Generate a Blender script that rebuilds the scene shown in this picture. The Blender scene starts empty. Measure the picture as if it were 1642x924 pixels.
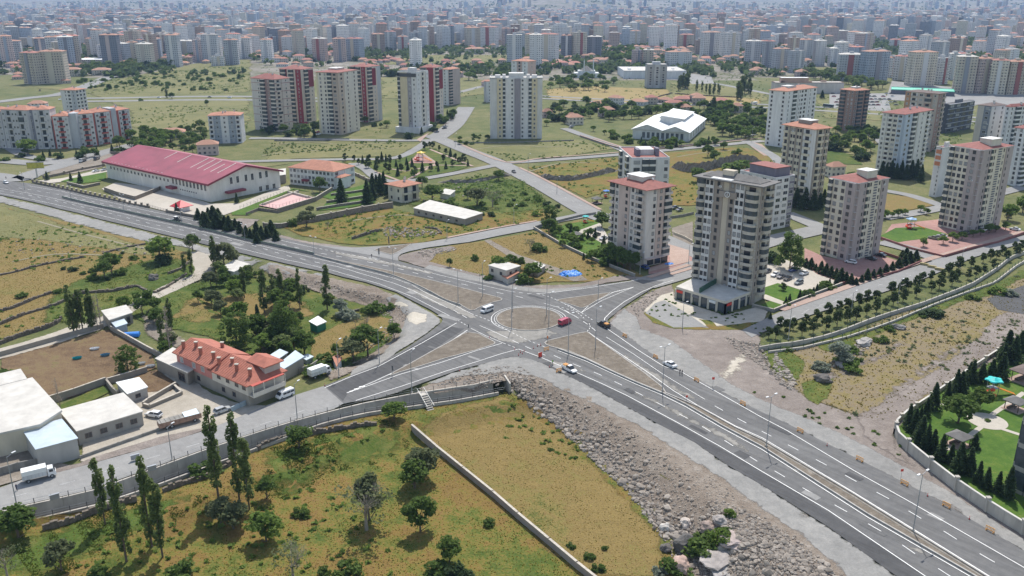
import bpy,bmesh,math,random
import numpy as np
from mathutils import Vector,Matrix,noise
from mathutils.geometry import delaunay_2d_cdt
random.seed(7);RS=np.random.RandomState(7)
scn=bpy.context.scene;COL=scn.collection
R=math.radians
# ------------------------------------------------------------------ camera, sky, sun, exposure
CH=100.0;PITCH=18.7;FP=1380.0
cd=bpy.data.cameras.new('camera');cam=bpy.data.objects.new('camera',cd);COL.objects.link(cam)
cam.location=(0,0,CH);cam.rotation_euler=(R(90-PITCH),0,0)
cd.sensor_width=36;cd.lens=36*FP/1642;cd.clip_start=1;cd.clip_end=60000
scn.camera=cam
SUN_EL,SUN_AZ=56.0,8.0
w=bpy.data.worlds.new('World');scn.world=w;w.use_nodes=True
wn=w.node_tree;bg=wn.nodes['Background']
sky=wn.nodes.new('ShaderNodeTexSky');sky.sky_type='NISHITA';sky.sun_disc=False
sky.sun_elevation=R(SUN_EL);sky.sun_rotation=R(SUN_AZ);sky.altitude=1000
sky.air_density=1.0;sky.dust_density=1.6;sky.ozone_density=1.0
tint=wn.nodes.new('ShaderNodeVectorMath');tint.operation='MULTIPLY';tint.inputs[1].default_value=(1.16,1.0,.82)
wn.links.new(sky.outputs[0],tint.inputs[0]);wn.links.new(tint.outputs[0],bg.inputs[0]);bg.inputs[1].default_value=0.15
sl=bpy.data.lights.new('sun','SUN');sun=bpy.data.objects.new('sun',sl);COL.objects.link(sun)
sl.energy=3.0;sl.angle=R(0.53);sl.color=(1.0,0.955,0.88)
sun.rotation_euler=Vector((math.sin(R(SUN_AZ))*math.cos(R(SUN_EL)),math.cos(R(SUN_AZ))*math.cos(R(SUN_EL)),math.sin(R(SUN_EL)))).to_track_quat('Z','Y').to_euler()
scn.view_settings.view_transform='Standard';scn.view_settings.look='None'
scn.view_settings.exposure=0.76;scn.view_settings.gamma=1.0
scn.cycles.max_bounces=5;scn.cycles.diffuse_bounces=2;scn.cycles.glossy_bounces=2
scn.cycles.transparent_max_bounces=12;scn.cycles.volume_bounces=0;scn.cycles.transmission_bounces=2
# ------------------------------------------------------------------ survey: picture measurements -> ground positions
CT,ST=math.cos(R(PITCH)),math.sin(R(PITCH))
def ray(px,py):
 x=(px-821)/FP;y=-(py-462)/FP
 return x,CT+y*ST,-ST+y*CT
def G(px,py,z=0.0):
 a,b,c=ray(px,py);t=(z-CH)/c
 return a*t,b*t
def pxy(x,y,z=0.0):
 f=y*CT-(z-CH)*ST;u=y*ST+(z-CH)*CT
 return 821+FP*x/f,462-FP*u/f
def topz(x,y,py):
 k=(462-py)/FP
 return CH+y*(k*CT-ST)/(CT+k*ST)
def S(s):
 return[tuple(float(v)for v in p.split(','))for p in s.split()]
def K(x0,y0,s,pts):
 return[(x0+a/s,y0+b/s)for a,b in S(pts)]
ZONES=[]
def inpoly(P,X,Y):
 ins=np.zeros(X.shape,bool);n=len(P)
 for i in range(n):
  x1,y1=P[i];x2,y2=P[(i+1)%n]
  if y1==y2:continue
  c=((y1>Y)!=(y2>Y))&(X<(x2-x1)*(Y-y1)/(y2-y1)+x1)
  ins^=c
 return ins
def pdist(P,X,Y,closed=True):
 d=np.full(X.shape,1e9);n=len(P)
 for i in range(n if closed else n-1):
  x1,y1=P[i];x2,y2=P[(i+1)%n]
  dx,dy=x2-x1,y2-y1;L=dx*dx+dy*dy+1e-9
  t=np.clip(((X-x1)*dx+(Y-y1)*dy)/L,0,1)
  d=np.minimum(d,np.hypot(X-x1-t*dx,Y-y1-t*dy))
 return d
def zone(s,h,blend):
 P=[G(a,b,h)for a,b in S(s)]
 xs=[p[0]for p in P];ys=[p[1]for p in P]
 ZONES.append((P,h,blend,(min(xs)-blend,min(ys)-blend,max(xs)+blend,max(ys)+blend)))
def hills(X,Y):
 D=np.hypot(X,Y)
 h=np.clip((D-5200)/9000,0,1)**1.2*340
 a=np.arctan2(X,Y)
 h=h*(0.75+0.22*np.sin(a*7+1.2)+0.16*np.sin(a*17+0.4)+.1*np.sin(a*41))
 h+=70*np.exp(-((X-300)/420)**2-((Y-6200)/420)**2)
 return h
def ZV(X,Y):
 X=np.asarray(X,float);Y=np.asarray(Y,float)
 z=hills(X,Y)
 for P,h,bl,bb in ZONES:
  m=(X>bb[0])&(X<bb[2])&(Y>bb[1])&(Y<bb[3])
  if not m.any():continue
  x,y=X[m],Y[m]
  ins=inpoly(P,x,y);d=pdist(P,x,y)
  t=np.where(ins,1.0,np.clip(1-d/bl,0,1));t=t*t*(3-2*t)
  zz=z[m];v=h*t
  z[m]=np.where(h<0,np.minimum(zz,v),np.maximum(zz,v))
 return z
def Zs(x,y):return float(ZV([x],[y])[0])
def W(px,py):
 z=0.0
 for i in range(6):
  x,y=G(px,py,z);z2=Zs(x,y)
  if abs(z2-z)<.02:break
  z=.5*z+.5*z2 if i>2 else z2
 return x,y,z
zone('-400,905 0,872 60,842 148,818 228,793 336,752 418,722 509,684 594,664 690,650 760,634 819,626 850,655 880,690 950,770 1010,840 1080,924 1200,1100 -400,1200',-2.2,1.6)
zone('300,860 560,745 700,705 800,680 860,672 900,700 930,730 975,765 1010,800 1045,845 1080,880 1110,915 1200,1000 1300,1200 -100,1200',-4.6,13)
zone('440,447 500,462 540,478 590,490 622,492 640,515 628,548 600,572 570,588 530,592 480,585 440,560 380,520 330,470 350,440 390,430',-2.0,5)
# ------------------------------------------------------------------ materials
def mat(name,col,rough=.85,var=.12,scale=.5,metal=0,spec=None,bump=0,obj=False,stripe=None,streak=0,emit=None):
 """principled material; colour varies with noise of the given scale (1/m)"""
 m=bpy.data.materials.new(name);m.use_nodes=True;nt=m.node_tree;b=nt.nodes['Principled BSDF']
 b.inputs['Roughness'].default_value=rough;b.inputs['Metallic'].default_value=metal
 if spec is not None:b.inputs['Specular IOR Level'].default_value=spec
 if var>0 or bump:
  tc=nt.nodes.new('ShaderNodeTexCoord');nz=nt.nodes.new('ShaderNodeTexNoise')
  nz.inputs['Scale'].default_value=scale;nz.inputs['Detail'].default_value=5;nz.inputs['Roughness'].default_value=.65
  src=tc.outputs['Object']
  if streak:
   mp=nt.nodes.new('ShaderNodeMapping');mp.inputs['Scale'].default_value=(1,1,streak);nt.links.new(src,mp.inputs[0]);src=mp.outputs[0]
  nt.links.new(src,nz.inputs['Vector'])
  mr=nt.nodes.new('ShaderNodeMapRange');mr.inputs['From Min'].default_value=.3;mr.inputs['From Max'].default_value=.7
  mr.inputs['To Min'].default_value=1-var;mr.inputs['To Max'].default_value=1+var
  nt.links.new(nz.outputs[0],mr.inputs[0])
  vm=nt.nodes.new('ShaderNodeVectorMath');vm.operation='SCALE';vm.inputs[0].default_value=col[:3]
  nt.links.new(mr.outputs[0],vm.inputs['Scale']);nt.links.new(vm.outputs[0],b.inputs['Base Color'])
  if bump:
   bn=nt.nodes.new('ShaderNodeBump');bn.inputs['Strength'].default_value=bump;bn.inputs['Distance'].default_value=.1
   nt.links.new(nz.outputs[0],bn.inputs['Height']);nt.links.new(bn.outputs[0],b.inputs['Normal'])
 else:b.inputs['Base Color'].default_value=(*col[:3],1)
 return m
def ground_mat(name,stops,s1=.02,s2=.35,s3=2.2,w2=.35,w3=.3,rough=.95,soft=False,bump=.6,dist=0.3):
 """layered noise mapped through a colour ramp; soft = ragged see-through rim driven by the 'edge' attribute"""
 m=bpy.data.materials.new(name);m.use_nodes=True;nt=m.node_tree;N=nt.nodes.new;L=nt.links.new
 b=nt.nodes['Principled BSDF'];b.inputs['Roughness'].default_value=rough;b.inputs['Specular IOR Level'].default_value=.15
 g=N('ShaderNodeNewGeometry');ns=[]
 for sc,de in((s1,4),(s2,5),(s3,4)):
  n=N('ShaderNodeTexNoise');n.inputs['Scale'].default_value=sc;n.inputs['Detail'].default_value=de;n.inputs['Roughness'].default_value=.62
  n.inputs['Distortion'].default_value=dist
  L(g.outputs['Position'],n.inputs['Vector']);ns.append(n)
 def mul(a,k):
  q=N('ShaderNodeMath');q.operation='MULTIPLY';L(a,q.inputs[0]);q.inputs[1].default_value=k;return q.outputs[0]
 def add(a,c):
  q=N('ShaderNodeMath');q.operation='ADD';L(a,q.inputs[0]);L(c,q.inputs[1]);return q.outputs[0]
 w1=1-w2-w3
 f=add(add(mul(ns[0].outputs[0],w1),mul(ns[1].outputs[0],w2)),mul(ns[2].outputs[0],w3))
 mr=N('ShaderNodeMapRange');mr.inputs['From Min'].default_value=.36;mr.inputs['From Max'].default_value=.64;L(f,mr.inputs[0])
 cr=N('ShaderNodeValToRGB');L(mr.outputs[0],cr.inputs[0])
 while len(cr.color_ramp.elements)<len(stops):cr.color_ramp.elements.new(.5)
 for e,(p,c)in zip(cr.color_ramp.elements,stops):e.position=p;e.color=(*c,1)
 L(cr.outputs[0],b.inputs['Base Color'])
 if bump:
  bn=N('ShaderNodeBump');bn.inputs['Strength'].default_value=bump;bn.inputs['Distance'].default_value=.35
  L(add(ns[2].outputs[0],ns[1].outputs[0]),bn.inputs['Height']);L(bn.outputs[0],b.inputs['Normal'])
 if soft:
  at=N('ShaderNodeAttribute');at.attribute_name='edge'
  e=add(at.outputs['Fac'],mul(ns[1].outputs[0],1.2))
  r2=N('ShaderNodeMapRange');r2.inputs['From Min'].default_value=.72;r2.inputs['From Max'].default_value=1.0;L(e,r2.inputs[0])
  tr=N('ShaderNodeBsdfTransparent');mx=N('ShaderNodeMixShader');L(r2.outputs[0],mx.inputs[0]);L(tr.outputs[0],mx.inputs[1]);L(b.outputs[0],mx.inputs[2])
  L(mx.outputs[0],nt.nodes['Material Output'].inputs[0])
 return m
GREEN=(.062,.085,.022);GREEN2=(.095,.115,.03);DRY=(.24,.175,.062);BROWN=(.16,.105,.05);YEL=(.27,.215,.07);EARTH=(.22,.18,.14)
M={}
M['land']=ground_mat('land',[(0,(.06,.085,.028)),(.35,(.105,.122,.045)),(.62,(.15,.15,.062)),(1,(.215,.185,.1))],s1=.006,s2=.08,s3=.9)
M['meadow']=ground_mat('meadow',[(0,(.05,.085,.016)),(.25,(.09,.115,.024)),(.45,(.155,.14,.034)),(.62,(.2,.135,.042)),(.8,(.155,.1,.036)),(1,(.26,.2,.055))],s1=.04,s2=.22,s3=1.8,soft=True)
M['dryfield']=ground_mat('dryfield',[(0,(.085,.105,.026)),(.2,(.14,.125,.038)),(.38,(.22,.175,.06)),(.52,(.165,.115,.045)),(.66,(.24,.18,.065)),(.82,(.18,.125,.05)),(1,(.28,.23,.08))],s1=.035,s2=.25,s3=2.2,w2=.35,w3=.35,soft=True)
M['wastegrass']=ground_mat('wastegrass',[(0,(.1,.11,.035)),(.25,(.17,.145,.06)),(.45,(.23,.18,.08)),(.6,(.2,.17,.13)),(.75,(.21,.155,.07)),(1,(.29,.26,.21))],s1=.045,s2=.3,s3=2.2,w2=.4,w3=.3,soft=True)
M['greenfield']=ground_mat('greenfield',[(0,(.04,.075,.014)),(.4,(.065,.1,.02)),(.7,(.115,.13,.032)),(1,(.2,.16,.05))],s1=.03,s2=.25,s3=1.8,soft=True)
M['softgreen']=ground_mat('softgreen',[(0,(.045,.08,.014)),(.4,(.07,.11,.02)),(.7,(.11,.13,.03)),(1,(.17,.15,.045))],s1=.05,s2=.25,s3=1.8,soft=True)
M['yellowfield']=ground_mat('yellowfield',[(0,(.17,.16,.055)),(.4,(.27,.21,.09)),(1,(.33,.25,.12))],s1=.01,s2=.08,s3=.8,soft=True)
M['palefield']=ground_mat('palefield',[(0,(.1,.115,.045)),(.5,(.17,.165,.07)),(1,(.22,.195,.09))],s1=.01,s2=.08,s3=.8,soft=True)
M['lawn']=ground_mat('lawn',[(0,(.045,.095,.016)),(.5,(.07,.135,.022)),(.8,(.11,.155,.03)),(1,(.17,.18,.05))],s1=.06,s2=.5,s3=3,bump=.2)
M['earth']=ground_mat('earth',[(0,(.16,.135,.11)),(.5,(.23,.2,.165)),(1,(.31,.275,.235))],s1=.04,s2=.35,s3=2,soft=True)
M['redearth']=ground_mat('redearth',[(0,(.15,.125,.11)),(.45,(.215,.185,.165)),(.8,(.27,.235,.21)),(1,(.36,.325,.29))],s1=.05,s2=.3,s3=2,soft=True)
M['brownsoil']=ground_mat('brownsoil',[(0,(.09,.06,.035)),(.4,(.15,.1,.06)),(.7,(.19,.135,.075)),(1,(.12,.13,.04))],s1=.05,s2=.4,s3=2,soft=True)
M['islandsoil']=ground_mat('islandsoil',[(0,(.12,.1,.08)),(.5,(.175,.15,.12)),(.8,(.22,.19,.155)),(1,(.33,.295,.25))],s1=.12,s2=.6,s3=3,w2=.45)
M['slope']=ground_mat('slope',[(0,(.15,.12,.095)),(.4,(.225,.185,.15)),(.7,(.28,.24,.2)),(1,(.38,.34,.3))],s1=.05,s2=.5,s3=3,soft=True,bump=1)
M['gravel']=ground_mat('gravel',[(0,(.19,.188,.18)),(.5,(.25,.246,.235)),(1,(.34,.33,.31))],s1=.05,s2=.5,s3=3,soft=True,bump=.2)
M['sand']=ground_mat('sand',[(0,(.36,.33,.27)),(.5,(.46,.42,.35)),(1,(.55,.51,.44))],s1=.05,s2=.5,s3=3,soft=True,bump=.2)
M['dustroad']=ground_mat('dustroad',[(0,(.3,.27,.22)),(.5,(.38,.345,.29)),(1,(.47,.43,.37))],s1=.05,s2=.4,s3=2.5,soft=True,bump=.2)
M['citysoil']=ground_mat('citysoil',[(0,(.06,.08,.035)),(.3,(.13,.13,.075)),(.55,(.22,.2,.17)),(1,(.33,.3,.27))],s1=.004,s2=.03,s3=.2,bump=0)
def asphalt(name,a,b2,soft=False,streak=(.94,1.06)):
 m=ground_mat(name,[(0,a),(.5,tuple((x+y)/2 for x,y in zip(a,b2))),(1,b2)],s1=.06,s2=.6,s3=6,bump=.1,rough=.9,soft=soft)
 nt=m.node_tree;N=nt.nodes.new;L=nt.links.new;g=N('ShaderNodeNewGeometry');r_=N('ShaderNodeVectorRotate');r_.rotation_type='Z_AXIS';r_.inputs['Angle'].default_value=R(50);L(g.outputs['Position'],r_.inputs['Vector'])
 mp=N('ShaderNodeMapping');mp.inputs['Scale'].default_value=(.035,.75,1);L(r_.outputs[0],mp.inputs[0]);nz=N('ShaderNodeTexNoise');nz.inputs['Scale'].default_value=1;nz.inputs['Detail'].default_value=6;nz.inputs['Roughness'].default_value=.7;L(mp.outputs[0],nz.inputs[0])
 mr=N('ShaderNodeMapRange');mr.inputs[1].default_value=.3;mr.inputs[2].default_value=.7;mr.inputs[3].default_value=streak[0];mr.inputs[4].default_value=streak[1];L(nz.outputs[0],mr.inputs[0])
 p=nt.nodes['Principled BSDF'].inputs['Base Color'];s_=p.links[0].from_socket;v=N('ShaderNodeVectorMath');v.operation='SCALE';L(s_,v.inputs[0]);L(mr.outputs[0],v.inputs['Scale']);L(v.outputs[0],p)
 return m
M['asphalt']=asphalt('asphalt',(.11,.11,.111),(.17,.169,.166),streak=(.78,1.22))
M['darkasphalt']=asphalt('darkasphalt',(.068,.069,.072),(.105,.105,.106),streak=(.78,1.22))
M['oldasphalt']=asphalt('oldasphalt',(.215,.213,.208),(.31,.307,.298))
M['street']=asphalt('street',(.205,.204,.2),(.285,.283,.275))
M['paving']=ground_mat('paving',[(0,(.38,.35,.3)),(1,(.5,.46,.4))],s1=.05,s2=.5,s3=2,bump=.1)
M['redpaving']=ground_mat('redpaving',[(0,(.27,.15,.13)),(1,(.4,.25,.22))],s1=.05,s2=.5,s3=2,bump=.1)
M['walk']=ground_mat('walk',[(0,(.31,.22,.18)),(1,(.43,.33,.28))],s1=.05,s2=.5,s3=2,bump=.1)
M['dustroad2']=ground_mat('dustroad2',[(0,(.2,.185,.12)),(1,(.3,.27,.2))],s1=.1,s2=.5,s3=2,bump=0)
M['duststain']=ground_mat('duststain',[(0,(.17,.165,.155)),(.5,(.24,.23,.21)),(1,(.33,.315,.29))],s1=.05,s2=.35,s3=2,bump=0,soft=True)
M['line']=mat('line',(.78,.78,.76),.6,.12,1.5)
M['oldline']=mat('oldline',(.5,.5,.49),.7,.25,2)
M['kerb']=mat('kerb',(.36,.345,.32),.9,.2,.6)
M['redkerb']=mat('redkerb',(.42,.2,.16),.9,.2,.6)
M['concrete']=mat('concrete',(.4,.375,.335),.9,.25,.35,streak=.3,bump=.2)
M['darkconc']=mat('darkconc',(.25,.24,.22),.95,.3,.6,streak=.3)
M['metal']=mat('metal',(.33,.35,.37),.45,.05,1,metal=.4)
M['darkmetal']=mat('darkmetal',(.06,.065,.07),.5,0)
M['lamphead']=mat('lamphead',(.72,.73,.74),.4,0)
M['black']=mat('black',(.02,.02,.022),.6,0)
M['rubber']=mat('rubber',(.025,.025,.027),.85,0)
M['greenmesh']=mat('greenmesh',(.03,.09,.06),.7,.2,1)
M['orange']=mat('orange',(.75,.22,.04),.6,.1,3)
M['barrier']=mat('barrier',(.72,.36,.1),.6,.1,3)
M['redplastic']=mat('redplastic',(.62,.05,.03),.5,0)
M['blue']=mat('blue',(.02,.2,.62),.5,.2,.8)
M['bark']=mat('bark',(.13,.1,.075),.95,.3,3)
M['palebark']=mat('palebark',(.3,.26,.22),.95,.3,3)
M['skin']=mat('skin',(.45,.27,.19),.6,0)
M['stone']=mat('stone',(.22,.185,.15),.95,.4,1.3,bump=.5)
M['stonecap']=mat('stonecap',(.45,.41,.35),.9,.25,1)
M['ditch']=mat('ditch',(.13,.12,.1),.95,.3,1)
def leafmat(name,c1,c2):
 m=bpy.data.materials.new(name);m.use_nodes=True;nt=m.node_tree;N=nt.nodes.new;L=nt.links.new
 b=nt.nodes['Principled BSDF'];b.inputs['Roughness'].default_value=.75;b.inputs['Specular IOR Level'].default_value=.2
 g=N('ShaderNodeNewGeometry');oi=N('ShaderNodeObjectInfo');ad=N('ShaderNodeMath');ad.operation='MULTIPLY_ADD'
 L(oi.outputs['Random'],ad.inputs[0]);ad.inputs[1].default_value=.35
 q=N('ShaderNodeMath');q.operation='MULTIPLY';L(g.outputs['Random Per Island'],q.inputs[0]);q.inputs[1].default_value=.65
 L(q.outputs[0],ad.inputs[2])
 mx=N('ShaderNodeMix');mx.data_type='RGBA';L(ad.outputs[0],mx.inputs[0]);mx.inputs[6].default_value=(*c1,1);mx.inputs[7].default_value=(*c2,1)
 L(mx.outputs[2],b.inputs['Base Color'])
 tl=N('ShaderNodeBsdfTranslucent');L(mx.outputs[2],tl.inputs[0]);ms=N('ShaderNodeMixShader');ms.inputs[0].default_value=.5
 L(b.outputs[0],ms.inputs[1]);L(tl.outputs[0],ms.inputs[2]);L(ms.outputs[0],nt.nodes['Material Output'].inputs[0])
 return m
M['leaf']=leafmat('leaf',(.075,.13,.03),(.165,.235,.06))
M['leafpop']=leafmat('leafpop',(.1,.15,.045),(.23,.28,.1))
M['leafdark']=leafmat('leafdark',(.045,.08,.034),(.1,.145,.06))
M['leafpine']=leafmat('leafpine',(.055,.09,.032),(.12,.155,.06))
M['leaflight']=leafmat('leaflight',(0.1,0.17,0.03),(0.21,0.29,0.07))
M['leafsilver']=leafmat('leafsilver',(.2,.23,.17),(.36,.4,.32))
M['leafolive']=leafmat('leafolive',(0.11,0.14,0.065),(0.21,0.23,0.12))
M['leafred']=leafmat('leafred',(.08,.03,.03),(.16,.06,.05))
M['twig']=leafmat('twig',(.18,.15,.12),(.32,.28,.24))
M['tuft']=leafmat('tuft',(.12,.125,.025),(.3,.22,.06))
M['tuftgreen']=leafmat('tuftgreen',(.07,.115,.02),(.14,.17,.035))
M['rock']=leafmat('rock',(.36,.315,.27),(.7,.64,.57))
M['farleaf']=leafmat('farleaf',(.06,.095,.035),(.12,.16,.06))
# ------------------------------------------------------------------ mesh helpers
class MB:
 def __init__(s):s.v=[];s.f=[];s.m=[];s.uv=None
 def quad(s,a,b,c,d,m=0):
  i=len(s.v);s.v+=[a,b,c,d];s.f.append((i,i+1,i+2,i+3));s.m.append(m)
 def tri(s,a,b,c,m=0):
  i=len(s.v);s.v+=[a,b,c];s.f.append((i,i+1,i+2));s.m.append(m)
 def prism(s,P,z0,z1,m=0,mt=None,bottom=False,top=True):
  n=len(P);i=len(s.v);zz0=z0 if isinstance(z0,(list,tuple))else[z0]*n;zz1=z1 if isinstance(z1,(list,tuple))else[z1]*n
  s.v+=[(p[0],p[1],z)for p,z in zip(P,zz0)]+[(p[0],p[1],z)for p,z in zip(P,zz1)]
  for k in range(n):
   j=(k+1)%n;s.f.append((i+k,i+j,i+n+j,i+n+k));s.m.append(m)
  if top:s.f.append(tuple(i+n+k for k in range(n)));s.m.append(m if mt is None else mt)
  if bottom:s.f.append(tuple(i+n-1-k for k in range(n)));s.m.append(m)
 def box(s,x0,y0,z0,x1,y1,z1,m=0,mt=None,bottom=False):
  s.prism([(x0,y0),(x1,y0),(x1,y1),(x0,y1)],z0,z1,m,mt,bottom)
 def bar(s,a,b,w,z0,z1,m=0,ext=0):
  """upright slab of width w along the ground line a-b"""
  dx,dy=b[0]-a[0],b[1]-a[1];L=math.hypot(dx,dy)or 1;dx/=L;dy/=L;nx,ny=-dy*w/2,dx*w/2
  ax,ay,bx,by=a[0]-dx*ext,a[1]-dy*ext,b[0]+dx*ext,b[1]+dy*ext
  za=z0 if not isinstance(z0,tuple)else z0;
  A0,B0=z0 if isinstance(z0,tuple)else(z0,z0);A1,B1=z1 if isinstance(z1,tuple)else(z1,z1)
  s.prism([(ax-nx,ay-ny),(bx-nx,by-ny),(bx+nx,by+ny),(ax+nx,ay+ny)],[A0,B0,B0,A0],[A1,B1,B1,A1],m)
 def tube(s,a,b,r0,r1=None,n=6,m=0,cap=True):
  r1=r0 if r1 is None else r1;a=Vector(a);b=Vector(b);d=(b-a)
  if d.length<1e-6:return
  d.normalize();u=d.orthogonal().normalized();v=d.cross(u);i=len(s.v)
  for c,r in((a,r0),(b,r1)):
   for k in range(n):
    t=2*math.pi*k/n;q=c+u*math.cos(t)*r+v*math.sin(t)*r;s.v.append(tuple(q))
  for k in range(n):
   j=(k+1)%n;s.f.append((i+k,i+j,i+n+j,i+n+k));s.m.append(m)
  if cap:s.f.append(tuple(i+n+k for k in range(n)));s.m.append(m);s.f.append(tuple(i+n-1-k for k in range(n)));s.m.append(m)
 def hip(s,x0,y0,x1,y1,z,h,m=0,over=0,me=None):
  x0-=over;y0-=over;x1+=over;y1+=over;me=m if me is None else me
  w,d=x1-x0,y1-y0
  if w>=d:r0,r1=(x0+d/2,(y0+y1)/2,z+h),(x1-d/2,(y0+y1)/2,z+h)
  else:r0,r1=((x0+x1)/2,y0+w/2,z+h),((x0+x1)/2,y1-w/2,z+h)
  A,B,C,D=(x0,y0,z),(x1,y0,z),(x1,y1,z),(x0,y1,z)
  if w>=d:s.quad(A,B,r1,r0,m);s.tri(B,C,r1,m);s.quad(C,D,r0,r1,m);s.tri(D,A,r0,m)
  else:s.tri(A,B,r0,m);s.quad(B,C,r1,r0,m);s.tri(C,D,r1,m);s.quad(D,A,r0,r1,m)
  s.box(x0,y0,z-.22,x1,y1,z,me,me,True)
 def mesh(s,name,mats):
  me=bpy.data.meshes.new(name);me.from_pydata(s.v,[],s.f)
  for k in mats:me.materials.append(M[k]if isinstance(k,str)else k)
  if any(s.m):me.polygons.foreach_set('material_index',s.m)
  me.update();return me
 def build(s,name,mats,parent=None,smooth=False,loc=None):
  if not isinstance(mats,list):mats=[mats]
  me=s.mesh(name,mats)
  if smooth:me.polygons.foreach_set('use_smooth',[True]*len(me.polygons))
  return link(name,me,parent,loc)
def link(name,data,parent=None,loc=None,rz=0,sc=None):
 o=bpy.data.objects.new(name,data);COL.objects.link(o)
 if parent is not None:o.parent=parent
 if loc is not None:o.location=loc
 if rz:o.rotation_euler=(0,0,rz)
 if sc is not None:o.scale=sc if hasattr(sc,'__len__')else(sc,sc,sc)
 return o
def tag(o,label=None,cat=None,group=None,kind=None):
 if label:o['label']=label
 if cat:o['category']=cat
 if group:o['group']=group
 if kind:o['kind']=kind
 return o
def thing(name,label,cat,loc=(0,0,0),rz=0,group=None):
 return tag(link(name,None,None,loc,rz),label,cat,group)
def copy_tree(o,parent=None,**kw):
 c=o.copy();COL.objects.link(c)
 if parent is not None:c.parent=parent
 for ch in o.children:copy_tree(ch,c)
 return c
# ------------------------------------------------------------------ ground sheets
def smoothline(P,n=6,closed=False):
 """Catmull-Rom through points"""
 P=[tuple(p)for p in P];out=[]
 m=len(P);rng=range(m if closed else m-1)
 for i in rng:
  g=(lambda k:P[k%m])if closed else(lambda k:P[min(max(k,0),m-1)])
  p0,p1,p2,p3=g(i-1),g(i),g(i+1),g(i+2)
  for k in range(n):
   t=k/n
   out.append(tuple(.5*((2*b)+(c-a)*t+(2*a-5*b+4*c-d)*t*t+(-a+3*b-3*c+d)*t**3)for a,b,c,d in zip(p0,p1,p2,p3)))
 if not closed:out.append(P[-1])
 return out
def ragged(P,step,amp,seed=0):
 out=[]
 n=len(P)
 for i in range(n):
  a,b=P[i],P[(i+1)%n];L=math.dist(a[:2],b[:2]);k=max(1,int(L/step))
  for j in range(k):
   t=j/k;x,y=a[0]+(b[0]-a[0])*t,a[1]+(b[1]-a[1])*t
   v=noise.noise_vector(Vector((x/step/2.5,y/step/2.5,seed)))
   out.append((x+v.x*amp,y+v.y*amp))
 return out
def px2w(s,z=None):
 pts=S(s)if isinstance(s,str)else s
 return[W(a,b)[:2]if z is None else G(a,b,z)for a,b in pts]
LEVEL={};NLEV={}
def bump_level(l):
 k=round(l,3);NLEV[k]=NLEV.get(k,0)+1;return l+.0017*(NLEV[k]-1)
def sheet(name,P,m,lift,soft=0,rag=None,smooth=0,grid=None,kind='structure'):
 """flat-lying patch of ground: polygon P in metres, draped over the terrain, lifted a few centimetres"""
 if smooth:P=smoothline(P,smooth,True)
 if rag:P=ragged(P,rag[0],rag[1],len(LEVEL))
 LEVEL[name+str(len(LEVEL))]=1;lift=bump_level(lift)
 xs=[p[0]for p in P];ys=[p[1]for p in P];x0,x1,y0,y1=min(xs),max(xs),min(ys),max(ys)
 V=[Vector(p[:2])for p in P];n=len(V)
 if grid is None and soft:grid=max(soft*.5,math.sqrt((x1-x0)*(y1-y0))/45)
 if grid:
  gx,gy=np.meshgrid(np.arange(x0,x1,grid),np.arange(y0,y1,grid));gx=gx.ravel()+RS.uniform(-.2,.2,gx.size)*grid;gy=gy.ravel()+RS.uniform(-.2,.2,gy.size)*grid
  ok=inpoly(P,gx,gy)&(pdist(P,gx,gy)>grid*.4)
  V+=[Vector((a,b))for a,b in zip(gx[ok],gy[ok])]
 r=delaunay_2d_cdt(V,[],[list(range(n))],1,1e-4)
 vs,fs=r[0],r[2]
 X=np.array([v.x for v in vs]);Y=np.array([v.y for v in vs]);Zz=ZV(X,Y)+lift
 me=bpy.data.meshes.new(name);me.from_pydata(list(zip(X.tolist(),Y.tolist(),Zz.tolist())),[],[tuple(f)for f in fs])
 me.materials.append(M[m])
 if soft:
  e=np.clip(pdist(P,X,Y)/soft,0,1);a=me.attributes.new('edge','FLOAT','POINT');a.data.foreach_set('value',e.astype(np.float32))
 me.update()
 return tag(link(name,me),kind=kind)
def ribbon(name,C,w,m,lift,kind='structure',parent=None,z=None):
 """strip of width w (number or (left,right) offsets) along centreline C"""
 b=MB();n=len(C);L=[];Rr=[]
 o0,o1=w if isinstance(w,tuple)else(w/2,-w/2)
 for i in range(n):
  a=C[max(i-1,0)];c=C[min(i+1,n-1)];dx,dy=c[0]-a[0],c[1]-a[1];l=math.hypot(dx,dy)or 1;nx,ny=-dy/l,dx/l
  L.append((C[i][0]+nx*o0,C[i][1]+ny*o0));Rr.append((C[i][0]+nx*o1,C[i][1]+ny*o1))
 lift=bump_level(lift)
 zl=ZV([p[0]for p in L],[p[1]for p in L])+lift;zr=ZV([p[0]for p in Rr],[p[1]for p in Rr])+lift
 b.v=[(p[0],p[1],float(zz))for p,zz in zip(L,zl)]+[(p[0],p[1],float(zz))for p,zz in zip(Rr,zr)]
 b.f=[(n+i,n+i+1,i+1,i)for i in range(n-1)];b.m=[0]*len(b.f)
 o=b.build(name,m,parent)
 return tag(o,kind=kind)if parent is None else o
def resample(C,step):
 out=[];acc=0;d=[0]
 for a,b in zip(C,C[1:]):d.append(d[-1]+math.dist(a[:2],b[:2]))
 T=d[-1];n=int(T/step);j=0
 for i in range(n+1):
  t=i*step
  while j<len(d)-2 and d[j+1]<t:j+=1
  u=(t-d[j])/max(d[j+1]-d[j],1e-6);out.append((C[j][0]+(C[j+1][0]-C[j][0])*u,C[j][1]+(C[j+1][1]-C[j][1])*u))
 return out
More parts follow.
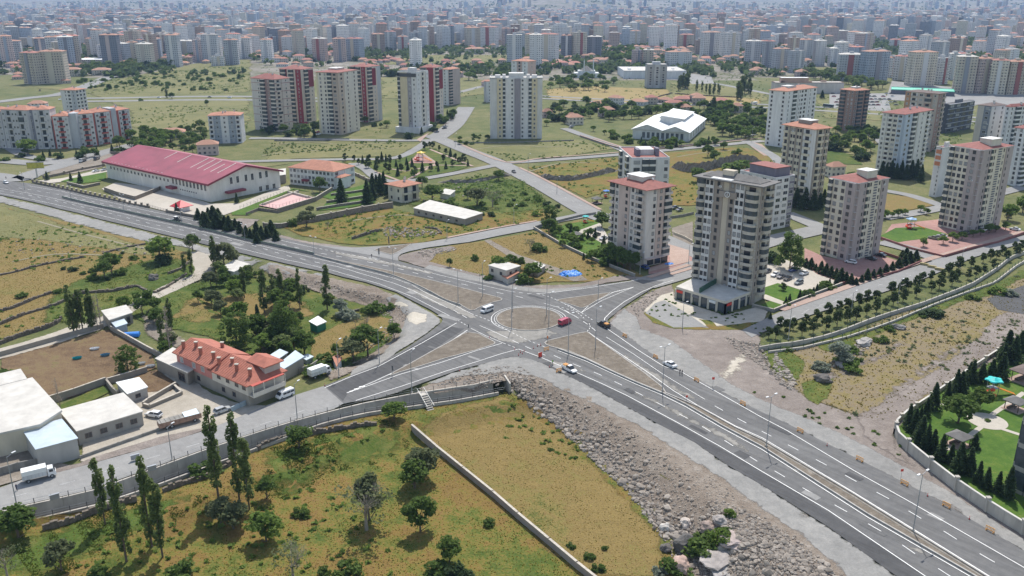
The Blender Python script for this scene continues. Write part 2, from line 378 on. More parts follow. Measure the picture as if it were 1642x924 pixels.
# ------------------------------------------------------------------ the ground: one sheet to the horizon
def spaced(lo,hi,d,far_lo,far_hi,g=1.16):
 a=list(np.arange(lo,hi+.1,d));s=d;v=hi
 while v<far_hi:s*=g;s=min(s,600);v+=s;a.append(v)
 s=d;v=lo;pre=[]
 while v>far_lo:s*=g;s=min(s,600);v-=s;pre.append(v)
 return np.array(pre[::-1]+a)
gx=spaced(-220,160,3.0,-14000,14000);gy=spaced(85,420,3.0,-400,16500,1.05)
XX,YY=np.meshgrid(gx,gy);zz=ZV(XX.ravel(),YY.ravel());zz=zz-.22-.5*(zz<-.05)
UPL=[G(*p,.45)for p in S('-60,838 0,820 60,806 143,788 217,762 333,719.5 420,690.5 480,672.5 535,658 582,646.5 671,629.5 720,622 770,615 800,605')];LOL=[G(*p,-1.3)for p in S('-60,862 0,846 61,831 148,811 227,786 335,746.5 416,716 480,692 509,681 549,670 594,660.5 647,653 690,647 740,640 819,625')]
zz=np.where(pdist(UPL,XX.ravel(),YY.ravel(),False)<3.4,np.minimum(zz,-4.2),zz)
nx_,ny_=len(gx),len(gy);idx=np.arange(nx_*ny_).reshape(ny_,nx_)
fc=np.stack([idx[:-1,:-1],idx[:-1,1:],idx[1:,1:],idx[1:,:-1]],-1).reshape(-1,4)
me=bpy.data.meshes.new('ground');me.from_pydata(np.stack([XX.ravel(),YY.ravel(),zz],1).tolist(),[],fc.tolist())
me.materials.append(M['land']);me.materials.append(M['citysoil'])
cx=XX.ravel()[fc[:,0]];cy=YY.ravel()[fc[:,0]]
me.polygons.foreach_set('material_index',((cy>1080+.12*np.abs(cx))*1).astype(np.int32));me.polygons.foreach_set('use_smooth',[True]*len(me.polygons));me.update()
tag(link('ground',me),kind='structure')
sheet('grass_field',LOL+px2w('845,640 880,668 950,700 1030,740 1110,790 1200,870 1290,940 1300,1010 -120,1010 -120,850'),'meadow',0.02,soft=.6,grid=2.2)
sheet('dry_grass_field',px2w('664,690 700,662 760,645 812,632 850,655 895,680 925,712 965,752 1000,785 1035,825 1062,860 1080,930 930,930 850,860 760,775'),'dryfield',.05,soft=4,rag=(4,1.5))
sheet('green_grass',px2w('430,720 600,672 660,680 655,720 600,745 520,760 480,800 430,800 400,770'),'softgreen',.05,soft=10,rag=(4,2))
sheet('green_grass',px2w('60,850 230,800 300,780 330,800 260,850 180,870 90,930 -40,930 -40,880'),'softgreen',.05,soft=10,rag=(4,2))
sheet('embankment_slope',px2w('800,592 823,575 839,575 869,584 901,600 933,615 973,636 1054,681 1112,710 1170,750 1222,780 1328,848 1433,924 1520,1010 1300,1060 1180,980 1100,925 1066,868 1037,824 1008,784 970,752 925,710 898,680 860,655 836,635 815,625'),'slope',.09,soft=1.2,grid=2.0,rag=(3,.8))
sheet('canal_rubble_strip',px2w('668,624 720,603 790,590 840,588 850,600 812,612 700,632 '),'slope',.04,soft=1,rag=(2,.6))
sheet('dry_grass_field',px2w('-60,325 0,330 60,345 120,357 200,378 250,392 310,405 300,440 240,470 160,490 60,530 -60,560'),'dryfield',0.02,soft=3,rag=(6,2))
sheet('green_grass',px2w('-60,322 0,329 80,350 180,378 260,400 240,412 150,398 60,385 -60,385'),'palefield',.05,soft=5,rag=(6,3))
sheet('green_grass',px2w('120,450 190,430 260,410 320,420 330,440 280,460 200,500 120,520 60,520 70,490'),'greenfield',.05,soft=6,rag=(5,3))
sheet('gravel_verge',px2w('-60,303 0,314 61,328 126,344 196,362 240,373 290,385 331,395 381,407 440,422 500,434 548,446 540,452 470,440 440,440 381,420 331,408 290,396 235,388 190,378 120,360 40,336 0,326 -60,312'),'gravel',.06,soft=1.5,rag=(3,1))
sheet('earth_lane',px2w('300,405 330,402 352,412 348,428 335,445 315,450 300,455 312,432'),'dustroad',.05,soft=1,rag=(3,.6))
sheet('village_lane',px2w('335,428 300,444 262,458 222,478 190,496 150,512 100,528 40,548 -60,575 -60,592 20,572 90,552 160,530 200,508 240,486 290,464 332,448'),'dustroad',.08,soft=.8,rag=(5,.4))
sheet('garden_ground',px2w('200,500 240,478 300,452 350,440 440,450 500,465 560,480 620,492 640,515 625,548 590,575 540,598 480,600 430,585 380,560 330,540 280,530 230,520'),'greenfield',.03,soft=2,grid=4)
sheet('garden_grass',px2w('300,480 380,470 440,470 500,485 505,510 420,520 330,520 270,510'),'dryfield',.06,soft=6,rag=(4,2))
sheet('garden_plot',px2w('497,545 520,530 560,512 600,505 628,512 630,535 600,560 560,575 530,585 500,575'),'dryfield',.09,soft=2,rag=(3,1))
sheet('garden_plot',px2w('225,505 262,508 275,525 300,545 290,560 250,550 228,530'),'earth',.09,soft=3,rag=(3,1))
sheet('rubble_slope',px2w('420,418 470,432 520,443 560,452 600,460 640,475 665,490 690,500 700,520 680,535 655,545 620,565 606,575 560,600 530,612 522,600 560,585 600,565 622,548 632,525 620,500 590,492 540,480 500,466 460,455 430,440'),'slope',.12,soft=1.2,grid=2.5,rag=(3,.8))
sheet('gravel_lot',px2w('636,472 664,487 690,500 705,512 706,518 684,537 659,552 640,565 607,587 560,607 562,595 600,572 626,550 642,530 648,505 630,490 618,478'),'gravel',.15,soft=1.2,rag=(3,.6))
sheet('pale_sand',px2w('650,509 665,500 686,505 684,516 668,522 655,518'),'sand',.18,soft=1.2,rag=(1.5,.6))
sheet('pale_sand',px2w('625,478 650,486 660,494 640,495 628,488'),'sand',.18,soft=1.2,rag=(1.5,.6))
sheet('cattle_paddock',px2w('0,575 60,560 120,542 175,528 200,540 245,568 252,590 225,600 180,615 110,640 80,640 60,625 20,600 0,590'),'brownsoil',.05,soft=1,rag=(4,.5))
sheet('farm_yard',px2w('255,600 300,600 340,630 380,645 430,650 400,668 330,690 260,712 152,742 130,740 130,700 200,650 230,615'),'dustroad',.05,soft=1,rag=(4,.6))
sheet('mud_yard',px2w('225,600 252,592 262,600 290,618 275,628 230,630 195,632 190,620'),'brownsoil',.08,soft=.8,rag=(3,.5))
sheet('vegetable_bed',px2w('92,652 165,618 178,628 100,668'),'greenfield',.08,soft=.5)
sheet('farm_yard',px2w('-60,640 0,690 50,700 90,740 130,750 40,768 0,780 -60,795'),'earth',.05,soft=1)
sheet('roadside_earth',px2w('40,768 100,757 152,743 260,713 330,691 332,686 258,700 200,718 140,737 130,742 30,760'),'redearth',.1,soft=.7,rag=(3,.4))
sheet('meadow',px2w('450,365 520,350 620,332 700,350 790,340 870,335 900,345 870,355 820,364 717,383 680,389 624,394 589,394 540,390 480,378'),'meadow',.02,soft=3,rag=(6,2))
sheet('green_grass',px2w('640,330 690,300 770,280 840,290 880,320 890,335 800,345 720,330'),'greenfield',.05,soft=8,rag=(6,3))
sheet('roadside_earth',px2w('395,368 440,375 500,388 560,396 600,399 560,402 520,397 440,381 392,370 360,360 380,350 420,352'),'redearth',.08,soft=1.5,rag=(4,1))
sheet('meadow',px2w('660,410 722,394 775,386 860,370 930,352 960,380 1000,420 1035,445 960,452 900,452 850,455 790,450 730,435 690,425'),'dryfield',.02,soft=2,rag=(5,1.5))
sheet('roadside_earth',px2w('645,408 683,400 722,394 735,397 700,408 690,420 737,432 795,445 850,458 930,455 1000,440 1035,446 971,455 930,462 884,469 854,468 795,457 737,445 678,429 640,418 638,412'),'redearth',.08,soft=1.2,rag=(4,.8))
sheet('gravel_verge',px2w('690,425 737,436 795,450 825,458 870,464 930,460 960,456 960,459 930,464 884,471 854,470 825,466 795,459 737,447 678,431'),'gravel',.11,soft=.8,rag=(3,.5))
sheet('earth_path',px2w('775,386 785,384 800,392 830,408 880,425 930,440 945,450 920,452 860,432 815,412'),'earth',.09,soft=1)
sheet('meadow',px2w('420,262 440,240 560,228 676,231 640,250 550,252 470,255'),'palefield',.02,soft=3,rag=(8,2))
sheet('meadow',px2w('745,231 920,224 990,238 900,252 815,260 760,240'),'palefield',.02,soft=2)
sheet('meadow',px2w('845,268 990,252 1000,275 1000,300 940,318 870,285'),'meadow',.02,soft=2)
sheet('meadow',px2w('1010,250 1190,235 1240,250 1250,275 1200,300 1120,330 1060,330 1060,290'),'meadow',.02,soft=3,rag=(8,2))
sheet('meadow',px2w('320,262 420,262 465,262 500,280 470,262 400,272 360,262'),'palefield',.03,soft=2)
for nm,s,m_ in[('far_field','0,135 110,140 300,132 400,158 400,200 330,212 205,205 205,178 140,150','palefield'),
    ('far_field','145,137 260,112 330,98 405,95 405,148 300,152 140,152','palefield'),
    ('far_field','600,96 680,88 830,88 830,98 700,104 620,104','palefield'),
    ('far_field','610,125 700,118 790,130 790,150 700,160 610,158','palefield'),
    ('far_field','875,143 960,138 1035,142 1075,143 1080,160 1010,166 875,158','yellowfield'),
    ('far_field','1075,132 1130,130 1230,150 1235,162 1180,168 1060,163','palefield'),
    ('far_field','1080,150 1225,158 1220,168 1070,162','yellowfield'),
    ('far_field','1310,160 1430,165 1430,195 1320,190','palefield'),
    ('far_field','1285,108 1345,108 1345,120 1285,118','palefield'),
    ('far_field','0,185 90,180 210,215 200,235 0,240','palefield'),
    ('dry_field','1410,310 1480,318 1502,328 1416,345','dryfield'),
    ('dry_field','1320,215 1380,215 1400,250 1330,245','palefield'),
    ('green_grass','1320,235 1370,250 1380,265 1322,262','greenfield')]:
 sheet(nm,px2w(s),m_,.02,soft=4 if 'far' in nm else 2,rag=(15,5),grid=12 if 'far' in nm else None)
sheet('bare_earth',px2w('975,520 985,500 1010,487 1045,466 1078,455 1090,500 1160,515 1225,520 1222,560 1240,600 1300,640 1420,680 1445,705 1500,757 1560,800 1642,850 1700,900 1642,887 1512,809 1380,741 1262,682 1220,663 1102,603 1063,582 1030,560 1001,538'),'redearth',.05,soft=1.5,rag=(5,1.2))
sheet('dry_grass_field',px2w('1245,570 1360,535 1430,508 1500,485 1560,470 1642,440 1700,440 1700,540 1600,580 1500,640 1440,680 1370,670 1300,645 1250,610'),'wastegrass',.08,soft=3,rag=(5,2))
sheet('green_grass',px2w('1222,562 1262,560 1290,580 1285,610 1262,615 1240,600'),'greenfield',.12,soft=2,rag=(3,1))
sheet('green_grass',px2w('1280,615 1340,600 1330,640 1310,650 1290,640'),'greenfield',.12,soft=2,rag=(3,1))
sheet('green_grass',px2w('1300,548 1420,516 1500,486 1590,456 1642,430 1660,440 1600,470 1520,495 1440,525 1380,550 1350,570 1320,565'),'greenfield',.12,soft=3,rag=(3,1.5))
sheet('dirt_track',px2w('1370,668 1420,640 1500,590 1570,535 1600,505 1642,495 1700,490 1700,560 1642,560 1560,595 1480,640 1440,690 1440,720 1500,762 1440,740 1380,700'),'redearth',.14,soft=3,rag=(4,1.2))
sheet('pale_spill',px2w('1148,604 1162,588 1178,570 1196,563 1200,576 1192,592 1178,606 1160,610'),'sand',.12,soft=4.5,rag=(1.5,1.2))
sheet('green_verge',px2w('1030,502 1050,500 1070,512 1095,522 1140,527 1138,530 1080,528 1045,518'),'meadow',.14,soft=.8,rag=(2,.5))
sheet('green_verge',px2w('1120,512 1140,514 1150,524 1200,518 1225,516 1190,530 1140,530'),'meadow',.14,soft=.8,rag=(2,.5))
sheet('gravel_shoulder',px2w('975,519 1000,494 1022,509 1030,527 1081,547 1120,578 1171,614 1220,640 1317,680 1386,712 1439,741 1486,767 1552,807 1642,865 1700,905 1700,925 1642,888 1512,809 1380,741 1262,682 1220,663 1102,603 1063,582 1030,560 1001,538'),'gravel',.12,soft=1,rag=(4,.5))
sheet('gravel_shoulder',px2w('662,624 720,600 786,579 823,571 839,572 869,581 901,597 933,612 973,633 1054,678 1112,707 1170,747 1222,777 1328,844 1433,920 1520,985 1440,1010 1354,924 1328,899 1275,854 1222,820 1154,767 1122,749 1098,733 1064,712 1016,680 958,652 902,627 860,606 815,598 740,605 690,618'),'gravel',.125,soft=.8,rag=(4,.4))
sheet('tyre_spread_earth',px2w('1110,735 1135,735 1162,757 1160,770 1140,765'),'earth',.09,soft=3,rag=(2,.7))
for s_ in('1290,600 1340,596 1420,560 1500,520 1440,565 1370,600 1320,618','1400,640 1470,590 1540,545 1570,535 1500,600 1440,650'):
 sheet('bare_earth',px2w(s_),'redearth',.13,soft=5,rag=(4,2))
# ------------------------------------------------------------------ roads
RL=.16
sheet('road',px2w('-60,285 45,294 100,304 140,314 181,322 240,335 300,347 345,357 392,368 440,379 500,393 533,398 600,411 639,419 678,430 737,446 795,458 825,465 854,469 884,470 930,463.5 971,456 1030,449 1065,452 1044,464 1020,479 999,493 986,504 978,510 974,514 976,520 1001,536 1030,558 1063,580 1102,601 1220,661 1262,680 1380,739 1512,807 1642,885 1760,956 1500,970 1433,922 1328,846 1222,779 1170,749 1112,709 1054,680 973,635 933,614 901,599 869,583 852,577 839,574 823,573 809,575 786,581 733,595 680,614 632,632 600,641 562,646 551,648 519,620 560,604 606,585 652,559 684,537 701,524 708,518 710,513 706,507 690,497 664,484 636,469 586,453 551,445 522,437 484,429 440,419 381,405 331,393 290,383 240,371 196,360 161,352 126,342 94,335 61,326 29,319 0,313 -60,301'),'asphalt',RL)
sheet('road',px2w('-60,800 0,783 40,769 100,757 152,743 260,713 330,691 390,667 430,650 475,634 519,620 551,648 535,657 480,672 420,690 333,719 216,761 143,787 0,819 -60,836'),'oldasphalt',RL)
sheet('side_road',px2w('505,393 533,396 566,398 624,394.6 680,389.5 717,383.5 800,367 861,356 920,344 940,337 962,339 933,350 902,356 856,368 800,378.6 751,389 722,392.5 683,398 655,404 643,408 638,413 639,419 600,411 533,399'),'street',RL+.02)
def street(s,wd,m='street',lift=RL-.03,nm='street',smooth=5):
 C=px2w(s);C=smoothline(C,smooth)if smooth else C
 return ribbon(nm,C,wd,m,lift)
STREETS={}
STREETS['avenue']=px2w('748,176 728,200 700,222 740,243 800,265 870,298 955,345')
street('748,172 728,200 700,221',16)
street('690,217 745,240 800,262 870,298 940,338 975,352',13)
street('690,224 640,252 560,255.5 480,257 400,259 300,262',7)
street('805,263 740,276 690,285 640,293',7)
street('652,292 610,288 585,270 566,262',7)
street('790,263 900,255.5 1000,247.5 1100,238 1165,232 1225,226',8)
street('905,206 935,217 975,231 1012,246',8)
street('700,225 640,225.5 560,224.5 440,222 400,222',8)
street('1195,226 1222,240 1246,256 1262,285 1300,305',7)
street('1030,456 1092,438 1150,416 1230,388 1320,367',12)
street('1060,380 1110,403 1150,425',9)
street('1412,388 1460,400 1510,418',9)
street('1260,342 1290,354 1340,375',9)
street('1416,350 1460,343 1510,333 1642,300',8)
street('1418,306 1460,314 1510,330',7)
street('1360,205 1400,218 1420,235',7)
street('-60,258 0,258 60,262 110,258 160,246 215,232',13,'street')
street('-60,276 0,283 30,288 60,276 110,262 170,243',14,'street',RL-.02)
street('0,226 40,250 100,258',8)
sheet('boulevard',px2w('1190,530 1248,502 1365,461 1406,449 1480,424 1642,378 1720,355 1720,375 1642,390 1562,413 1478,449 1414,470 1286,510 1222,534 1205,542'),'street',RL)
sheet('car_park_road',px2w('1582,480 1642,458 1700,445 1700,510 1642,505 1600,497'),'darkasphalt',RL)
street('-100,175 40,158 110,148 180,122 230,108 330,100',18,'street',.1)
street('120,158 200,157 300,155 400,155 520,158',12,'street',.1)
street('120,163 200,162 300,160.5 400,160.5 520,163',12,'street',.1)
street('850,153 980,160 1100,163.5 1230,168 1420,178 1642,195',9,'street',.1)
street('850,157 980,164 1100,168 1230,173 1420,184 1642,202',9,'street',.1)
street('700,158 760,142 820,128 880,124 1000,124 1080,128 1140,133 1240,152',9,'street',.1)
sheet('car_park',px2w('1100,118 1140,122 1145,134 1110,135 1095,128'),'oldasphalt',.12)
sheet('car_park',px2w('1330,150 1420,150 1430,180 1330,172'),'oldasphalt',.09)
sheet('car_park',px2w('1430,130 1642,152 1642,172 1500,165 1420,160'),'oldasphalt',.09)
sheet('fresh_asphalt',px2w('1222,779 1328,846 1433,922 1520,985 1560,985 1475,921 1328,822 1222,758 1154,719 1088,682 1004,636 928,601 880,581 869,583 901,599 933,614 973,635 1054,680 1112,709 1170,749'),'darkasphalt',RL+.01)
sheet('fresh_asphalt',px2w('523,621 562,605 607,587 655,560 717,524 745,528 690,565 640,593 560,628 550,644'),'darkasphalt',RL+.01,soft=1.5)
rp=random.Random(4)
for i_,(a_,c_)in enumerate(((150,338),(260,352),(380,392),(470,408),(560,428),(660,470),(700,560),(660,590),(760,575),(900,592),(1010,628),(1120,690),(1190,730),(1300,795),(1400,850),(1150,625),(1250,690),(1370,765),(1500,830),(720,510),(880,545),(940,515),(860,477),(600,415))):
 x_,y_=G(a_,c_);w_,l_,an=rp.uniform(.5,1.4),rp.uniform(1.2,4.5),R(-55 if a_>860 else-36)+rp.uniform(-.05,.05);u_=(math.cos(an),math.sin(an))
 sheet('asphalt_patch',[(x_+u_[0]*p*l_-u_[1]*q*w_,y_+u_[1]*p*l_+u_[0]*q*w_)for p,q in((-1,-1),(1,-1),(1,1),(-1,1))],rp.choice(['darkasphalt','asphalt','oldasphalt','darkasphalt']),RL+.022,soft=.5,rag=(1,.25),grid=.5)
for s in['648,458 690,470 740,492 772,512 750,512 700,490 655,470','868,577 905,580 960,604 1030,632 1110,668 1180,705 1222,735 1200,730 1100,675 1000,625 930,596 885,588',
  '770,532 800,530 880,528 900,536 870,545 830,553 800,548','985,560 1020,578 1070,610 1120,642 1100,640 1040,606 1000,578','520,401 590,412 640,424 700,437 690,441 620,426 540,410',
  '1262,740 1290,752 1300,765 1275,760','1440,868 1480,880 1490,896 1455,886','1180,690 1210,705 1215,715 1190,705']:
 sheet('dust_stain',px2w(s),'duststain',RL+.018,soft=2.6,rag=(2,.5))
for s_ in('445,232 500,228 560,233 620,229','420,250 480,243 560,240 640,238','760,240 820,233 880,236 930,230','850,275 900,262 960,262','1085,252 1130,245 1190,240','220,185 300,178 400,176','215,200 280,210 330,205','60,355 120,372 200,392 240,400','20,420 90,408 170,410','560,355 640,345 720,352'):ribbon('footpath',smoothline(px2w(s_),4),1.2,'dustroad2',.1)
def walk(s,wd=2.2,m='walk',h=.14,nm='pavement'):
 C=smoothline(px2w(s),5);return ribbon(nm,C,wd,m,RL+h)
walk('1252,498 1330,471 1402,446 1478,420 1560,396 1642,372',3,'walk')
walk('833,269.5 870,287 963,337',2)
walk('741,233 811,260.5 870,254 1000,244 1222,222',2)
walk('861,355 800,365.5 717,382',1.6)
walk('952,222 1010,240',2);walk('1105,425.5 1040,446',2.4);walk('1112,430 1075,441',2)
sheet('brick_pavement',px2w('668,224 717,198 722,196 690,212 674,228'),'walk',RL+.1)
sheet('brick_pavement',px2w('1072,392 1105,402 1106,420 1040,437 1040,432 1075,420 1070,400'),'walk',RL+.02)
def kerb(pts,wd=.3,h=.15,m='kerb',nm='kerb',closed=False,base=RL,z0=None):
 b=MB();n=len(pts)
 for i in range(n if closed else n-1):
  b.bar(pts[i],pts[(i+1)%n],wd,-.05 if z0 is None else z0,base+h,0,ext=.02)
 return tag(b.build(nm,m),kind='structure')
island_px=[smoothline(G4,4,True)for G4 in[px2w('504,409.5 542,417.7 586,426.5 630,436 671,445 707.7,454 745.7,463.5 776.4,472 805.6,480 804.5,482.5 788,486 769,493 757,499.5 749,496 738,489.6 713,481 690,470.6 648,451.6 620,441 586,431 542,420.5')]]
def island(P,sm=0):
 if sm:P=smoothline(P,sm,True)
 sheet('island_soil',P,'islandsoil',RL+.12);kerb(P,.3,.17,'kerb','kerb',True)
ISL=[]
island(px2w('510,411 542,418 586,427 630,436.5 671,445.5 708,454.5 746,464 776,472 800,478 805,480.5 803,483 788,486.5 769,493.5 760,498.5 754,498.5 748,495.5 738,489.6 713,480.5 690,470.5 648,451.8 620,441.2 586,431 542,420.8'))
island(px2w('751,534 767,536.3 793,549.5 793.5,552 790,554 762,563 713,576 675,588 640,598.5 628,603 624,603.5 632,598 660,583 690,566 720,550 745,535.5'))
island(px2w('941,533.5 931,535 878,547.5 873.5,551 876,554 882.5,556.5 910,563.5 940,575.5 979,594.5 1020,613.5 1061,631 1068,632 1062,622 1030,597 998,574 970,554 954,542.8 944,535'))
island(px2w('892.5,482.5 904,480 933,476.3 960,472.5 979,470.2 972,475 960,481 945,490.5 935,494.8 930,494.6 912,488.5 896,484.5'))
cx0,cy0=G(848,512);circ=[(cx0+10.6*math.cos(t*math.pi/32),cy0+10.6*math.sin(t*math.pi/32))for t in range(64)]
sheet('roundabout_soil',circ,'islandsoil',RL+.12);kerb(circ,.32,.2,'kerb','kerb',True)
island(px2w('612,397 625,396.3 660,392 650,398 638,405 628,409.5 600,402'))
ma=px2w('1068,632 1118,653 1179,687 1222,707 1370,795 1460,851 1581,926 1680,990');mb_=px2w('1061,631 1100,650 1158,684 1222,718 1391,826 1557,922 1660,984')
sheet('median_soil',ma+mb_[::-1],'islandsoil',RL+.08)
kerb(ma,.35,.3,'kerb');kerb(mb_,.35,.3,'kerb');kerb(px2w('894.6,561 940,578 979,596.5 1020,615 1061,632'),.5,.45,'kerb')
kerb(px2w('1179,689.5 1222,710.5 1370,799 1460,855 1581,930'),.25,.12,'darkconc')
# ------------------------------------------------------------------ lane markings
LM=RL+.035
def mark(P,wd=.16,m='line',sm=0):
 P=px2w(P)if isinstance(P,str)else P
 if sm:P=smoothline(P,sm)
 return ribbon('lane_line',P,wd,m,LM)
def dashes(P,on=3,off=6,wd=.16,m='line',sm=4,start=0,nm='lane_dash'):
 P=px2w(P)if isinstance(P,str)else P
 if sm:P=smoothline(P,sm)
 C=resample(P,.5);i=int(start/.5);b=MB()
 while i+on/.5<len(C):
  a,c=C[i],C[i+int(on/.5)];b.bar(a,c,wd,LM-.03,LM,0);i+=int((on+off)/.5)
 return tag(b.build(nm+'es',m),kind='structure')
mark('-60,299 0,310.6 29,316 76,325.5 126,337 181,351 240,365 293,377.5 331,386 381,398 460,417.6 482,422 533,434.5 571.5,445.5 609.5,456.5 644.6,470 664,478 718,506')
mark('0,303 39.5,309.2 79,317 120,326.5 161,335 200,344 240,354 290,364 345.7,377 392.5,388.7 460,405 504,414.5 542,423.5 583,434.8 631.5,447 659,457 690,474 731,491.5 756,504')
mark('519,424 542,428.5 586,441.5 630,454.5 664,467.7 717,494.5')
for st,P in((0,'0,306.5 29,310.5 76,319.5 126,331 181,344 240,359 293,370 345,381 400,393 460,410.5 519,424'),):
 dashes(P,3,5)
mark('48,299 100,307.5 140,317.5 181,326 240,339.4 293,350.4 345.7,363.6 392.5,374.5 440,384 504,398')
dashes('504,398 571.5,411 630,423.6 680,436 693,439',1.5,1.5)
mark('693,439 745.7,451.6 795,463.3 820,468.4')
dashes('820,468.4 845,471.5 862,472',1.5,1.5)
dashes('30,302 100,313.5 140,322 181,331 240,345 302,359 348.6,369 382,377 432,388 451,392 505,405 565,416 622,427.5 662,437.5 700,448 744,457 786,467.5 833,477 860,484',3,5)
mark('102,315 181,334 240,349 293,360 345,372.5 392,384 440,394')
mark('860,472 884,470.3 931,464.3 974.5,457.7 1022.7,449.7',.2)
cr=lambda r,a0,a1:[(cx0+r*math.cos(R(a)),cy0+r*math.sin(R(a)))for a in np.arange(a0,a1+1,4)]
mark(cr(12.3,-10,240));mark(cr(11.3,0,250),.12)
dashes('756,504 780,513 800,523 826,537 850,548 880,560',1.2,1.2);dashes('862,472 884,478 915,494 945,520 941,533',1.2,1.2)
dashes('718,506 735,515 755,527',1.2,1.2);dashes('807,551 820,556 832,561',1.2,1.2)
mark('755,527.5 780,540 806.6,551');mark('769,523 790,532 815,543.5');dashes('727,498 744,508 762,519',3,3);dashes('822,547 850,560 875,571',3,3)
mark('872,487 895,494 920,507');dashes('905,498 935,516 962,537',3,3);dashes('933,503 955,517',1.2,1.2);dashes('893,492 915,498 933,503',1.2,1.2)
mark('892,483 912,490.5 932,502.5');mark('945,490 932,502.5');mark('950,487 985,469 1016,461.5');mark('932,502.5 965,483 1000,468 1016,461.5');mark('980,470.5 1000,466 1016,461.5');
mark('732,519 678.8,550 607,588.7 562,605.5 521,623',.2)
mark('831.5,561 803.7,568.4 765.7,580.8 713,597 662,614.5 640.8,621.6 570.6,643.5',.2)
mark('749.6,530.4 719.7,550 691,567.7 640,594 600,613 556,631.5',.2);mark('805,551.6 764,563.5 705.8,583 640,602 590,620 556,631.5',.2)
for q_ in('561,629 566,628.2','568,625.5 575,624.4','576,621.8 585,620.6'):mark(q_,.5)
mark('831.5,561 869,575 898.5,587.7 927.7,600 964,616 1004,635 1088,680 1154,717 1220,756.6 1328,820 1481,924 1560,980',.2)
dashes('888,571 920,585 960,601 1010,625 1040,640 1110,676 1150,700 1222,746 1243,757 1293,787 1340,812 1419,857 1465,888 1512,918 1560,950',3,5)
mark('895,563.5 940,580.5 979,599 1020,617.5 1061,634.5 1100,654 1158,688 1222,722.5 1391,831 1557,927',.2)
mark('944,534 954,541.5 998,571 1042,600.5 1080,628 1117,650.5 1179,684.5 1222,703.5 1370,792 1460,847.5 1581,922.5 1680,985',.2)
mark('970,511 968,518 974.5,529 1021,561.4 1063.6,588.4 1094,598.5 1220,670 1262,692 1370,756.6 1460,807 1642,912 1720,958',.2)
mark('1080,450.4 1052,459 1028.5,469.4 1001,485 980,501 970,511',.2)
mark('972,541.7 1015.4,568.7 1062,600.8 1130,641.8')
dashes('1146,652 1175,668 1239,702 1274,720 1308,738 1347,759 1385,780 1425,801 1467,827 1513,853 1562,884 1612,913 1660,942',3,5)
dashes('1245,522 1300,496 1350,479 1400,461 1440,449 1500,430 1560,412 1642,386',3,6,.14,'oldline');dashes('1260,514 1330,487 1400,464',3,6,.14,'oldline')
dashes('20,798 100,778 200,748 300,718 400,688 500,655',3,6,.12,'oldline')
dashes('735,200 712,222 745,240 800,262 870,298 940,335',3,6,.14,'oldline')
def barrier(s,nm='median_barrier',h=.8,wd=.5,m='concrete'):
 C=smoothline(px2w(s),3);b=MB()
 for p,q in zip(C,C[1:]):
  b.bar(p,q,wd,RL-.05,RL+.3,0,.01);b.bar(p,q,wd*.45,RL+.3,RL+h,0,.01)
 return b,C
b,C=barrier('100,318 126,324.5 161,332.5 220,345.3 293,361.3 346,374 392,385.5 440,395.5 504,409.7')
o=thing('median_barrier','grey concrete barrier with green mesh between the two carriageways on the left','barrier')
b.build('concrete_base','darkconc',o);g2=MB()
for p,q in zip(C,C[1:]):g2.bar(p,q,.22,RL+.5,RL+1.0,0,.01)
g2.build('green_mesh','greenmesh',o)
b,C=barrier('504,411 542,421 586,431.8 631.5,444.3 680,465 713,482.5 738,491',h=.7);tag(b.build('median_barrier','concrete'),'bare concrete barrier along the near edge of the long dirt median','barrier')
# ------------------------------------------------------------------ buildings
CL={}
def wallmat(c,nm=None,var=.14):
 k=tuple(round(v,3)for v in c)
 if k not in CL:
  CL[k]=mat('wall_paint',k,.88,var,.35,streak=.25);
 return CL[k]
WHITE=(.66,.65,.63);CREAM=(.58,.53,.44);BEIGE=(.5,.44,.35);MAUVE=(.4,.34,.33);PINK=(.52,.42,.38);TAUPE=(.3,.26,.225);GREYW=(.42,.43,.45)
LBLUE=(.42,.48,.55);MAROON=(.2,.03,.045);BRICKC=(.25,.13,.1);YELW=(.58,.5,.34);DGREY=(.15,.15,.17);STONEW=(.3,.27,.23);PURPLE=(.17,.16,.2)
M['win']=mat('window_glass',(.035,.042,.05),.12,0,spec=.6)
M['winpale']=mat('window_curtain',(.3,.31,.32),.3,.3,1.5)
M['frame']=mat('window_frame',(.62,.61,.58),.6,0)
M['frame_d']=mat('window_frame_dark',(.14,.11,.1),.6,0)
M['balcglass']=mat('balcony_glass',(.06,.075,.085),.15,.3,.7)
def tiles(nm,c,sc=1.6):
 m=mat(nm,c,.85,.2,.5);nt=m.node_tree;N=nt.nodes.new;L=nt.links.new
 return m
M['tile']=tiles('roof_tile',(.38,.17,.11));M['tilered']=tiles('roof_tile_red',(.25,.09,.075));M['tiledark']=tiles('roof_tile_dark',(.13,.095,.085))
M['roofgrey']=mat('roof_grey',(.15,.145,.14),.9,.2,.5);M['rooflight']=mat('roof_light',(.52,.5,.46),.9,.15,.3);M['roofwhite']=mat('roof_white',(.72,.73,.72),.6,.08,.3)
M['roofmaroon']=mat('roof_maroon',(.27,.05,.075),.55,.22,.12);M['roofmetal']=mat('roof_metal',(.48,.56,.62),.45,.12,.3,metal=.2);M['fascia']=mat('fascia',(.2,.025,.05),.5,.05,.5)
WM={}
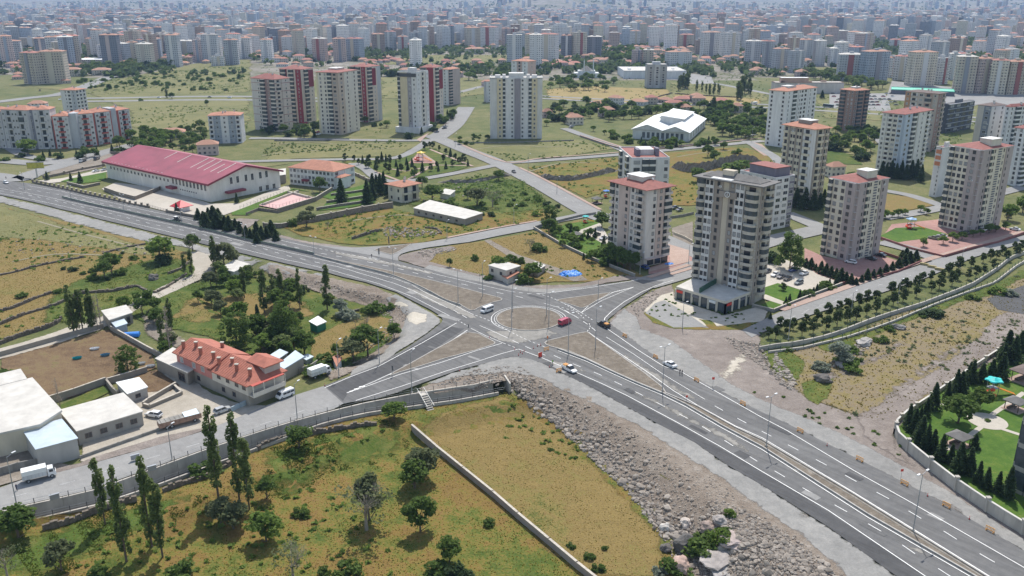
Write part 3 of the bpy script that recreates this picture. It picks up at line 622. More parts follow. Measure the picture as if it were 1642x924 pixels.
def winmesh(w_,h_,fr='frame',pane='win',mull=1):
 k=('w',round(w_,1),round(h_,1),fr,pane,mull)
 if k not in WM:
  b=MB();x=w_/2;t=.11
  b.box(-x,-.02,0,x,.03,h_,1)
  b.box(-x-t,-.09,-t,x+t,.03,0,0,bottom=True);b.box(-x-t,-.07,h_,x+t,.03,h_+t,0,bottom=True)
  b.box(-x-t,-.07,0,-x,.03,h_,0);b.box(x,-.07,0,x+t,.03,h_,0)
  if mull and w_>1:b.box(-.035,-.05,0,.035,.03,h_,0)
  WM[k]=b.mesh('window',[fr,pane])
 return WM[k]
def balcmesh(w_,h_,d_,style,cm,curved):
 k=('b',round(w_,1),round(h_,2),d_,style,cm,curved)
 if k not in WM:
  b=MB();x=w_/2
  if curved:P=[(-x,0)]+[(-x*math.cos(t*math.pi/6),-d_*(.45+.55*math.sin(t*math.pi/6)))for t in range(7)]+[(x,0)]
  else:P=[(-x,0),(-x,-d_),(x,-d_),(x,0)]
  b.prism(P,-.12,.12,0,bottom=True)
  def rim(z0,z1,m_,ins):
   Q=[(p[0]*(1-ins/x),p[1]+(ins if p[1]<-.01 else 0))for p in P]
   for p,q,r,s in zip(P,P[1:],Q,Q[1:]):b.prism([p,q,s,r],z0,z1,m_)
  rim(.12,.95 if style!='rail' else.5,0,.12)
  if style=='glazed':rim(.95,h_-.12,1,.08)
  elif style=='rail':rim(.5,1.0,2,.05)
  if style!='glazed':
   b.box(-x*.62,-.04,.12,x*.45,.04,h_-.6,1)
  else:b.prism(P,h_-.13,h_-.1,0)
  WM[k]=b.mesh('balcony',[wallmat(cm),'balcglass' if style=='glazed' else 'win','metal'])
 return WM[k]
_b=MB();_b.box(-.42,-.36,0,.42,.0,.6,0,bottom=True);_b.box(-.22,-.38,.1,.12,-.35,.5,1,bottom=True);ACM=_b.mesh('air_conditioner',['lamphead','darkmetal'])
def solve_w(x,y,z,dx,dy,X):
 a=(X-821)/FP;Kk=(CH-z)*ST
 return(a*(y*CT+Kk)-x)/(dx-a*dy*CT)
class Tower:
 """box-shaped building on its near ground corner; local +x runs along the right face, +y along the left face"""
 def __init__(s,name,label,cat,near,right,xl,ytop,n,wall,group=None,z0=0.,square=None,wl=None,back=None,topx=None):
  x,y,z=W(*near);s.z=z
  xr,yr=G(right[0],right[1],z);s.rz=math.atan2(yr-y,xr-x);s.w=math.hypot(xr-x,yr-y)
  dl=(-math.sin(s.rz),math.cos(s.rz))
  s.d=wl if wl else solve_w(x,y,z,dl[0],dl[1],xl)
  if s.d<0 or s.d>80:print('BAD depth',label,s.d);s.d=15
  s.h=topz(x,y,ytop)-z;s.n=n;s.z0=z0;s.sh=(s.h-z0)/n;s.wall=wall
  s.o=thing(name,label,cat,(x,y,z),s.rz,group);s.x,s.y=x,y
  b=MB();b.box(0,0,-1.2,s.w,s.d,s.h,0);b.build('wall',wallmat(wall),s.o)
  s.cw=0
 def tf(s,face,t,off,z):
  if face=='R':return(t,-off,z),0
  if face=='L':return(-off,s.d-t,z),-math.pi/2
  if face=='B':return(s.w-t,s.d+off,z),math.pi
  return(s.w+off,t,z),math.pi/2
 def length(s,face):return s.w if face in 'RB' else s.d
 def bay(s,face,t0,t1,off,z0,z1,col,label=None,name='bay'):
  b=MB();m=(t0+t1)/2;(x,y,z),rz=s.tf(face,m,0,0);hw=(t1-t0)/2
  b.box(-hw,-off,z0,hw,.3,z1,0,bottom=True)
  o=b.build(name,wallmat(col)if not isinstance(col,str)else col,s.o,loc=(x,y,z));o.rotation_euler=(0,0,rz)
  if label:o['label']=label
  return o
 def put(s,face,t,off,z,name,me):
  p,rz=s.tf(face,t,off,z);o=link(name,me,s.o,p,rz);s.cw+=1;return o
 def facade(s,face,spec,seed=0,floors=None,win=(1.1,1.4),fr='frame',bw=None,skip0=0,curved=True,bd=1.3):
  """spec: list of (share, colour or None, proud, items); items: w window, W wide, s slit, b balcony, g glazed balcony, r railed balcony, m mixed, v louvre strip, . blank"""
  rnd=random.Random(seed);L=s.length(face);T=sum(q[0]for q in spec);t=0
  for sh,col,off,items in spec:
   wd=L*sh/T;t0,t1=t,t+wd;t=t1
   if col is not None or off>0:
    s.bay(face,t0+.01,t1-.01,max(off,.02),-1.1,s.h-.02,col or s.wall)
   off=max(off,.02 if col is not None else 0);k=len(items)
   for i,it in enumerate(items):
    c=t0+wd*(i+.5)/k;cw=wd/k
    if it=='.':continue
    if it=='v':
     b=MB();hw=cw*.42
     nn=int(s.h/1.1)
     for j in range(nn):b.box(-hw,-.1,j*s.h/nn+.3,hw,.1,(j+.55)*s.h/nn+.3,0,bottom=True)
     p,rz=s.tf(face,c,off,0);o=b.build('louvre',wallmat(DGREY),s.o,loc=p);o.rotation_euler=(0,0,rz);continue
    for f in range(skip0,s.n if floors is None else floors):
     z=s.z0+f*s.sh
     if it in 'wWs':
      ww={'w':min(win[0],cw*.7),'W':min(cw*.62,win[0]*1.9),'s':.55}[it]
      pane='win' if rnd.random()<.72 else 'winpale'
      if rnd.random()<.05:s.put(face,c+ww*.8,off,z+.5,'air_conditioner',ACM)
      s.put(face,c,off,z+.95,'window',winmesh(ww,min(win[1],s.sh*.52),fr,pane))
     else:
      st={'b':'open','g':'glazed','r':'rail'}.get(it)or rnd.choice(['open','glazed','open','rail'])
      s.put(face,c,off,z,'balcony',balcmesh(min(cw*.92,bw or 4.5),s.sh,bd,st,s.wall if it!='r' else WHITE,curved))
 def bands(s,face,col,every=1,off=.06,hh=.22):
  b=MB();L=s.length(face)
  for f in range(1,s.n+1):
   if f%every==0:b.box(-L/2-off,-off,s.z0+f*s.sh-hh/2,L/2+off,.1,s.z0+f*s.sh+hh/2,0,bottom=True)
  p,rz=s.tf(face,L/2,0,0);o=b.build('string_course',wallmat(col),s.o,loc=p);o.rotation_euler=(0,0,rz)
 def roof(s,m='tile',h=2.2,over=.9,edge=None,chim=2,pent=None,seed=0):
  b=MB();b.hip(0,0,s.w,s.d,s.h+.25,h,0,over,1);r=b.build('roof',[m,edge or m],s.o);rnd=random.Random(seed)
  if pent:
   b=MB();x0,y0,x1,y1,hh,c=pent;b.box(s.w*x0,s.d*y0,s.h+.1,s.w*x1,s.d*y1,s.h+hh,0)
   b.build('stair_tower',wallmat(c),s.o)
   b=MB();b.box(s.w*x0-.2,s.d*y0-.2,s.h+hh,s.w*x1+.2,s.d*y1+.2,s.h+hh+.25,0,bottom=True);b.build('parapet',wallmat(WHITE),s.o)
  for i in range(chim):
   x,y=s.w*rnd.uniform(.12,.88),s.d*rnd.uniform(.15,.85);b=MB();b.box(x-.45,y-.45,s.h,x+.45,y+.45,s.h+h+.9,0);b.box(x-.6,y-.6,s.h+h+.9,x+.6,y+.6,s.h+h+1.05,1,bottom=True)
   b.build('chimney',[wallmat(WHITE),'roofgrey'],r)
  return r
 def flat(s,m='roofgrey',par=.9,pc=WHITE,boxes=((.35,.35,.6,.65,2.6),),over=0):
  b=MB();b.box(.25,.25,s.h,s.w-.25,s.d-.25,s.h+.12,0);r=b.build('roof',m,s.o)
  b=MB();t=.3;v=over
  b.box(-v,-v,s.h-.3,s.w+v,t,s.h+par,0,bottom=True);b.box(-v,s.d-t,s.h-.3,s.w+v,s.d+v,s.h+par,0,bottom=True)
  b.box(-v,t,s.h-.3,t,s.d-t,s.h+par-.003,0,bottom=True);b.box(s.w-t,t,s.h-.3,s.w+v,s.d-t,s.h+par-.003,0,bottom=True);b.build('parapet',wallmat(pc),s.o)
  for x0,y0,x1,y1,hh in boxes:
   b=MB();b.box(s.w*x0,s.d*y0,s.h+.1,s.w*x1,s.d*y1,s.h+hh,0);b.build('roof_hut',wallmat(pc),s.o)
  return r
 def dishes(s,k=4,seed=3):
  rnd=random.Random(seed)
  for i in range(k):
   x,y=s.w*rnd.uniform(.2,.8),s.d*rnd.uniform(.2,.8);b=MB();z=s.h+2.6
   b.tube((x,y,s.h),(x,y,z),.05,n=4);b.tube((x,y,z),(x+.1,y-.25,z+.1),.5,.42,8,1);b.build('satellite_dish',['metal','roofwhite'],s.o)
# --- T1 pink and white tower by the junction
t=Tower('apartment_tower','pink and off-white tower with red hip roof, dark trees at its foot, nearest the roundabout','apartment tower',(1031,427),(1069.5,418),977.5,305,11,(.56,.5,.46))
t.facade('L',[(1,None,0,'m'),(1.3,(.6,.56,.53),.5,'w'),(2.7,PINK,.8,'.w'),(1.5,(.6,.56,.53),.5,'w'),(1.9,None,0,'m'),(.5,None,0,'.')],3,win=(1.0,1.35),fr='frame_d',skip0=1,curved=False)
t.facade('R',[(2.5,(.6,.56,.53),.5,'.w'),(1.8,PINK,.7,'w'),(2,None,0,'m')],4,win=(1.0,1.35),fr='frame_d',skip0=1,curved=False)
t.roof('tilered',2.4,1.6,chim=2,pent=(.25,.3,.75,.75,3.4,(.55,.5,.45)));t.dishes(4)
b=MB()
for i in range(3):b.box(t.w*(.12+.3*i),-.75,.1,t.w*(.36+.3*i),-.5,2.7,0,bottom=True)
b.build('shop_front','win',t.o);b=MB();b.box(.1,-2.3,2.9,t.w*.75,-.55,3.1,0,bottom=True);b.build('canopy',wallmat(PINK),t.o)
# --- T2 tall tower with shop block
t=Tower('apartment_tower','tall grey and cream tower with dark flat roof and curved white balconies above the shops','apartment tower',(1203,488),(1224,478),1108,300,15,(.46,.42,.36))
W2=(.62,.61,.6)
t.facade('L',[(1.6,None,0,'m'),(1.5,W2,.7,'ww'),(1.7,TAUPE,.4,'w'),(1,BEIGE,.25,'.'),(1.3,TAUPE,.4,'w'),(1.6,W2,.7,'ww'),(2.6,None,0,'m')],5,win=(.95,1.5),fr='frame_d',skip0=1,bd=1.7)
t.facade('R',[(1.2,TAUPE,.3,'s'),(3,None,0,'m'),(.5,TAUPE,.3,'.')],6,win=(.8,1.4),fr='frame_d',skip0=1,bd=1.8)
b=MB();b.box(-1.8,-1.8,t.h+.1,t.w+1.5,t.d+1.5,t.h+.5,0,bottom=True);r=b.build('roof','roofgrey',t.o)
b=MB();b.hip(1,1,t.w-1,t.d-1,t.h+.7,1.6,0);b.build('roof_slope','roofgrey',r)
b=MB();b.box(-1.0,t.d*.45,t.h+.5,4,t.d*.78,t.h+.75,0);b.build('terrace_slab','roofwhite',r)
b=MB();b.box(t.w*.3,t.d*.5,t.h+.5,t.w*.6,t.d*.68,t.h+3.2,0);b.build('roof_hut',wallmat(BEIGE),t.o);t.bands('L',W2,1,.05,.14)
t.bay('L',t.d*.38,t.d*.66,1.3,t.h-5.2,t.h-3.2,TAUPE,'taupe fascia with a round white emblem','sign_fascia')
p,rz=t.tf('L',t.d*.52,1.45,t.h-4.1);b=MB();b.tube((0,.1,0),(0,-.05,0),1.0,1.0,14,0);b.tube((0,-.05,0),(0,-.1,0),.72,.72,12,1);b.box(-.12,-.14,-.5,.16,-.05,.55,0,bottom=True)
o=b.build('emblem',['roofwhite','frame_d'],t.o,loc=p);o.rotation_euler=(0,0,rz)
sh=thing('shop_block','single storey glass-fronted shop block with cream pillars at the foot of the tall tower','shop',W(1162,504),0)
P=[G(*q)for q in((1083,479),(1162,504),(1206,486),(1196,478),(1125,457))];x0,y0=sh.location[0],sh.location[1];P=[(a-x0,c-y0)for a,c in P]
b=MB();Pi=[(a*.985,c*.985+.3)for a,c in P];b.prism(Pi,0,3.6,0);b.build('glass_front','balcglass',sh)
b=MB();b.prism(P,3.6,4.5,0,1,True);b.build('roof',[wallmat(CREAM),'rooflight'],sh)
for a,c,k in((P[0],P[1],6),(P[1],P[2],4)):
 for i in range(k+1):
  u=i/k;b=MB();X,Y=a[0]+(c[0]-a[0])*u,a[1]+(c[1]-a[1])*u;b.box(X-.3,Y-.3,0,X+.3,Y+.3,3.6,0);b.build('pillar',wallmat(CREAM),sh)
  if i<k and i%2==0:
   v=(i+.5)/k;X2,Y2=a[0]+(c[0]-a[0])*v,a[1]+(c[1]-a[1])*v;b=MB();dx,dy=(c[0]-a[0])/math.dist(a,c),(c[1]-a[1])/math.dist(a,c)
   b.bar((X2-dx*1.3,Y2-dy*1.3),(X2+dx*1.3,Y2+dy*1.3),.5,2.6,3.45,0);b.build('shop_sign',['redplastic',wallmat(DGREY),'roofwhite'][i//2%3],sh)
b=MB();b.bar(((P[1][0]+P[0][0])/2,(P[1][1]+P[0][1])/2+1),((P[3][0]+P[4][0])/2,(P[3][1]+P[4][1])/2+1),.5,4.5,6.2,0);b.build('hedge_screen','greenmesh',sh)
# --- T3 modern block behind T1
t=Tower('apartment_block','modern white block with dark ribbon windows and dark roof boxes just behind the pink tower','apartment block',(1010,322),(1070,321),990,255,6,(.62,.6,.56))
t.facade('R',[(2.2,W2,.5,'W'),(3,None,0,'gg'),(3,W2,.4,'.w')],1,win=(1.6,1.7),fr='frame_d',curved=False);t.facade('L',[(1,None,0,'gg')],2,curved=False)
t.flat('tilered',.7,W2,((.3,.3,.7,.6,3),));b=MB();b.box(t.w*.2,t.d*.2,t.h,t.w*.3,t.d*.4,t.h+3.5,0);b.box(t.w*.72,t.d*.2,t.h,t.w*.8,t.d*.35,t.h+4,0);b.build('roof_box',wallmat(PURPLE),t.o)
# --- T2b
t=Tower('apartment_block','white office-like block with a dark purple penthouse floor, behind the tall grey tower','apartment block',(1236,368),(1266,362),1180,287,8,W2)
t.facade('R',[(3.4,W2,.4,'WW'),(1.4,PURPLE,.2,'W')],1,win=(1.4,1.6));t.facade('L',[(1,None,0,'wWwWw')],2)
t.flat('tilered',.6,W2,());b=MB();b.box(1.5,t.d*.1,t.h+.1,t.w-1,t.d*.8,t.h+4,0);b.build('penthouse',wallmat(PURPLE),t.o);b=MB();b.box(1.2,t.d*.1-.3,t.h+4,t.w-.7,t.d*.8+.3,t.h+4.3,0,bottom=True);b.build('penthouse_roof','tilered',t.o)
# --- T4
t=Tower('apartment_tower','cream tower with brown vertical strips and orange roof before the long white tower','apartment tower',(1292,334),(1316,330),1246,208,12,(.55,.5,.4))
t.facade('L',[(1.6,None,0,'b'),(.35,TAUPE,.3,'.'),(1.5,None,0,'ww'),(.35,TAUPE,.3,'.'),(1.5,None,0,'ww'),(.35,TAUPE,.3,'.'),(2.6,W2,.0,'b'),(.4,W2,.3,'.')],7,win=(.9,1.4),skip0=1,fr='frame_d')
t.facade('R',[(.6,W2,.3,'.'),(.5,TAUPE,.35,'.'),(2,None,0,'b'),(.5,TAUPE,.35,'.'),(.9,None,0,'b'),(.4,TAUPE,.3,'.')],8,skip0=1)
t.roof('tile',2.2,1.2,chim=2,pent=(.3,.3,.8,.7,3.2,TAUPE))
# --- T5
t=Tower('apartment_tower','long white tower with small windows, dark balcony recesses and orange tile roofs','apartment tower',(1253,236),(1300,226),1226,147,13,(.68,.67,.66))
t.facade('L',[(1,None,0,'w.w')],9,win=(1.1,1.4),fr='frame_d');t.facade('R',[(1,None,.4,'s'),(1.6,None,0,'g'),(1,None,.4,'sW'),(1.2,None,0,'W'),(.8,None,.3,'s'),(1,None,.5,'W')],10,fr='frame_d',curved=False,bd=.6)
t.roof('tile',2,.8,chim=3,pent=(.2,.3,.4,.7,2.6,W2))
# --- T6
t=Tower('apartment_tower','brown brick-coloured tower with white framed windows and an orange roof','apartment tower',(1363,211),(1385,208.5),1340,146,11,(.27,.18,.15))
t.facade('L',[(2,None,0,'g'),(1,None,.3,'s'),(1,None,.3,'w')],11);t.facade('R',[(1,None,.3,'w'),(1.7,GREYW,.2,'g'),(.8,None,.3,'.'),(1.3,GREYW,0,'g')],12,curved=False)
t.roof('tile',1.8,.6,chim=2,pent=(.3,.3,.7,.6,2.2,W2))
# --- T7
t=Tower('apartment_tower','white and pale blue tower with dark red roof, dark conifers at its foot','apartment tower',(1436,283),(1479,272),1403,184,13,(.62,.61,.57))
t.facade('L',[(1.4,None,.5,'w'),(1.6,None,0,'b'),(1.4,(.56,.53,.46),.8,'W'),(1.3,LBLUE,1.0,'W')],13,fr='frame');t.facade('R',[(1.4,LBLUE,.9,'W'),(1.4,None,0,'g'),(1.6,None,.5,'w'),(1,None,0,'b')],14)
t.roof('tilered',2,1.2,chim=4)
# --- T8
t=Tower('apartment_tower','beige tower with brown and orange accents and dark roof behind the white and blue tower','apartment tower',(1491,243),(1503,240),1440,151,12,(.45,.39,.34))
t.facade('L',[(1.2,(.42,.24,.14),.4,'w'),(1.5,W2,.2,'b'),(1.5,None,.6,'W'),(1.5,(.42,.3,.24),.4,'m'),(1.2,None,0,'w')],15);t.facade('R',[(1,(.3,.2,.17),.2,'w'),(1,None,0,'b')],16)
t.roof('tiledark',1.2,1,chim=3)
t=Tower('office_block','low dark glass block with stepped terraces beside the beige tower','office block',(1515,214),(1556,206),1505,168,6,(.07,.075,.09));t.bands('R',GREYW,1,.9,.3);t.facade('R',[(1,None,0,'WWWW')],1,win=(3,1.8),fr='frame_d');t.flat('roofgrey',.4,DGREY)
# --- T9, T10 twins
for nm,near,right,xl,yt,n,lab in(('apartment_tower',(1360,418),(1405.5,407),1319,294,11,'cream and mauve tower with louvre strip, nearer of the twins, beside the tower car park'),
        ('apartment_tower',(1552,373),(1599,363),1507,241,13,'cream and mauve tower with louvre strip, farther of the twins, beside the playground lawn')):
 t=Tower(nm,lab,'apartment tower',near,right,xl,yt,n,(.64,.58,.48))
 t.facade('L',[(.9,(.2,.21,.23),0,'g'),(3.3,None,.9,'ww' if n==11 else 'www'),(2.2,MAUVE,1.5,'w')],17,win=(1.3,1.5),fr='frame_d',curved=False,bd=1.8)
 t.facade('R',[(1.9,MAUVE,.9,'.s'),(.5,None,0,'g'),(1.5,None,.5,'s'),(1,None,.55,'v'),(1,None,.5,'s'),(1.7,MAUVE,.9,'s.')],18,win=(.8,1.3),fr='frame_d',curved=False)
 t.roof('tilered',1.8,.9,edge=wallmat(W2),chim=2,pent=(.38,.1,.72,.5,3.6,(.58,.54,.46)));t.bands('L',W2,1,.93,.1)
t=Tower('apartment_tower','slim white tower with three orange panels at its top, half hidden behind the farther twin','apartment tower',(1500,316),(1522,312),1489,238,11,(.64,.63,.63))
t.facade('L',[(1,None,0,'.s')],1);t.facade('R',[(1,None,0,'w')],1);t.flat('tilered',.5,W2)
for i in range(3):t.bay('L',.5,t.d-.5,.25,t.h-3-3.1*i,t.h-1-3.1*i,(.5,.2,.1),'orange balcony panel','balcony_panel')
t=Tower('apartment_tower','slate grey cornered tower joined to a white one on the right, brown hip roof','apartment tower',(1577,246),(1600,243),1556,171,10,(.2,.22,.26))
t.facade('L',[(1,(.5,.47,.42),.1,'.'),(1,None,.3,'W')],1);t.facade('R',[(1,(.55,.55,.55),.3,'ww')],1,fr='frame_d');t.roof('tiledark',1.6,.5,chim=2)
t=Tower('apartment_tower','white tower with grey balconies and red roof hard against the slate grey tower','apartment tower',(1606,250),(1648,246),1599,172,11,(.68,.67,.68))
t.facade('R',[(1,None,0,'s'),(1.5,None,0,'g'),(1,None,.4,'w'),(1.5,None,0,'g'),(1,None,.4,'w')],2,fr='frame_d',curved=False);t.facade('L',[(1,None,0,'w')],3);t.roof('tilered',1.6,.5,chim=2)
t=Tower('apartment_tower','white tower with grey balconies cut by the right frame edge, trees at its foot','apartment tower',(1627,298),(1664,292),1611,207,12,(.68,.67,.68))
t.facade('L',[(1,None,0,'w.'),(1.2,None,.5,'w')],4,fr='frame_d');t.facade('R',[(1.5,None,0,'g'),(1,None,.3,'w'),(1,None,.3,'w'),(1.5,None,0,'b')],5,fr='frame_d',curved=False);t.roof('tilered',1.6,.6,chim=2)
# --- right edge near tower in the garden
t=Tower('apartment_tower','grey-beige tower with dark glazed balconies cut by the right frame edge beside the playground garden','apartment tower',(1622,783),(1690,815),1616,640,4,(.3,.29,.26),wl=16)
t.facade('R',[(1,None,0,'ggg')],4,curved=False,bd=1.2);t.facade('L',[(1,None,0,'gg.g')],5,curved=False,bd=.8);t.flat('roofgrey',.5,STONEW)
# --- middle group (M)
t=Tower('apartment_tower','cream tower with brown centre panel and dark red string courses, leftmost of the central group','apartment tower',(447,211),(470,207),410,128,13,(.56,.5,.45))
t.facade('L',[(2.2,(.56,.52,.48),.4,'.w'),(1.3,(.32,.22,.2),.8,'g'),(.9,(.32,.22,.2),.5,'s'),(1,None,0,'g')],19,curved=False);t.facade('R',[(1,None,0,'m'),(1.2,None,.4,'w')],20);t.bands('R',MAROON,2,.5,.3);t.bay('L',.5,t.d*.4,.5,-1,-.9,MAROON)
t.bands('L',(.3,.12,.1),2,.45,.3);t.roof('tilered',3.4,.7,chim=2)
t=Tower('apartment_tower','cream tower with maroon stripe and shoulders, second from left in the central group','apartment tower',(488,197),(507,193),455,112,13,(.57,.5,.43))
t.facade('L',[(1.4,MAROON,.1,'g'),(1.6,None,.4,'g'),(.9,(.24,.04,.05),.7,'s')],21,curved=False);t.facade('R',[(.2,None,.3,'.'),(1.6,None,.4,'g'),(1.1,None,.5,'w')],22,curved=False);t.roof('tilered',2.6,.6,chim=2)
t.bay('R',t.w*.45,t.w*.98,.62,t.h*.66,t.h*.98,MAROON,'stepped maroon shoulder panel','painted_panel')
t=Tower('apartment_tower','broad cream and brown tower with even rows of square windows, front of the central group','apartment tower',(547,216),(577,208),513,117,15,(.6,.56,.49))
t.facade('L',[(.6,(.62,.55,.38),.1,'.'),(2.4,None,.5,'ww'),(1.1,None,0,'g'),(1.5,(.42,.35,.3),.5,'W')],23,fr='frame_d',curved=False);t.facade('R',[(1,(.48,.4,.33),.6,'W'),(2.4,None,.5,'ww')],24,fr='frame_d')
t.roof('tilered',1.6,1,chim=5,pent=(.3,.3,.7,.7,2.4,PINK))
t=Tower('apartment_tower','cream tower with maroon stripe and shoulders right behind the broad window-row tower','apartment tower',(590,196),(613,192),566,108,14,(.57,.5,.43))
t.facade('L',[(1.2,MAROON,.1,'g'),(1.4,None,.4,'g'),(.8,(.24,.04,.05),.7,'s')],25,curved=False);t.facade('R',[(1.6,None,.4,'g'),(1.2,None,.5,'w'),(1,GREYW,.5,'.')],26,curved=False);t.roof('tilered',2.2,.5,chim=2)
t.bay('R',t.w*.38,t.w*.66,.62,t.h*.66,t.h*.97,MAROON,'stepped maroon shoulder panel','painted_panel')
t=Tower('apartment_tower','cream and grey tower with black band under its flat roof standing on a white podium','apartment tower',(671,213),(689,208),641,117,13,(.58,.55,.5))
t.facade('L',[(.8,(.6,.58,.55),.2,'g'),(2.3,YELW,.3,'.'),(1.3,(.3,.28,.3),.35,'w'),(1.6,W2,.3,'w')],27,curved=False,bd=.6);t.facade('R',[(1,W2,.2,'s'),(1.6,None,0,'b'),(.8,W2,.3,'s')],28,bd=.6)
t.flat('roofgrey',.8,W2,((.4,.4,.7,.7,3),));t.bay('L',.3,t.d-.3,.8,t.h-3.2,t.h-.6,'darkmetal',None,'glass_band')
b=MB();b.box(-3,-2,-1,t.w+1.5,t.d+2,4,0);b.build('podium',wallmat(W2),t.o)
t=Tower('apartment_tower','cream tower with maroon stripe and shoulders tucked behind the black-banded tower','apartment tower',(697,197),(711,193),676,109,14,(.57,.5,.43))
t.facade('L',[(1,None,0,'g'),(.9,(.24,.04,.05),.7,'.')],29,curved=False);t.facade('R',[(1.6,None,.4,'g'),(1.1,None,.4,'w')],30,curved=False);t.roof('tilered',2.2,.5,chim=2);t.bay('R',t.w*.5,t.w*.98,.62,t.h*.6,t.h*.95,MAROON,None,'painted_panel')
t=Tower('apartment_tower','pinkish tower with orange tile roof and white side, rightmost of the central group','apartment tower',(720,169),(738,166),709,112,12,(.45,.37,.34))
t.facade('L',[(1,(.58,.57,.56),.2,'w')],31);t.facade('R',[(1,None,0,'g'),(2,None,.4,'.')],32,curved=False);t.roof('tile',1.6,.4,chim=1)
t=Tower('apartment_tower','wide pale tower with grey centre stripe and yellow side strips, alone right of the avenue','apartment tower',(786,222),(869,222),785,126,14,(.56,.55,.53),wl=17)
t.facade('R',[(1.3,None,0,'.'),(1,YELW,.5,'w'),(.5,None,0,'g'),(1.6,W2,.4,'.w'),(1.1,(.27,.25,.27),.9,'.'),(1.4,W2,.4,'w.'),(.6,None,0,'g'),(1,YELW,.5,'w'),(.9,None,0,'.')],33,win=(1.2,1.4),curved=False,bd=.7)
t.flat('rooflight',.7,W2,((.36,.1,.64,.6,3.6),(.1,.3,.2,.6,2),(.8,.3,.9,.6,2),(.24,.3,.3,.6,2.4),(.7,.3,.76,.6,2.4)))
t=Tower('apartment_block','pink block with orange roof showing over the top of the wide pale tower','apartment block',(846,148),(859,146),820,99,9,(.48,.38,.34));t.facade('L',[(1,W2,.2,'w'),(1,None,0,'b'),(1,W2,.2,'w')],1);t.facade('R',[(1,None,0,'w')],1);t.roof('tile',2,.6,chim=1)
t=Tower('apartment_block','narrow grey-white block with tile roof at the left shoulder of the wide pale tower','apartment block',(780,164),(800,163),776,131,6,GREYW);t.facade('R',[(1,W2,.2,'w'),(1,(.1,.12,.18),.2,'.')],1);t.roof('tile',1,.3,chim=0)
# --- left group
def rowblock(near,right,xl,yt,n,wall,acc,lab,spec,seed):
 t=Tower('apartment_block',lab,'apartment block',near,right,xl,yt,n,wall,'terraced apartment blocks on the far left',wl=14)
 t.facade('R',spec,seed,win=(1.3,1.4));t.roof('tile',2.4,.5,edge=wallmat(acc),chim=2);return t
rowblock((-14,236),(12,238),-15,178,6,(.42,.41,.42),DGREY,'grey apartment block at the very left edge with dark stair recess',[(1,None,.3,'w'),(1.5,None,0,'m'),(1,None,.3,'w')],1)
rowblock((13,238),(54,240),12,176,6,(.45,.44,.45),DGREY,'pale grey apartment block with orange roof, second from the left edge',[(1,None,.4,'w'),(1.5,None,0,'m'),(1.6,None,.4,'ww'),(1.5,None,0,'m'),(1,None,.4,'w')],2)
rowblock((56,239),(89,238),55,177,6,(.5,.49,.49),DGREY,'pale grey apartment block between the stair slot and the first red-trimmed block',[(.9,(.2,.2,.23),.7,'s'),(1.2,None,.4,'w'),(1.6,None,0,'m'),(1,None,.4,'w')],3)
RB=(.38,.09,.07)
for near,right,xl,yt,lab,seed,sp in(((91,238),(117,237.5),90,187,'white apartment block with red balconies at the left end of the red-trimmed row',4,[(.25,RB,.5,'.'),(1,(.56,.55,.54),.4,'w'),(1.6,(.56,.55,.54),0,'b'),(1,(.56,.55,.54),.4,'w')]),
       ((126,236),(158,233),125,184,'white apartment block with red balconies in the middle of the red-trimmed row',5,[(.6,RB,.5,'.'),(1,(.56,.55,.54),.4,'w'),(1.6,(.56,.55,.54),0,'b'),(1,(.56,.55,.54),.4,'w'),(.3,RB,.5,'.')]),
       ((159,232),(184,229),158,181,'white apartment block with red balconies, third of the red-trimmed row',6,[(1,(.56,.55,.54),.4,'w'),(1.6,(.56,.55,.54),0,'b'),(1,(.56,.55,.54),.4,'w'),(.2,RB,.5,'.')]),
       ((192,227),(213,223),191,178,'white apartment block with red corner and balconies, right end of the red-trimmed row',7,[(.7,RB,.6,'.'),(1,(.56,.55,.54),.4,'w'),(1.6,(.56,.55,.54),0,'b'),(1,(.56,.55,.54),.4,'w')])):
 t=Tower('apartment_block',lab,'apartment block',near,right,xl,yt,6,(.56,.55,.54),'terraced apartment blocks on the far left',wl=14)
 t.wall=RB;t.facade('R',sp,seed,win=(1.3,1.4),curved=False);t.roof('tile',2.4,.5,edge=wallmat(RB),chim=2)
 if seed in(4,6):
  L_=t.w;b=MB();b.box(L_,1,-1,L_+(5 if seed==4 else 4.5),13,t.h+1.8,0);b.build('stair_tower',wallmat(GREYW),t.o)
t=Tower('apartment_tower','white tower with orange roof and balcony ladder side, rising behind the red-trimmed row','apartment tower',(127,186),(143,183),103,145,7,(.6,.59,.58))
t.facade('L',[(1.4,None,0,'.s'),(.8,None,.2,'W'),(1,GREYW,.2,'s')],8,fr='frame_d');t.facade('R',[(1,None,0,'bbb')],9,curved=False,bd=.5);t.roof('tile',1.6,.8,chim=2)
t=Tower('apartment_block','grey-blue and white block with orange roof beside the tree belt behind the maroon-roofed hall','apartment block',(338,230),(389,229),335,186,6,(.52,.53,.55),wl=15)
t.facade('R',[(1,W2,0,'b'),(1.4,(.28,.31,.35),.3,'w'),(1.5,W2,.3,'w'),(1.4,(.28,.31,.35),.3,'w'),(1,W2,0,'b')],10,curved=False);t.roof('tile',1.8,.6,chim=3);t.bands('R',W2,1,.35,.15)
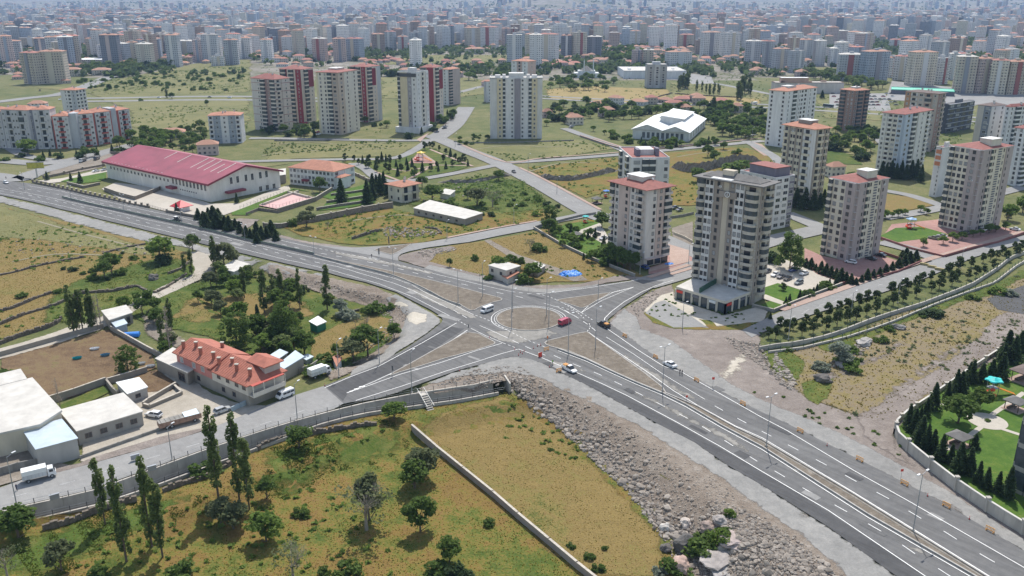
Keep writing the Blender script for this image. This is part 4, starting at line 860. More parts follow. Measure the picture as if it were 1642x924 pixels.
# --- school hall with the long maroon roof
def base_at(s):return W(*s)
A=Vector(G(172.8,284.6));B_=Vector(G(338,323.8));C_=Vector(G(431,298));ex=(A-B_);Lh=ex.length;ex.normalize();ey=(C_-B_);Wd=ey.length
rzh=math.atan2(ex.y,ex.x)
hall=thing('school_hall','long white hall with a huge maroon sheet metal roof beside the main road','school',(B_.x,B_.y,0),rzh)
e1=topz(B_.x,B_.y,294);sgn=-1 if(ex.x*ey.y-ex.y*ex.x)==0 else(1 if ex.x*ey.y-ex.y*ey.x>0 else-1)
yy=sgn*Wd;rh=e1+6.2
b=MB();P=[(0,0),(Lh,0),(Lh,yy),(0,yy)]
b.prism(P if sgn>0 else P[::-1],-1,e1,0);b.build('wall',wallmat((.62,.6,.56)),hall)
b=MB()
for X in(0.02,Lh-.02):b.prism([(X-.01,0),(X+.01,0),(X+.01,yy/2),(X-.01,yy/2)],[e1-.01]*4,[e1,e1,rh,rh],0);b.prism([(X-.01,yy/2),(X+.01,yy/2),(X+.01,yy),(X-.01,yy)],[e1-.01]*4,[rh,rh,e1,e1],0)
tag(b.build('gable',wallmat((.62,.6,.56)),hall),kind='stuff')
ov=1.6;b=MB();sy=sgn
ridge=(rh+.3);eav=e1-.1
a0,a1=-ov,Lh+ov
for s0,s1,z0,z1 in((-ov*sy,yy/2,eav,ridge),(yy+ov*sy,yy/2,eav,ridge)):
 b.quad((a0,s0,z0),(a1,s0,z0),(a1,s1,z1),(a0,s1,z1),0);b.quad((a0,s0,z0-1.0),(a1,s0,z0-1.0),(a1,s0,z0),(a0,s0,z0),1)
 for a in(a0,a1):b.quad((a,s0,z0-1.0),(a,s0,z0),(a,s1,z1),(a,s1,z1-1.0),1)
 b.quad((a0,s0,z0-1.0),(a0,s1,z1-1),(a1,s1,z1-1),(a1,s0,z0-1),1)
rf=b.build('roof',['roofmaroon','fascia'],hall)
def on_slope(x,v,up=.08):return(x,yy/2*v,eav+(ridge-eav)*v+up)
for x,v0,v1 in((Lh*.06,.1,.97),(Lh*.18,.08,.97),(Lh*.12,.35,.85),(Lh*.3,.2,.97),(Lh*.46,.55,.97),(Lh*.6,.6,.97),(Lh*.24,.3,.97)):
 b=MB();p,q=on_slope(x-.32,v0,.25),on_slope(x+.32,v0,.25);r_,s_=on_slope(x+.32,v1,.25),on_slope(x-.32,v1,.25);b.quad(p,q,r_,s_,0);b.build('skylight_strip','rooflight',rf)
b=MB();nn=int(Lh/1.2)
for i in range(nn):
 x=i*Lh/nn
 for vv in(1,):
  p,q=on_slope(x,0,.02),on_slope(x+.12,0,.02);r_,s_=on_slope(x+.12,1,.02),on_slope(x,1,.02);b.quad(p,q,(r_[0],r_[1],r_[2]+.06),(s_[0],s_[1],s_[2]+.06),0)
tag(b.build('roof_rib','roofmaroon',rf),kind='stuff')
def hallwin(x,z,ww,hh,face='long'):
 me=winmesh(ww,hh,'frame','win')
 if face=='long':link('window',me,hall,(x,0-.03*sy,z),0 if sy>0 else math.pi)
 else:link('window',me,hall,(-.03,x*sy,z),-math.pi/2)
for i in range(17):hallwin(Lh*.37+i*Lh*.036,5.6,1.5,1.5);
for i in range(15):hallwin(Lh*.42+i*Lh*.036,2.6+6.2,1.4,1.2)
for i in range(10):hallwin(Lh*.035+i*Lh*.032,5.2,1.7,3.4)
for i in range(8):hallwin(Lh*.12+i*Lh*.02,2.6,1.0,.7)
for i in range(6):hallwin(Wd*.3+i*Wd*.09+(i//2)*1.2,7.2,1.5,3.4,'g')
for i in range(3):hallwin(Wd*(.7+i*.1),.3,1.8,2.6,'g')
b=MB();b.box(Lh*.29,-3.2 if sy>0 else 0,2.9,Lh*.35,0 if sy>0 else 3.2,4.1,0,bottom=True);b.build('entrance_canopy','fascia',hall)
b=MB();b.box(-3.0,Wd*.2*sy if sy>0 else-Wd*.45,2.9,0,Wd*.45*sy if sy>0 else-Wd*.2,4.0,0,bottom=True);b.build('entrance_canopy','fascia',hall)
o=thing('guard_kiosk','small white kiosk with a pointed red pyramid roof in front of the maroon-roofed hall','kiosk',W(292,338),R(-35))
b=MB();b.box(-2.6,-2.6,0,2.6,2.6,2.6,0);b.build('wall',wallmat(W2),o);b=MB();b.hip(-2.6,-2.6,2.6,2.6,2.6,2.8,0,1.4);b.build('roof',mat('kiosk_roof',(.5,.03,.04),.5,.05,1),o)
t=Tower('school','three storey white school with a broad terracotta hip roof and red entrance canopy','school',(537,303),(569,293),465.5,276,3,(.64,.64,.63))
t.facade('L',[(1,None,0,'WWWWWWWWWWWW')],40,win=(1.3,1.6));t.facade('R',[(1,None,0,'W.'),(1,None,.3,'.W')],41,win=(1.3,1.6));t.roof('tile',3.6,.7,chim=0)
b=MB();b.box(-2.2,t.d*.55,2.8,0,t.d*.68,3.9,0,bottom=True);b.build('entrance_canopy','fascia',t.o);b=MB();b.box(t.w*.05,-4,0,t.w*.5,0,6.2,0);b.build('annex',wallmat((.64,.64,.63)),t.o);b=MB();b.hip(t.w*.05,-4,t.w*.5,0,6.4,1,0,.5);b.build('annex_roof','tile',t.o)
t=Tower('house','two storey cream house with terracotta roof and open corner verandas above the long stone wall','house',(645,325),(672,319),623,300,2,(.6,.55,.45))
t.facade('L',[(1,None,0,'ww')],1,fr='frame_d');t.facade('R',[(1,None,0,'bb')],1,curved=False,bd=1.8);t.roof('tile',1.9,1.5,chim=2)
def shed(name,lab,cat,foot,h,wall,roof,hs=None,group=None,par=.25,wins=()):
 P=[W(*p)[:2]for p in S(foot)];z=Zs(*P[0]);o=thing(name,lab,cat,(P[0][0],P[0][1],z),0,group);Q=[(a-P[0][0],c-P[0][1])for a,c in P]
 ar=sum(a[0]*c[1]-c[0]*a[1]for a,c in zip(Q,Q[1:]+Q[:1]))
 if ar<0:Q=Q[::-1]
 hs2=hs or[h]*len(Q)
 if hs and ar<0:hs2=hs[::-1]
 b=MB();b.prism(Q,-1,hs2,0);b.build('wall',wallmat(wall)if not isinstance(wall,str)else wall,o)
 cx=sum(q[0]for q in Q)/len(Q);cy=sum(q[1]for q in Q)/len(Q)
 E=[]
 for q in Q:
  l=math.hypot(q[0]-cx,q[1]-cy);E.append((cx+(q[0]-cx)*(1+.35/l),cy+(q[1]-cy)*(1+.35/l)))
 b=MB();b.prism(E,[v+.003 for v in hs2],[v+par for v in hs2],0,bottom=True);b.build('roof',roof,o)
 for i,u,z_,ww,hh in wins:
  a,c=Q[i%len(Q)],Q[(i+1)%len(Q)];rz=math.atan2(c[1]-a[1],c[0]-a[0]);link('window',winmesh(ww,hh,'frame_d'),o,(a[0]+(c[0]-a[0])*u,a[1]+(c[1]-a[1])*u,z_),rz)
 return o
shed('long_shed','long low stone shed with a pale flat concrete roof in the meadow','shed','664,344 745,362 774,352 690,331',3,STONEW,'rooflight',wins=[(k,u,1.2,1.2,.8)for k in(0,)for u in(.1,.25,.4,.55,.7,.85)]+[(3,.5,1,1.5,1)])
shed('flat_roofed_house','small cream house with flat roof beside the roundabout approach','house','784,445 812,453.5 834,446 806,438',4.6,(.5,.45,.39),'rooflight',wins=[(0,.2,2.6,1.1,1.1),(0,.7,2.4,1.1,1.1),(1,.3,2.6,1,1.1),(1,.7,2.6,1,1.1)])
o=shed('lean_to_roof','rusty corrugated lean-to roof on the front of the small flat-roofed house','shed','806,452 814,457 832,450 824,446',2.6,(.45,.42,.38),'tile',hs=[2.2,2.2,3,3])
shed('stone_hut','low ruined stone hut among bushes right of the flat-roofed house','hut','845,440 862,444 874,436 858,430',2.4,STONEW,'rooflight')
shed('terrace_block','low walled stone terrace block at the end of the maroon-roofed hall','outbuilding','433,297 459,293 459,283 435,286',4.5,STONEW,'rooflight')
shed('sports_changing_hut','small pale shed with flat roof among trees above the meadow track','shed','706,318 722,321 730,314 714,311',2.6,(.5,.48,.44),'rooflight')
fh=thing('farmhouse','farmhouse, salmon pink at the back and cream in front, under a red tile roof','house',W(400,650),0)
x0,y0,_=fh.location;LP_=lambda px,py:(lambda q:(q[0]-x0,q[1]-y0))(G(px,py))
pa,pb,pc,pd=LP_(287,600),LP_(345,625),LP_(400,652),LP_(453,626)
u=Vector((pc[0]-pa[0],pc[1]-pa[1]));u.normalize();v=Vector((-u.y,u.x));v=v if v.y>0 or v.x>0 else-v
wD=(Vector(pd)-Vector(pc)).dot(v);
def quadf(a,c,d):a=Vector(a);c=Vector(c);c=a+u*(c-a).dot(u);return[tuple(a),tuple(c),tuple(c+v*d),tuple(a+v*d)]
Q1=quadf(pa,pb,wD*.95);Q2=quadf(Q1[1],pc,wD)
def ccw(Q):return Q if sum(a[0]*c[1]-c[0]*a[1]for a,c in zip(Q,Q[1:]+Q[:1]))>0 else Q[::-1]
SAL=(.5,.2,.17)
b=MB();b.prism(ccw(Q1),-1,3.2,0);b.prism(ccw(Q1),3.2,6.6,1,top=False);b.build('rear_wing',[wallmat(STONEW),wallmat(SAL)],fh)
b=MB();b.prism(ccw(Q2),-1,3.0,0);b.build('ground_floor',wallmat(STONEW),fh);b=MB();b.prism(ccw(Q2),3.0,6.0,0);b.build('upper_floor',wallmat((.6,.55,.47)),fh)
def gable_roof(Q,z,h,ov,name,m,par,hip=False):
 a,c,d,e=[Vector(q)for q in Q];un=(c-a).normalized();vn=(e-a).normalized();a=a-un*ov-vn*ov;c=c+un*ov-vn*ov;d=d+un*ov+vn*ov;e=e-un*ov+vn*ov
 r0,r1=(a+e)/2,(c+d)/2
 if hip:k=(e-a).length*.45;r1=r1-un*k
 t3=lambda p,zz:(p.x,p.y,zz);b=MB()
 b.quad(t3(a,z),t3(c,z),t3(r1,z+h),t3(r0,z+h));b.quad(t3(d,z),t3(e,z),t3(r0,z+h),t3(r1,z+h));b.tri(t3(c,z),t3(d,z),t3(r1,z+h));b.tri(t3(e,z),t3(a,z),t3(r0,z+h))
 b.prism(ccw([tuple(a),tuple(c),tuple(d),tuple(e)]),z-.25,z-.003,0,bottom=True)
 o=b.build(name,m,par)
 return o,a,un,vn,(c-a).length,(e-a).length
FT=mat('farm_tile',(.36,.125,.085),.85,.22,.6)
for Q,z,h,nm in((Q1,6.7,2.4,'rear_roof'),(Q2,6.1,2.8,'front_roof')):
 o,a,un,vn,LL,WW=gable_roof(Q,z,h,.8,nm,FT,fh,nm=='front_roof')
 k=int(LL/.9);pm=MB()
 for i in range(k):
  s_=(i+.5)*LL/k;lim=1.0 if nm=='rear_roof' else min(1.0,max(0,(LL-s_)/(WW*.45)))
  p=a+un*s_;q=a+un*s_+vn*WW*.5*lim
  pm.tube((p.x,p.y,z+.05),(q.x,q.y,z+.05+h*lim),.07,n=4,cap=False)
 tag(pm.build('roof_rib',mat('farm_tile_rib',(.44,.2,.14),.85,.1,1),o),kind='stuff')
 for i,(s_,f)in enumerate(((.12,.2),(.3,.35),(.55,.22),(.62,.7),(.85,.25))):
  p=a+un*LL*s_+vn*WW*f;b=MB();b.box(p.x-.4,p.y-.35,z,p.x+.4,p.y+.35,z+2.5+h*.2,0);b.box(p.x-.5,p.y-.45,z+2.5+h*.2,p.x+.5,p.y+.45,z+2.7+h*.2,1,bottom=True);b.build('chimney',[FT,'stonecap'],o)
def wallwin(Q,i,us,z,ww,hh,par,fr='frame_d',pane='win'):
 Q=ccw(Q);a,c=Q[i],Q[(i+1)%4];rz=math.atan2(c[1]-a[1],c[0]-a[0])
 for uu in us:link('window',winmesh(ww,hh,fr,pane),par,(a[0]+(c[0]-a[0])*uu,a[1]+(c[1]-a[1])*uu,z),rz)
for Q in(Q1,Q2):
 Qc=ccw(Q);best=min(range(4),key=lambda i:(Qc[i][0]+Qc[(i+1)%4][0])+(Qc[i][1]+Qc[(i+1)%4][1]))
 wallwin(Q,best,(.2,.45,.7,.9)if Q is Q2 else(.15,.5,.75),4.3,1.3,1.4,fh,'frame_d' if Q is Q2 else 'frame','win' if Q is Q2 else 'winpale');wallwin(Q,best,(.3,.6),1,1.2,1.2,fh)
e2=Vector(Q2[1]);vv=v*wD*.9
b=MB();q=[e2+u*0+v*.3,e2+u*2.0+v*.3,e2+u*2.0+vv,e2+vv];b.prism(ccw([tuple(p)for p in q]),2.8,3.1,0,bottom=True)
b.bar(tuple(q[1]),tuple(q[2]),.12,3.1,4.1,0);b.build('balcony',wallmat((.6,.55,.47)),fh);b=MB()
for f in(0,.33,.66,1):p=q[1]+(q[2]-q[1])*f;b.tube((p.x,p.y,3),(p.x,p.y,6.1),.13,n=6)
tag(b.build('balcony_post',wallmat((.62,.58,.5)),fh));b=MB();b.prism(ccw([tuple(p)for p in q]),5.95,6.15,0,bottom=True);b.build('balcony_roof',mat('red_fascia',(.4,.07,.05),.7,.1,1),fh)
c3=e2-u*4+v*wD*.75;Qd=[tuple(c3-u*2.6-v*2.4),tuple(c3+u*3.4-v*2.4),tuple(c3+u*3.4+v*2.4),tuple(c3-u*2.6+v*2.4)]
b=MB();b.prism(ccw(Qd),6,8.8,0);b.build('attic_room',wallmat((.5,.45,.4)),fh);gable_roof(Qd,9.0,1.2,.8,'attic_roof',FT,fh,True)
b=MB()
for k in range(4):b.box(-14+k*1.1,6+k*.2,8.6,-13.2+k*1.1,7.6+k*.2,9.0,0)
shed('stone_barn','grey stone barn with half concrete, half tin roof beside the pink end of the farmhouse','barn','253,595 303,618 330,600 280,577',3.6,STONEW,'rooflight',wins=[(0,.8,.5,3,2.3),(1,.5,1.6,1,.9)])
shed('tin_roofed_shed','blue-grey tin roofed shed behind the cream end of the farmhouse','shed','448,603 458,609 488,593 475,585',3.2,STONEW,'roofmetal',hs=[3.2,3.2,3.8,3.8])
shed('tin_roofed_shed','narrow tin roofed lean-to wedged between farmhouse and the wider tin shed','shed','436,586 448,592 462,583 450,577',3.0,STONEW,'roofmetal')
shed('long_stone_shed','long grey stone shed with flat concrete roof and four dark window holes by the road','shed','128,714 231,682 200,652 100,680',3.6,(.33,.31,.28),'rooflight',wins=[(0,.15,1.3,1.4,1.1),(0,.38,1.3,1.4,1.1),(0,.62,1.3,1.4,1.1),(0,.85,1.3,1.4,1.1)])
shed('white_roofed_shed','small shed with white sheet roof behind the long stone shed','shed','207,648 238,637 225,622 190,630',2.8,(.45,.43,.4),'roofwhite',wins=[(0,.5,1,1.2,.9)])
shed('flat_roofed_house','large cream house with white flat roof at the left edge of the view','house','-50,745 70,717 104,694 58,640 -60,672',5.6,(.55,.5,.4),'rooflight',par=.5)
shed('flat_roofed_house','smaller white flat roof behind the large cream house at the left edge','house','-50,668 48,642 38,626 -60,650',5.8,(.5,.47,.4),'rooflight',par=.4)
shed('tin_roofed_garage','block-walled garage with pale blue corrugated roof behind the parked white truck','garage','64,751 129,733 104,702 42,718',4.8,(.4,.39,.37),'roofmetal',par=.12)
shed('lane_house','low grey house with flat concrete roof among poplars on the village lane','house','178,529 214,517 204,505 166,514',3.2,STONEW,'rooflight',wins=[(0,.8,.4,1,2)])
shed('tin_hut','little hut with shiny tin roof between the poplars and the blue tarp','hut','188,536 205,530 200,523 181,528',2.2,(.4,.42,.45),'roofmetal')
shed('white_roofed_house','cream house with white flat roof hidden in trees below the main road','house','355,446 377,452 402,440 378,432',3.6,(.55,.52,.45),'rooflight',par=.5)
shed('green_shed','small green wooden shed with shiny tin roof in the garden','shed','498,530 509,534 523,528 511,522',2.6,(.03,.16,.1),'roofwhite',hs=[3.0,2.4,2.4,3.0])
shed('roadside_kiosk','tiny white hut with orange tile roof beside the parked white truck','hut','535,587 540,592 548,588 543,583',2.6,W2,'tile')
shed('garden_shelter','flat grey tin shelter lying in the greenery left of the parked truck','shed','484,580 492,585 502,580 494,576',1.4,(.35,.36,.37),'roofmetal')
sp=thing('sports_hall','white sports hall with two stepped white gable roofs among young trees','sports hall',W(1105,225),0);x0,y0,_=sp.location
A1,B1,C1=LP2=[Vector(G(*p))-Vector((x0,y0))for p in((1014,222),(1104,227),(1138,204))]
un=(B1-A1);La=un.length;un.normalize();vn=Vector((-un.y,un.x));Lb=(C1-B1).dot(vn)
def loc(a,c):p=A1+un*a+vn*c;return(p.x,p.y)
b=MB();b.prism([loc(0,0),loc(La,0),loc(La,Lb),loc(0,Lb)],-1,7,0);b.build('wall',wallmat((.6,.61,.6)),sp)
for a0,a1,c0,c1,z,h,nm in((-1,La*.55,-1.5,Lb+1,7,4,'west_roof'),(La*.5,La+1,-2.5,Lb+1,6.6,4,'east_roof'),(La*.33,La*.8,Lb*.35,Lb*.95,12.2,2,'top_roof')):
 b=MB();m_=(a0+a1)/2 if nm!='top_roof' else a0+2;t3=lambda a,c,zz:(*loc(a,c),zz)
 b.quad(t3(a0,c0,z),t3(m_,c0,z+h),t3(m_,c1,z+h),t3(a0,c1,z));b.quad(t3(m_,c0,z+h),t3(a1,c0,z),t3(a1,c1,z),t3(m_,c1,z+h));b.quad(t3(a0,c0,z-.4),t3(m_,c0,z+h-.4),t3(m_,c0,z+h),t3(a0,c0,z));b.quad(t3(m_,c0,z+h-.4),t3(a1,c0,z-.4),t3(a1,c0,z),t3(m_,c0,z+h))
 b.prism([loc(a0+1,c0+1),loc(a1-1,c0+1),loc(a1-1,c1-1),loc(a0+1,c1-1)],6.5,z-.1,1,top=False);b.tri(t3(a0,c0+.5,z),t3(a1,c0+.5,z),t3(m_,c0+.5,z+h),1)
 b.build(nm,['roofwhite',wallmat((.55,.56,.55))],sp)
for i in range(9):p=loc(La*(.2+.085*i),-.1);link('window',winmesh(2,4.2,'frame','balcglass'),sp,(p[0],p[1],1),math.atan2(un.y,un.x))
for i in range(6):p=loc(La+.1,Lb*(.12+.15*i));link('window',winmesh(2,4.2,'frame','balcglass'),sp,(p[0],p[1],1),math.atan2(un.y,un.x)+math.pi/2)
def bigbox(name,lab,cat,near,right,xl,yt,wall,roof,bandc=None,wl=None):
 t=Tower(name,lab,cat,near,right,xl,yt,1,wall,wl=wl);t.flat(roof,.5,bandc or wall,((.1,.3,.15,.4,1.5),(.5,.3,.55,.4,1.5),(.7,.6,.78,.7,1.8)));return t
t=bigbox('warehouse','white flat-roofed warehouse hall left of the grey unfinished tower','warehouse',(1000,126),(1100,126),993,114,(.6,.62,.63),'rooflight',wl=70)
t=bigbox('warehouse','white store building with dark glass entrance right of the grey unfinished tower','warehouse',(1071,127),(1103,126.5),1070,116,(.6,.6,.6),'rooflight',wl=60)
t=bigbox('shopping_mall','huge beige windowless shopping mall with brown roof band','shopping mall',(1242,150),(1352,150),1139,133,(.5,.46,.42),'rooflight',(.4,.27,.2))
b=MB();b.box(t.w*.1,t.d*.3,t.h,t.w*.5,t.d*.85,t.h+5,0,1);b.build('upper_hall',[wallmat((.4,.27,.2)),'roofwhite'],t.o)
t=Tower('unfinished_tower','bare grey concrete tower with three columns of dark window holes standing alone before the warehouses','apartment tower',(1037,141),(1068,141),1036.5,104,10,(.36,.36,.36),wl=18)
t.facade('R',[(1,None,0,'.w.'),(.9,(.44,.44,.44),.8,'w'),(1,None,0,'.w.')],50,win=(2.2,1.6),fr='frame_d',floors=9,skip0=1);t.flat('rooflight',.5,GREYW,((.3,.3,.7,.7,3),))
t=Tower('green_roofed_market','low dark market building with bright green roof below the pale green tower','shop',(1428,151),(1530,155),1424,144,1,(.12,.12,.14),wl=30);t.flat(mat('green_roof',(.12,.5,.36),.6,.1,.2),.6,(.12,.5,.36),())
mo=thing('mosque','small white mosque-like pavilion with pointed dark dome and two slender minarets','mosque',W(940,124),0)
b=MB();b.box(-16,-10,0,16,10,6,0);b.box(-11,-8,6,11,8,9,0);b.build('wall',wallmat((.6,.62,.62)),mo)
b=MB()
for i in range(12):
 a0,a1=i*math.pi/6,(i+1)*math.pi/6;b.tri((9*math.cos(a0),9*math.sin(a0),9),(9*math.cos(a1),9*math.sin(a1),9),(0,0,15))
b.build('dome','roofgrey',mo)
for x in(-4,8):b=MB();b.tube((x,-11,0),(x,-11,20),.9,.7,8);b.tube((x,-11,20),(x,-11,24),.9,.05,8);b.build('minaret',wallmat((.6,.62,.62)),mo)
# ------------------------------------------------------------------ vegetation
def leafmesh(name,C,size,mat_,nrm=None,seed=0,asp=1.0,tri=False):
 """many small leaf-clump faces centred on C (n x 3)"""
 r=np.random.RandomState(seed);n=len(C)
 a=r.normal(size=(n,3));a/=np.linalg.norm(a,axis=1)[:,None];a[:,2]*=.7
 b=r.normal(size=(n,3));b=np.cross(a,b);b/=np.linalg.norm(b,axis=1)[:,None]+1e-9
 s=size*r.uniform(.6,1.35,n)[:,None];a=a*s;b=b*s*asp
 V=np.stack([C-a-b*.6,C+a*.8-b,C+a+b*.7,C-a*.7+b],1).reshape(-1,3)
 F=np.arange(n*4).reshape(n,4)
 me=bpy.data.meshes.new(name);me.from_pydata(V.tolist(),[],F.tolist());me.materials.append(M[mat_]);me.update();return me
def clumps(r,k,fx,n,rad,zs=.8):
 """n leaf points spread over k clumps; fx gives a clump centre"""
 cs=np.array([fx(i)for i in range(k)]);j=r.randint(0,k,n);d=r.normal(size=(n,3));d/=np.linalg.norm(d,axis=1)[:,None]
 return cs[j]+d*(rad*(.55+.45*r.uniform(0,1,n)**.5)*(.7+.6*((j*7919)%13)/13))[:,None]*np.array([1,1,zs])
def trunkmesh(h,r0,limbs,seed,m='bark',lean=0):
 rd=random.Random(seed);b=MB();p=Vector((0,0,-.3));q=Vector((lean,0,h));b.tube(p,q,r0,r0*.45,6)
 for i in range(limbs):
  t=rd.uniform(.35,.95);a=rd.uniform(0,6.28);l=h*rd.uniform(.35,.8);s=p.lerp(q,t);e=s+Vector((math.cos(a)*l*.7,math.sin(a)*l*.7,l*.75))
  b.tube(s,e,r0*.45,r0*.12,4)
 return b.mesh('trunk',[m])
PROTO={}
def proto(kind,var=0):
 """unit-height tree: (trunk mesh or None, crown mesh), crown reaching z=1"""
 k=(kind,var)
 if k in PROTO:return PROTO[k]
 r=np.random.RandomState(100+var*17+len(kind));sd=var*31+len(kind);U=r.uniform
 if kind=='poplar':
  def c(i):t=U(.12,.97);w=.062*math.sin(min(1,(1-t)*3.2+.12)*1.45);a=U(0,6.28);return(math.cos(a)*w*U(.2,1),math.sin(a)*w*U(.2,1),t)
  pts=clumps(r,46,c,2500,.023,2.4);out=(trunkmesh(.93,.012,0,sd,'bark'),leafmesh('crown',pts,.0095,'leafpop',seed=sd))
 elif kind=='barepoplar':
  b=MB();rd=random.Random(sd);b.tube((0,0,-.02),(0,0,.98),.012,.003,5)
  for i in range(60):z=rd.uniform(.15,.95);a=rd.uniform(0,6.28);l=rd.uniform(.05,.13)*(1.1-z*.6);b.tube((0,0,z),(math.cos(a)*l*.45,math.sin(a)*l*.45,z+l),.0035,.001,3,cap=False)
  out=(b.mesh('trunk',['palebark']),leafmesh('crown',clumps(r,20,lambda i:(U(-.05,.05),U(-.05,.05),U(.3,.95)),260,.04),.008,'twig',seed=sd))
 elif kind in('round','light','olive','silver','willow','redleaf'):
  mt={'round':'leaf','light':'leaflight','olive':'leafolive','silver':'leafsilver','willow':'leafpop','redleaf':'leafred'}[kind]
  wd=.42
  def c(i):
   a=U(0,6.28);el=U(-.5,1.5);rr=U(.45,1)**.6;return(math.cos(a)*math.cos(el)*wd*rr*.8,math.sin(a)*math.cos(el)*wd*rr*.8,.6+math.sin(el)*.3*rr)
  pts=clumps(r,22,c,1500,.15);out=(trunkmesh(.5,.035,6,sd),leafmesh('crown',pts,.034,mt,seed=sd))
 elif kind=='big':
  def c(i):t=U(.1,.95);a=U(0,6.28);w=.36*math.sin(min(1,(1-t)*2.2+.1)*1.5)**.7;return(math.cos(a)*w*U(.3,1),math.sin(a)*w*U(.3,1),t)
  out=(trunkmesh(.6,.02,5,sd),leafmesh('crown',clumps(r,60,c,4200,.085),.017,'leaf',seed=sd))
 elif kind=='bush' or kind=='silverbush' or kind=='lightbush' or kind=='darkbush':
  mt={'bush':'leaf','silverbush':'leafsilver','lightbush':'leaflight','darkbush':'leafdark'}[kind]
  def c(i):a=U(0,6.28);rr=U(0,1)**.5;return(math.cos(a)*.5*rr,math.sin(a)*.5*rr,U(.15,.8)*(1-.45*rr))
  out=(None,leafmesh('foliage',clumps(r,16,c,800,.2),.06,mt,seed=sd))
 elif kind=='pine':
  def c(i):a=U(0,6.28);t=U(0,1);w=.36*(1-abs(t-.35)*1.1);return(math.cos(a)*w*U(.3,1),math.sin(a)*w*U(.3,1),.25+t*.65)
  out=(trunkmesh(.5,.03,3,sd),leafmesh('crown',clumps(r,22,c,1100,.12),.034,'leafpine',seed=sd))
 elif kind in('conifer','spruce'):
  n=1300;t=U(0,1,n)**.7;t=1-t;lay=(np.floor(t*9)+.2)/9;w=(1-t)*(.27 if kind=='conifer' else.25)*(1-.35*(t*9%1))+.02
  a=U(0,6.28,n);rr=U(.35,1,n)**.5;star=.8+.25*np.sin(a*5+lay*9)
  pts=np.stack([np.cos(a)*w*rr*star,np.sin(a)*w*rr*star,.05+t*.94],1);out=(trunkmesh(.4,.022,0,sd),leafmesh('crown',pts,.03,'leafdark',seed=sd,asp=.7))
 elif kind=='bare':
  b=MB();rd=random.Random(sd);b.tube((0,0,-.02),(0,0,.3),.03,.02,5)
  def br(p,d,l,rr,dep):
   q=p+d*l;b.tube(p,q,rr,rr*.6,4 if dep<2 else 3,cap=False)
   if dep<4:
    for i in range(3 if dep<3 else 2):br(q,(d+Vector((rd.uniform(-.8,.8),rd.uniform(-.8,.8),rd.uniform(-.1,.5)))).normalized(),l*.72,rr*.55,dep+1)
  for i in range(4):br(Vector((0,0,.25)),Vector((rd.uniform(-.7,.7),rd.uniform(-.7,.7),1)).normalized(),.22,.016,0)
  out=(b.mesh('trunk',['palebark']),leafmesh('crown',clumps(r,14,lambda i:(U(-.3,.3),U(-.3,.3),U(.45,.9)),380,.12),.018,'leafolive',seed=sd))
 PROTO[k]=out;return out
ORD=['first','second','third','fourth','fifth','sixth','seventh','eighth','ninth','tenth','eleventh','twelfth','thirteenth','fourteenth','fifteenth','sixteenth','seventeenth','eighteenth','nineteenth','twentieth']
TENS={2:'twenty',3:'thirty',4:'forty',5:'fifty',6:'sixty',7:'seventy',8:'eighty',9:'ninety'}
def ordn(i):
 if i<20:return ORD[i]
 t,u_=divmod(i+1,10)
 if t>9:return 'hundredth' if i==99 else 'hundred-and-'+ordn(i-100)
 return TENS[t]+'-'+ORD[u_-1]if u_ else TENS[t][:-1]+'ieth'
NAMES={'big':'broad_tree','poplar':'poplar_tree','barepoplar':'bare_poplar_tree','round':'leafy_tree','light':'young_tree','olive':'grey_green_tree','silver':'silver_tree','willow':'willow_tree','redleaf':'purple_leaf_tree','bush':'bush','silverbush':'silver_bush','lightbush':'bush','darkbush':'bush','pine':'pine_tree','conifer':'conifer_tree','spruce':'spruce_tree','bare':'bare_tree'}
NT=[0]
def tree(kind,px,py,h,label,group=None,wid=1.0,small=False,world=None):
 x,y,z=world if world else W(px,py)
 NT[0]+=1;v=NT[0]%3;tr,cr=proto(kind,v);rz=NT[0]*2.4;sw=wid*(.9+.2*((NT[0]*37)%10)/10)
 cat='bush' if 'bush' in kind else 'tree'
 if tr is None or small:
  o=tag(link(NAMES[kind],cr,None,(x,y,z-.05),rz,(h*sw,h*sw,h)),label,cat,group)
  return o
 o=tag(link(NAMES[kind],None,None,(x,y,z),rz,(h*sw,h*sw,h)),label,cat,group)
 link('trunk',tr,o);link('crown',cr,o);return o
def hpx(px,py,top):
 x,y,z=W(px,py);return max(1.0,topz(x,y,top)-z)
def row(kind,s,h,what,place,group,wid=1.0,jit=.24,dy=0):
 pts=sorted(S(s));rd=random.Random(len(pts)*13)
 for i,(a,b_)in enumerate(pts):
  tree(kind,a,b_+dy,h*rd.uniform(1-jit,1+jit),f'{what} {place}, {ordn(i)} from the left',group,wid)
def grove(kinds,poly,n,h,what,place,group,wid=1.0,seed=1,sep=.6,small=False):
 P=px2w(poly);xs=[p[0]for p in P];ys=[p[1]for p in P];rd=random.Random(seed);out=[];tries=0
 while len(out)<n and tries<n*60:
  tries+=1;x,y=rd.uniform(min(xs),max(xs)),rd.uniform(min(ys),max(ys));hh=rd.uniform(*h)
  if not inpoly(P,np.array([x]),np.array([y]))[0]:continue
  if any((x-a)**2+(y-b_)**2<(sep*(hh+c)*.5)**2 for a,b_,c,_ in out):continue
  out.append((x,y,hh,rd.choice(kinds)))
 out.sort(key=lambda q:pxy(q[0],q[1])[0])
 for i,(x,y,hh,k)in enumerate(out):
  tree(k,0,0,hh,f'{what} {place}, {ordn(i)} from the left',group,wid,small,(x,y,Zs(x,y)))
